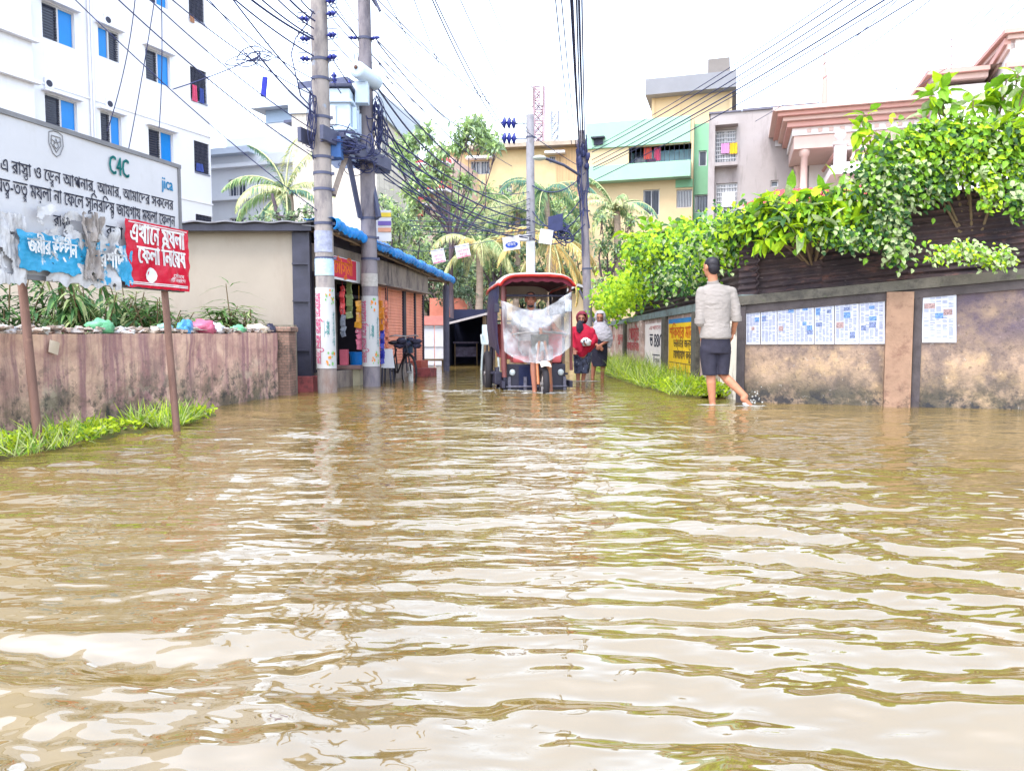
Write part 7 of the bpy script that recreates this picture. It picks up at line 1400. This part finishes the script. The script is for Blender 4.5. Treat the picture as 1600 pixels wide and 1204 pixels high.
for k in range(2):
    mb = MB(); w_ = (xg1-xg0)/2; box(mb, (xg0+w_*(k+.5), 21, zg/2), (w_-.02, .05, zg), bev=.006)
    for z in (.05, .5, .97): box(mb, (xg0+w_*(k+.5), 20.96, z*zg), (w_-.04, .03, .05))
    mb.build('leaf', mat('gate_grey', C(222, 222, 230), var=.06, s=4, layers=[dict(c=C(160, 150, 150), s=5, lo=.6, hi=.7)]), gt)
mb = MB(); box(mb, ((xg0+xg1)/2, 21, at(680, 501, 21).z), (xg1-xg0+.1, .2, .26), bev=.01); mb.build('lintel', mat('pink_lintel', C(215, 140, 130), s=5), gt)
bn = thing('bench', at(678, 575, 18), 'low weathered wooden bench before the grey gate', 'bench'); c = at(676, 562, 18.2); mb = MB(); box(mb, c, (.62, .2, .05)); mb.build('seat', m_wood, bn)
for dx in (-.25, .25): mb = MB(); tube(mb, [c+V((dx, 0, -.02)), V((c.x+dx, c.y, -.16))], .03, 6); mb.build('leg', m_wood, bn)
mb = MB(); x0, x1 = at(672, 500, 26).x, at(730, 500, 26).x; box(mb, ((x0+x1)/2, 26, at(700, 466, 26).z/2), (x1-x0, .2, at(700, 466, 26).z)); mb.build('salmon_wall', mat('salmon_wall', C(228, 140, 120), s=3), label='salmon orange garden wall above the grey gate', category='wall')
ws = thing('shed', at(905, 560, 24), 'small cream shed with a pale sloped roof right of the rickshaw', 'shed'); x0, x1 = at(890, 500, 24).x, at(921, 500, 24).x
mb = MB(); box(mb, ((x0+x1)/2, 25, at(905, 458, 24).z/2), (x1-x0, 2, at(905, 458, 24).z)); mb.build('wall', m_crm, ws)
mb = MB(); vs = [at(885, 452, 23.6), at(903, 443, 23.6), at(928, 450, 23.6)]; vs = vs+[v+V((0, 2.6, 0)) for v in vs]; mb.add(vs+[v-V((0, 0, .08)) for v in vs], [(0, 1, 4, 3), (1, 2, 5, 4), (6, 9, 10, 7), (7, 10, 11, 8), (0, 6, 7, 1), (1, 7, 8, 2), (3, 4, 10, 9), (4, 5, 11, 10), (0, 3, 9, 6), (2, 8, 11, 5)]); mb.build('roof', mat('shed_roof_pale', C(210, 210, 215, 2), s=3), ws)
mb = MB(); tube(mb, [at(905, 452, 21), at(928, 502, 20.5), at(934, 520, 20.4)], .035, 6); mb.build('bamboo_pole', m_dark, label='dark slanting pole leaning from the cream shed roof', category='pole')

# ================================================================= TREES AND PALMS
t1 = leafmat('tree_muted', C(165, 190, 135, 1.15)); t2 = leafmat('tree_grey', C(145, 165, 140, 1.2)); t3 = leafmat('tree_dark', C(100, 125, 100, 1.3)); t4 = leafmat('tree_light', C(195, 218, 145, 1.15)); TM = [t1, t2, t3, t4]  # crown leaves brightened in colour to stand for the hazy light
m_bark = mat('bark', C(105, 90, 100), var=.25, s=5, st=(1, 1, .3), bump=.4)
def tree(label, base, Y, blobs, trunk, Ln, ms, dens=1.0, name='tree', mats=None, group=None, droop=.3, rt=.12):
    b = at(*base, Y); b.z = -.15; o = thing(name, b, label, 'tree', group); tr_ = MB(); lf = MB(); fork = at(*trunk, Y); kx = random.uniform(-.15, .15); top_ = fork+V((kx*1.5, 0, (fork.z-b.z)*.25)); tube(tr_, [b, b.lerp(fork, .5)+V((kx, 0, 0)), fork, top_], [rt, rt*.8, rt*.65, rt*.3], 9)
    for (px, py, r, *dy) in blobs:
        c = at(px, py, Y+(dy[0] if dy else random.uniform(-.8, .8))); R_ = r*Y/F; f0 = b.lerp(fork, random.uniform(.72, 1)) if random.random() < .6 else fork.lerp(top_, random.random()); m_ = f0.lerp(c, .5)+V(((c.x-f0.x)*random.uniform(.0, .25)+random.uniform(-.2, .2), random.uniform(-.3, .3), -abs(c.x-f0.x)*.12)); tube(tr_, [f0, f0.lerp(m_, .5)+V((random.uniform(-.1, .1), 0, 0)), m_, m_.lerp(c, .5)+V((random.uniform(-.15, .15), 0, .05)), c], [rt*.38, rt*.3, rt*.22, rt*.14, rt*.05], 6)
        for q in range(3): d = rnd_dirs(1)[0]; e = c+V(d)*R_*.8; tube(tr_, [m_.lerp(c, .6), e], [rt*.12, .008], 4)
        clump(lf, c, (R_, R_, R_*.8), int(dens*14*(R_/Ln)**2)+8, Ln, Ln*.42, ms, True, .25, -.1, droop)
    tr_.build('trunk', m_bark, o); lf.build('crown', mats or TM, o); return o
np.random.seed(60); random.seed(60)
tree('slender tree with an airy grey-green crown and dark forked limbs in the centre', (712, 575), 25, [(640, 225, 20), (665, 210, 18), (632, 250, 16), (735, 200, 22), (755, 215, 22), (720, 225, 18), (770, 230, 14), (690, 270, 20), (660, 280, 22), (640, 300, 16), (725, 285, 18), (700, 320, 18), (675, 245, 14), (745, 190, 12), (618, 232, 9), (650, 320, 14), (780, 222, 8), (695, 235, 10)], (704, 365), .24, (1, 0, 0, 3), 5.0, rt=.10)
tree('leafy green tree directly right of the second pole above the blue tarpaulin', (640, 575), 22, [(610, 330, 20), (628, 350, 24), (650, 365, 22), (605, 360, 18), (620, 385, 22), (655, 395, 22), (640, 415, 18), (670, 420, 16), (600, 315, 14)], (632, 430), .15, (0, 1, 3, 3, 2), 2.2)
tree('dense dark tree behind the leafy green tree near the salmon wall', (690, 575), 28, [(690, 370, 22), (670, 390, 20), (710, 390, 24), (690, 415, 24), (720, 420, 22), (665, 440, 20), (700, 445, 20), (730, 350, 16)], (695, 450), .18, (1, 2, 2, 0), 1.8)
tree('bushy tree behind the rickshaw canopy left of the centre pole', (770, 575), 30, [(770, 350, 24), (750, 380, 24), (785, 390, 26), (765, 420, 26), (800, 425, 24), (740, 440, 22), (790, 455, 22), (800, 340, 20)], (775, 450), .2, (0, 1, 2, 3), 1.7)
tree('bushy tree right of the centre pole under the lamp', (870, 575), 31, [(850, 330, 24), (880, 345, 24), (840, 370, 24), (895, 380, 24), (865, 400, 26), (885, 425, 24), (850, 440, 24), (900, 350, 16), (905, 440, 20)], (870, 450), .2, (0, 1, 2, 3), 1.7)
tree('dark green tree close right of the leaning pole', (945, 575), 24, [(940, 340, 16), (955, 360, 20), (940, 385, 18), (965, 390, 20), (945, 415, 20), (970, 420, 18), (935, 445, 14), (985, 345, 14), (990, 400, 16)], (950, 450), .15, (1, 2, 0, 3), 2.0)
tree('low dark bushes behind the shed in the centre', (735, 575), 26, [(730, 460, 16), (750, 475, 16), (715, 455, 14), (770, 470, 16), (765, 500, 16), (690, 470, 10)], (740, 500), .16, (1, 2, 2), 2.0, name='bush')
tree('dark bush under the left palm behind the beige shop', (430, 400), 19, [(400, 345, 14), (425, 340, 14), (455, 340, 16), (480, 330, 16), (478, 350, 14)], (440, 360), .14, (1, 2, 0), 1.6, name='bush')
m_trunkp = mat('palm_trunk', C(185, 165, 150), var=.2, s=4, st=(.4, .4, 3), bump=.4)
pl = [leafmat('palm_green', C(150, 180, 125, 1.3)), leafmat('palm_pale', C(215, 218, 165, 1.3)), leafmat('palm_teal', C(100, 145, 125, 1.4)), leafmat('palm_straw', C(225, 195, 125, 1.3))]
def palm(label, base, crown, Y, Lf, fronds, seed, ms=(0, 0, 1, 2), rt=.13, leaf=.42, name='palm_tree', wd=.035):
    """coconut palm: ringed trunk, arching fronds with hanging leaflets; fronds = [(azimuth deg, elevation deg, scale)]"""
    random.seed(seed); np.random.seed(seed); c = at(*crown, Y); b = at(*base, Y); b.z = -.15; o = thing(name, b, label, 'palm tree', 'palms beyond the shops')
    mb = MB(); N = 14; tube(mb, [b.lerp(c, i/N)+V((.12*math.sin(i/N*2.5), 0, 0)) for i in range(N+1)], [rt*(1.15-.35*i/N)*(1+.06*(i % 2)) for i in range(N+1)], 10); mb.build('trunk', m_trunkp, o)
    for az, el, sc in fronds:
        az = math.radians(az); el = math.radians(el); h = V((math.cos(az), math.sin(az), 0)); L_ = Lf*sc; st = MB(); lf = MB(); pts = []; M = 22; p = c.copy(); e = el
        for i in range(M+1):
            pts.append(p.copy()); p = p+(h*math.cos(e)+V((0, 0, math.sin(e))))*(L_/M); e -= math.radians(4.6+2.2*i/M*1.5)*(.42 if el > 1.15 else .8 if el > -.3 else .5)
        tube(st, pts, [.028*(1-.85*i/M)+.004 for i in range(M+1)], 5); mi = random.choice(ms); fo = st.build('frond', pl[1], o); P = []; D = []; U = []; LN = []
        for i in range(2, M*3):
            t = i/(M*3); k = t*M; a = int(k); q = pts[a].lerp(pts[min(a+1, M)], k-a); tg = (pts[min(a+1, M)]-pts[max(a-1, 0)]).normalized(); sd2 = tg.cross(V((0, 0, 1))).normalized(); 
            for s_ in (-1, 1):
                d = sd2*s_*random.uniform(.6, 1)+tg*.55+V((0, 0, -.35+random.uniform(-.35, .15))); P.append(q); D.append(d); U.append((0, 0, 1)); LN.append(leaf*L_/2.2*(math.sin(math.pi*min(1, t*.85+.14))**.6)*random.uniform(.75, 1.1))
        n = len(P); quads(lf, [tuple(p) for p in P], D, U, LN, wd, np.where(np.random.rand(n) < .75, mi, np.random.choice(ms, n)), .35); lf.build('leaflets', pl, fo)
fan = lambda n, e0, e1, s0=0, sd=1: [((s0+360*i/n+random.Random(i+sd).uniform(-14, 14)), random.Random(i*3+sd).uniform(e0, e1), random.Random(i*5+sd).uniform(.8, 1.1)) for i in range(n)]
palm('coconut palm with a tall green plume behind the beige shop', (450, 400), (447, 300), 20, 1.9, [(80, 88, 1.0), (20, 75, .95), (160, 72, 1), (190, 45, 1.0), (175, 10, 1.05), (0, 40, .8), (340, 15, .8), (250, -25, .8), (290, -40, .8), (230, 20, 1), (30, 20, .7), (120, 50, .9), (205, -30, .9)], 1, (0, 1, 2, 1))
palm('coconut palm with a pale ringed trunk left of the rickshaw', (742, 575), (745, 385), 25, 2.3, fan(12, -25, 60, 10, 3), 2, (1, 0, 3, 1))
palm('tall green palm behind the centre pole with long drooping fronds', (800, 575), (806, 330), 30, 3.0, fan(13, -15, 65, 0, 7), 3, (0, 1, 2))
palm('palm with straw-coloured hanging fronds right of the centre pole', (868, 575), (862, 375), 24, 2.4, [(200, 20, 1), (340, -40, 1), (10, -35, 1.1), (30, 15, 1), (170, 45, .9), (90, 60, .8), (300, -50, .9), (320, 0, 1), (150, -20, .8), (260, -45, .9)], 4, (3, 3, 1, 0))
palm('short feathery palm before the mint green building', (958, 575), (960, 330), 24, 1.7, fan(15, 0, 80, 20, 5), 5, (0, 1, 2), leaf=.36)
palm('teal-green palm crown beneath the street lamp', (858, 575), (850, 300), 29, 2.4, fan(11, -10, 60, 40, 11), 6, (2, 2, 0))
tree('pale hazy green tree filling the gap before the orange building', (745, 575), 33, [(700, 330, 20), (725, 320, 20), (745, 340, 22), (720, 355, 22), (770, 325, 18), (700, 365, 20), (760, 300, 14), (690, 345, 14), (790, 310, 18), (810, 330, 20), (780, 345, 20), (820, 355, 18), (640, 345, 16), (670, 350, 18)], (725, 400), .22, (0, 1, 3, 0), 3.2)
tree('pale hazy green tree under the slatted end of the orange building', (880, 575), 34, [(840, 305, 16), (865, 320, 20), (890, 315, 18), (905, 335, 18), (880, 345, 22), (850, 345, 20), (900, 365, 18)], (875, 400), .22, (0, 1, 3, 0), 3.2)
# far tree line closing the street
np.random.seed(70); random.seed(70)
for i, px in enumerate(range(575, 960, 48)):
    tree('far dark tree in the row closing the end of the street', (px, 560), 36+(i % 3), [(px+random.uniform(-26, 26), random.uniform(370, 500), random.uniform(20, 30)) for k in range(9)], (px, 480), .3, (1, 2, 0), 1.3, group='far trees at the end of the street')
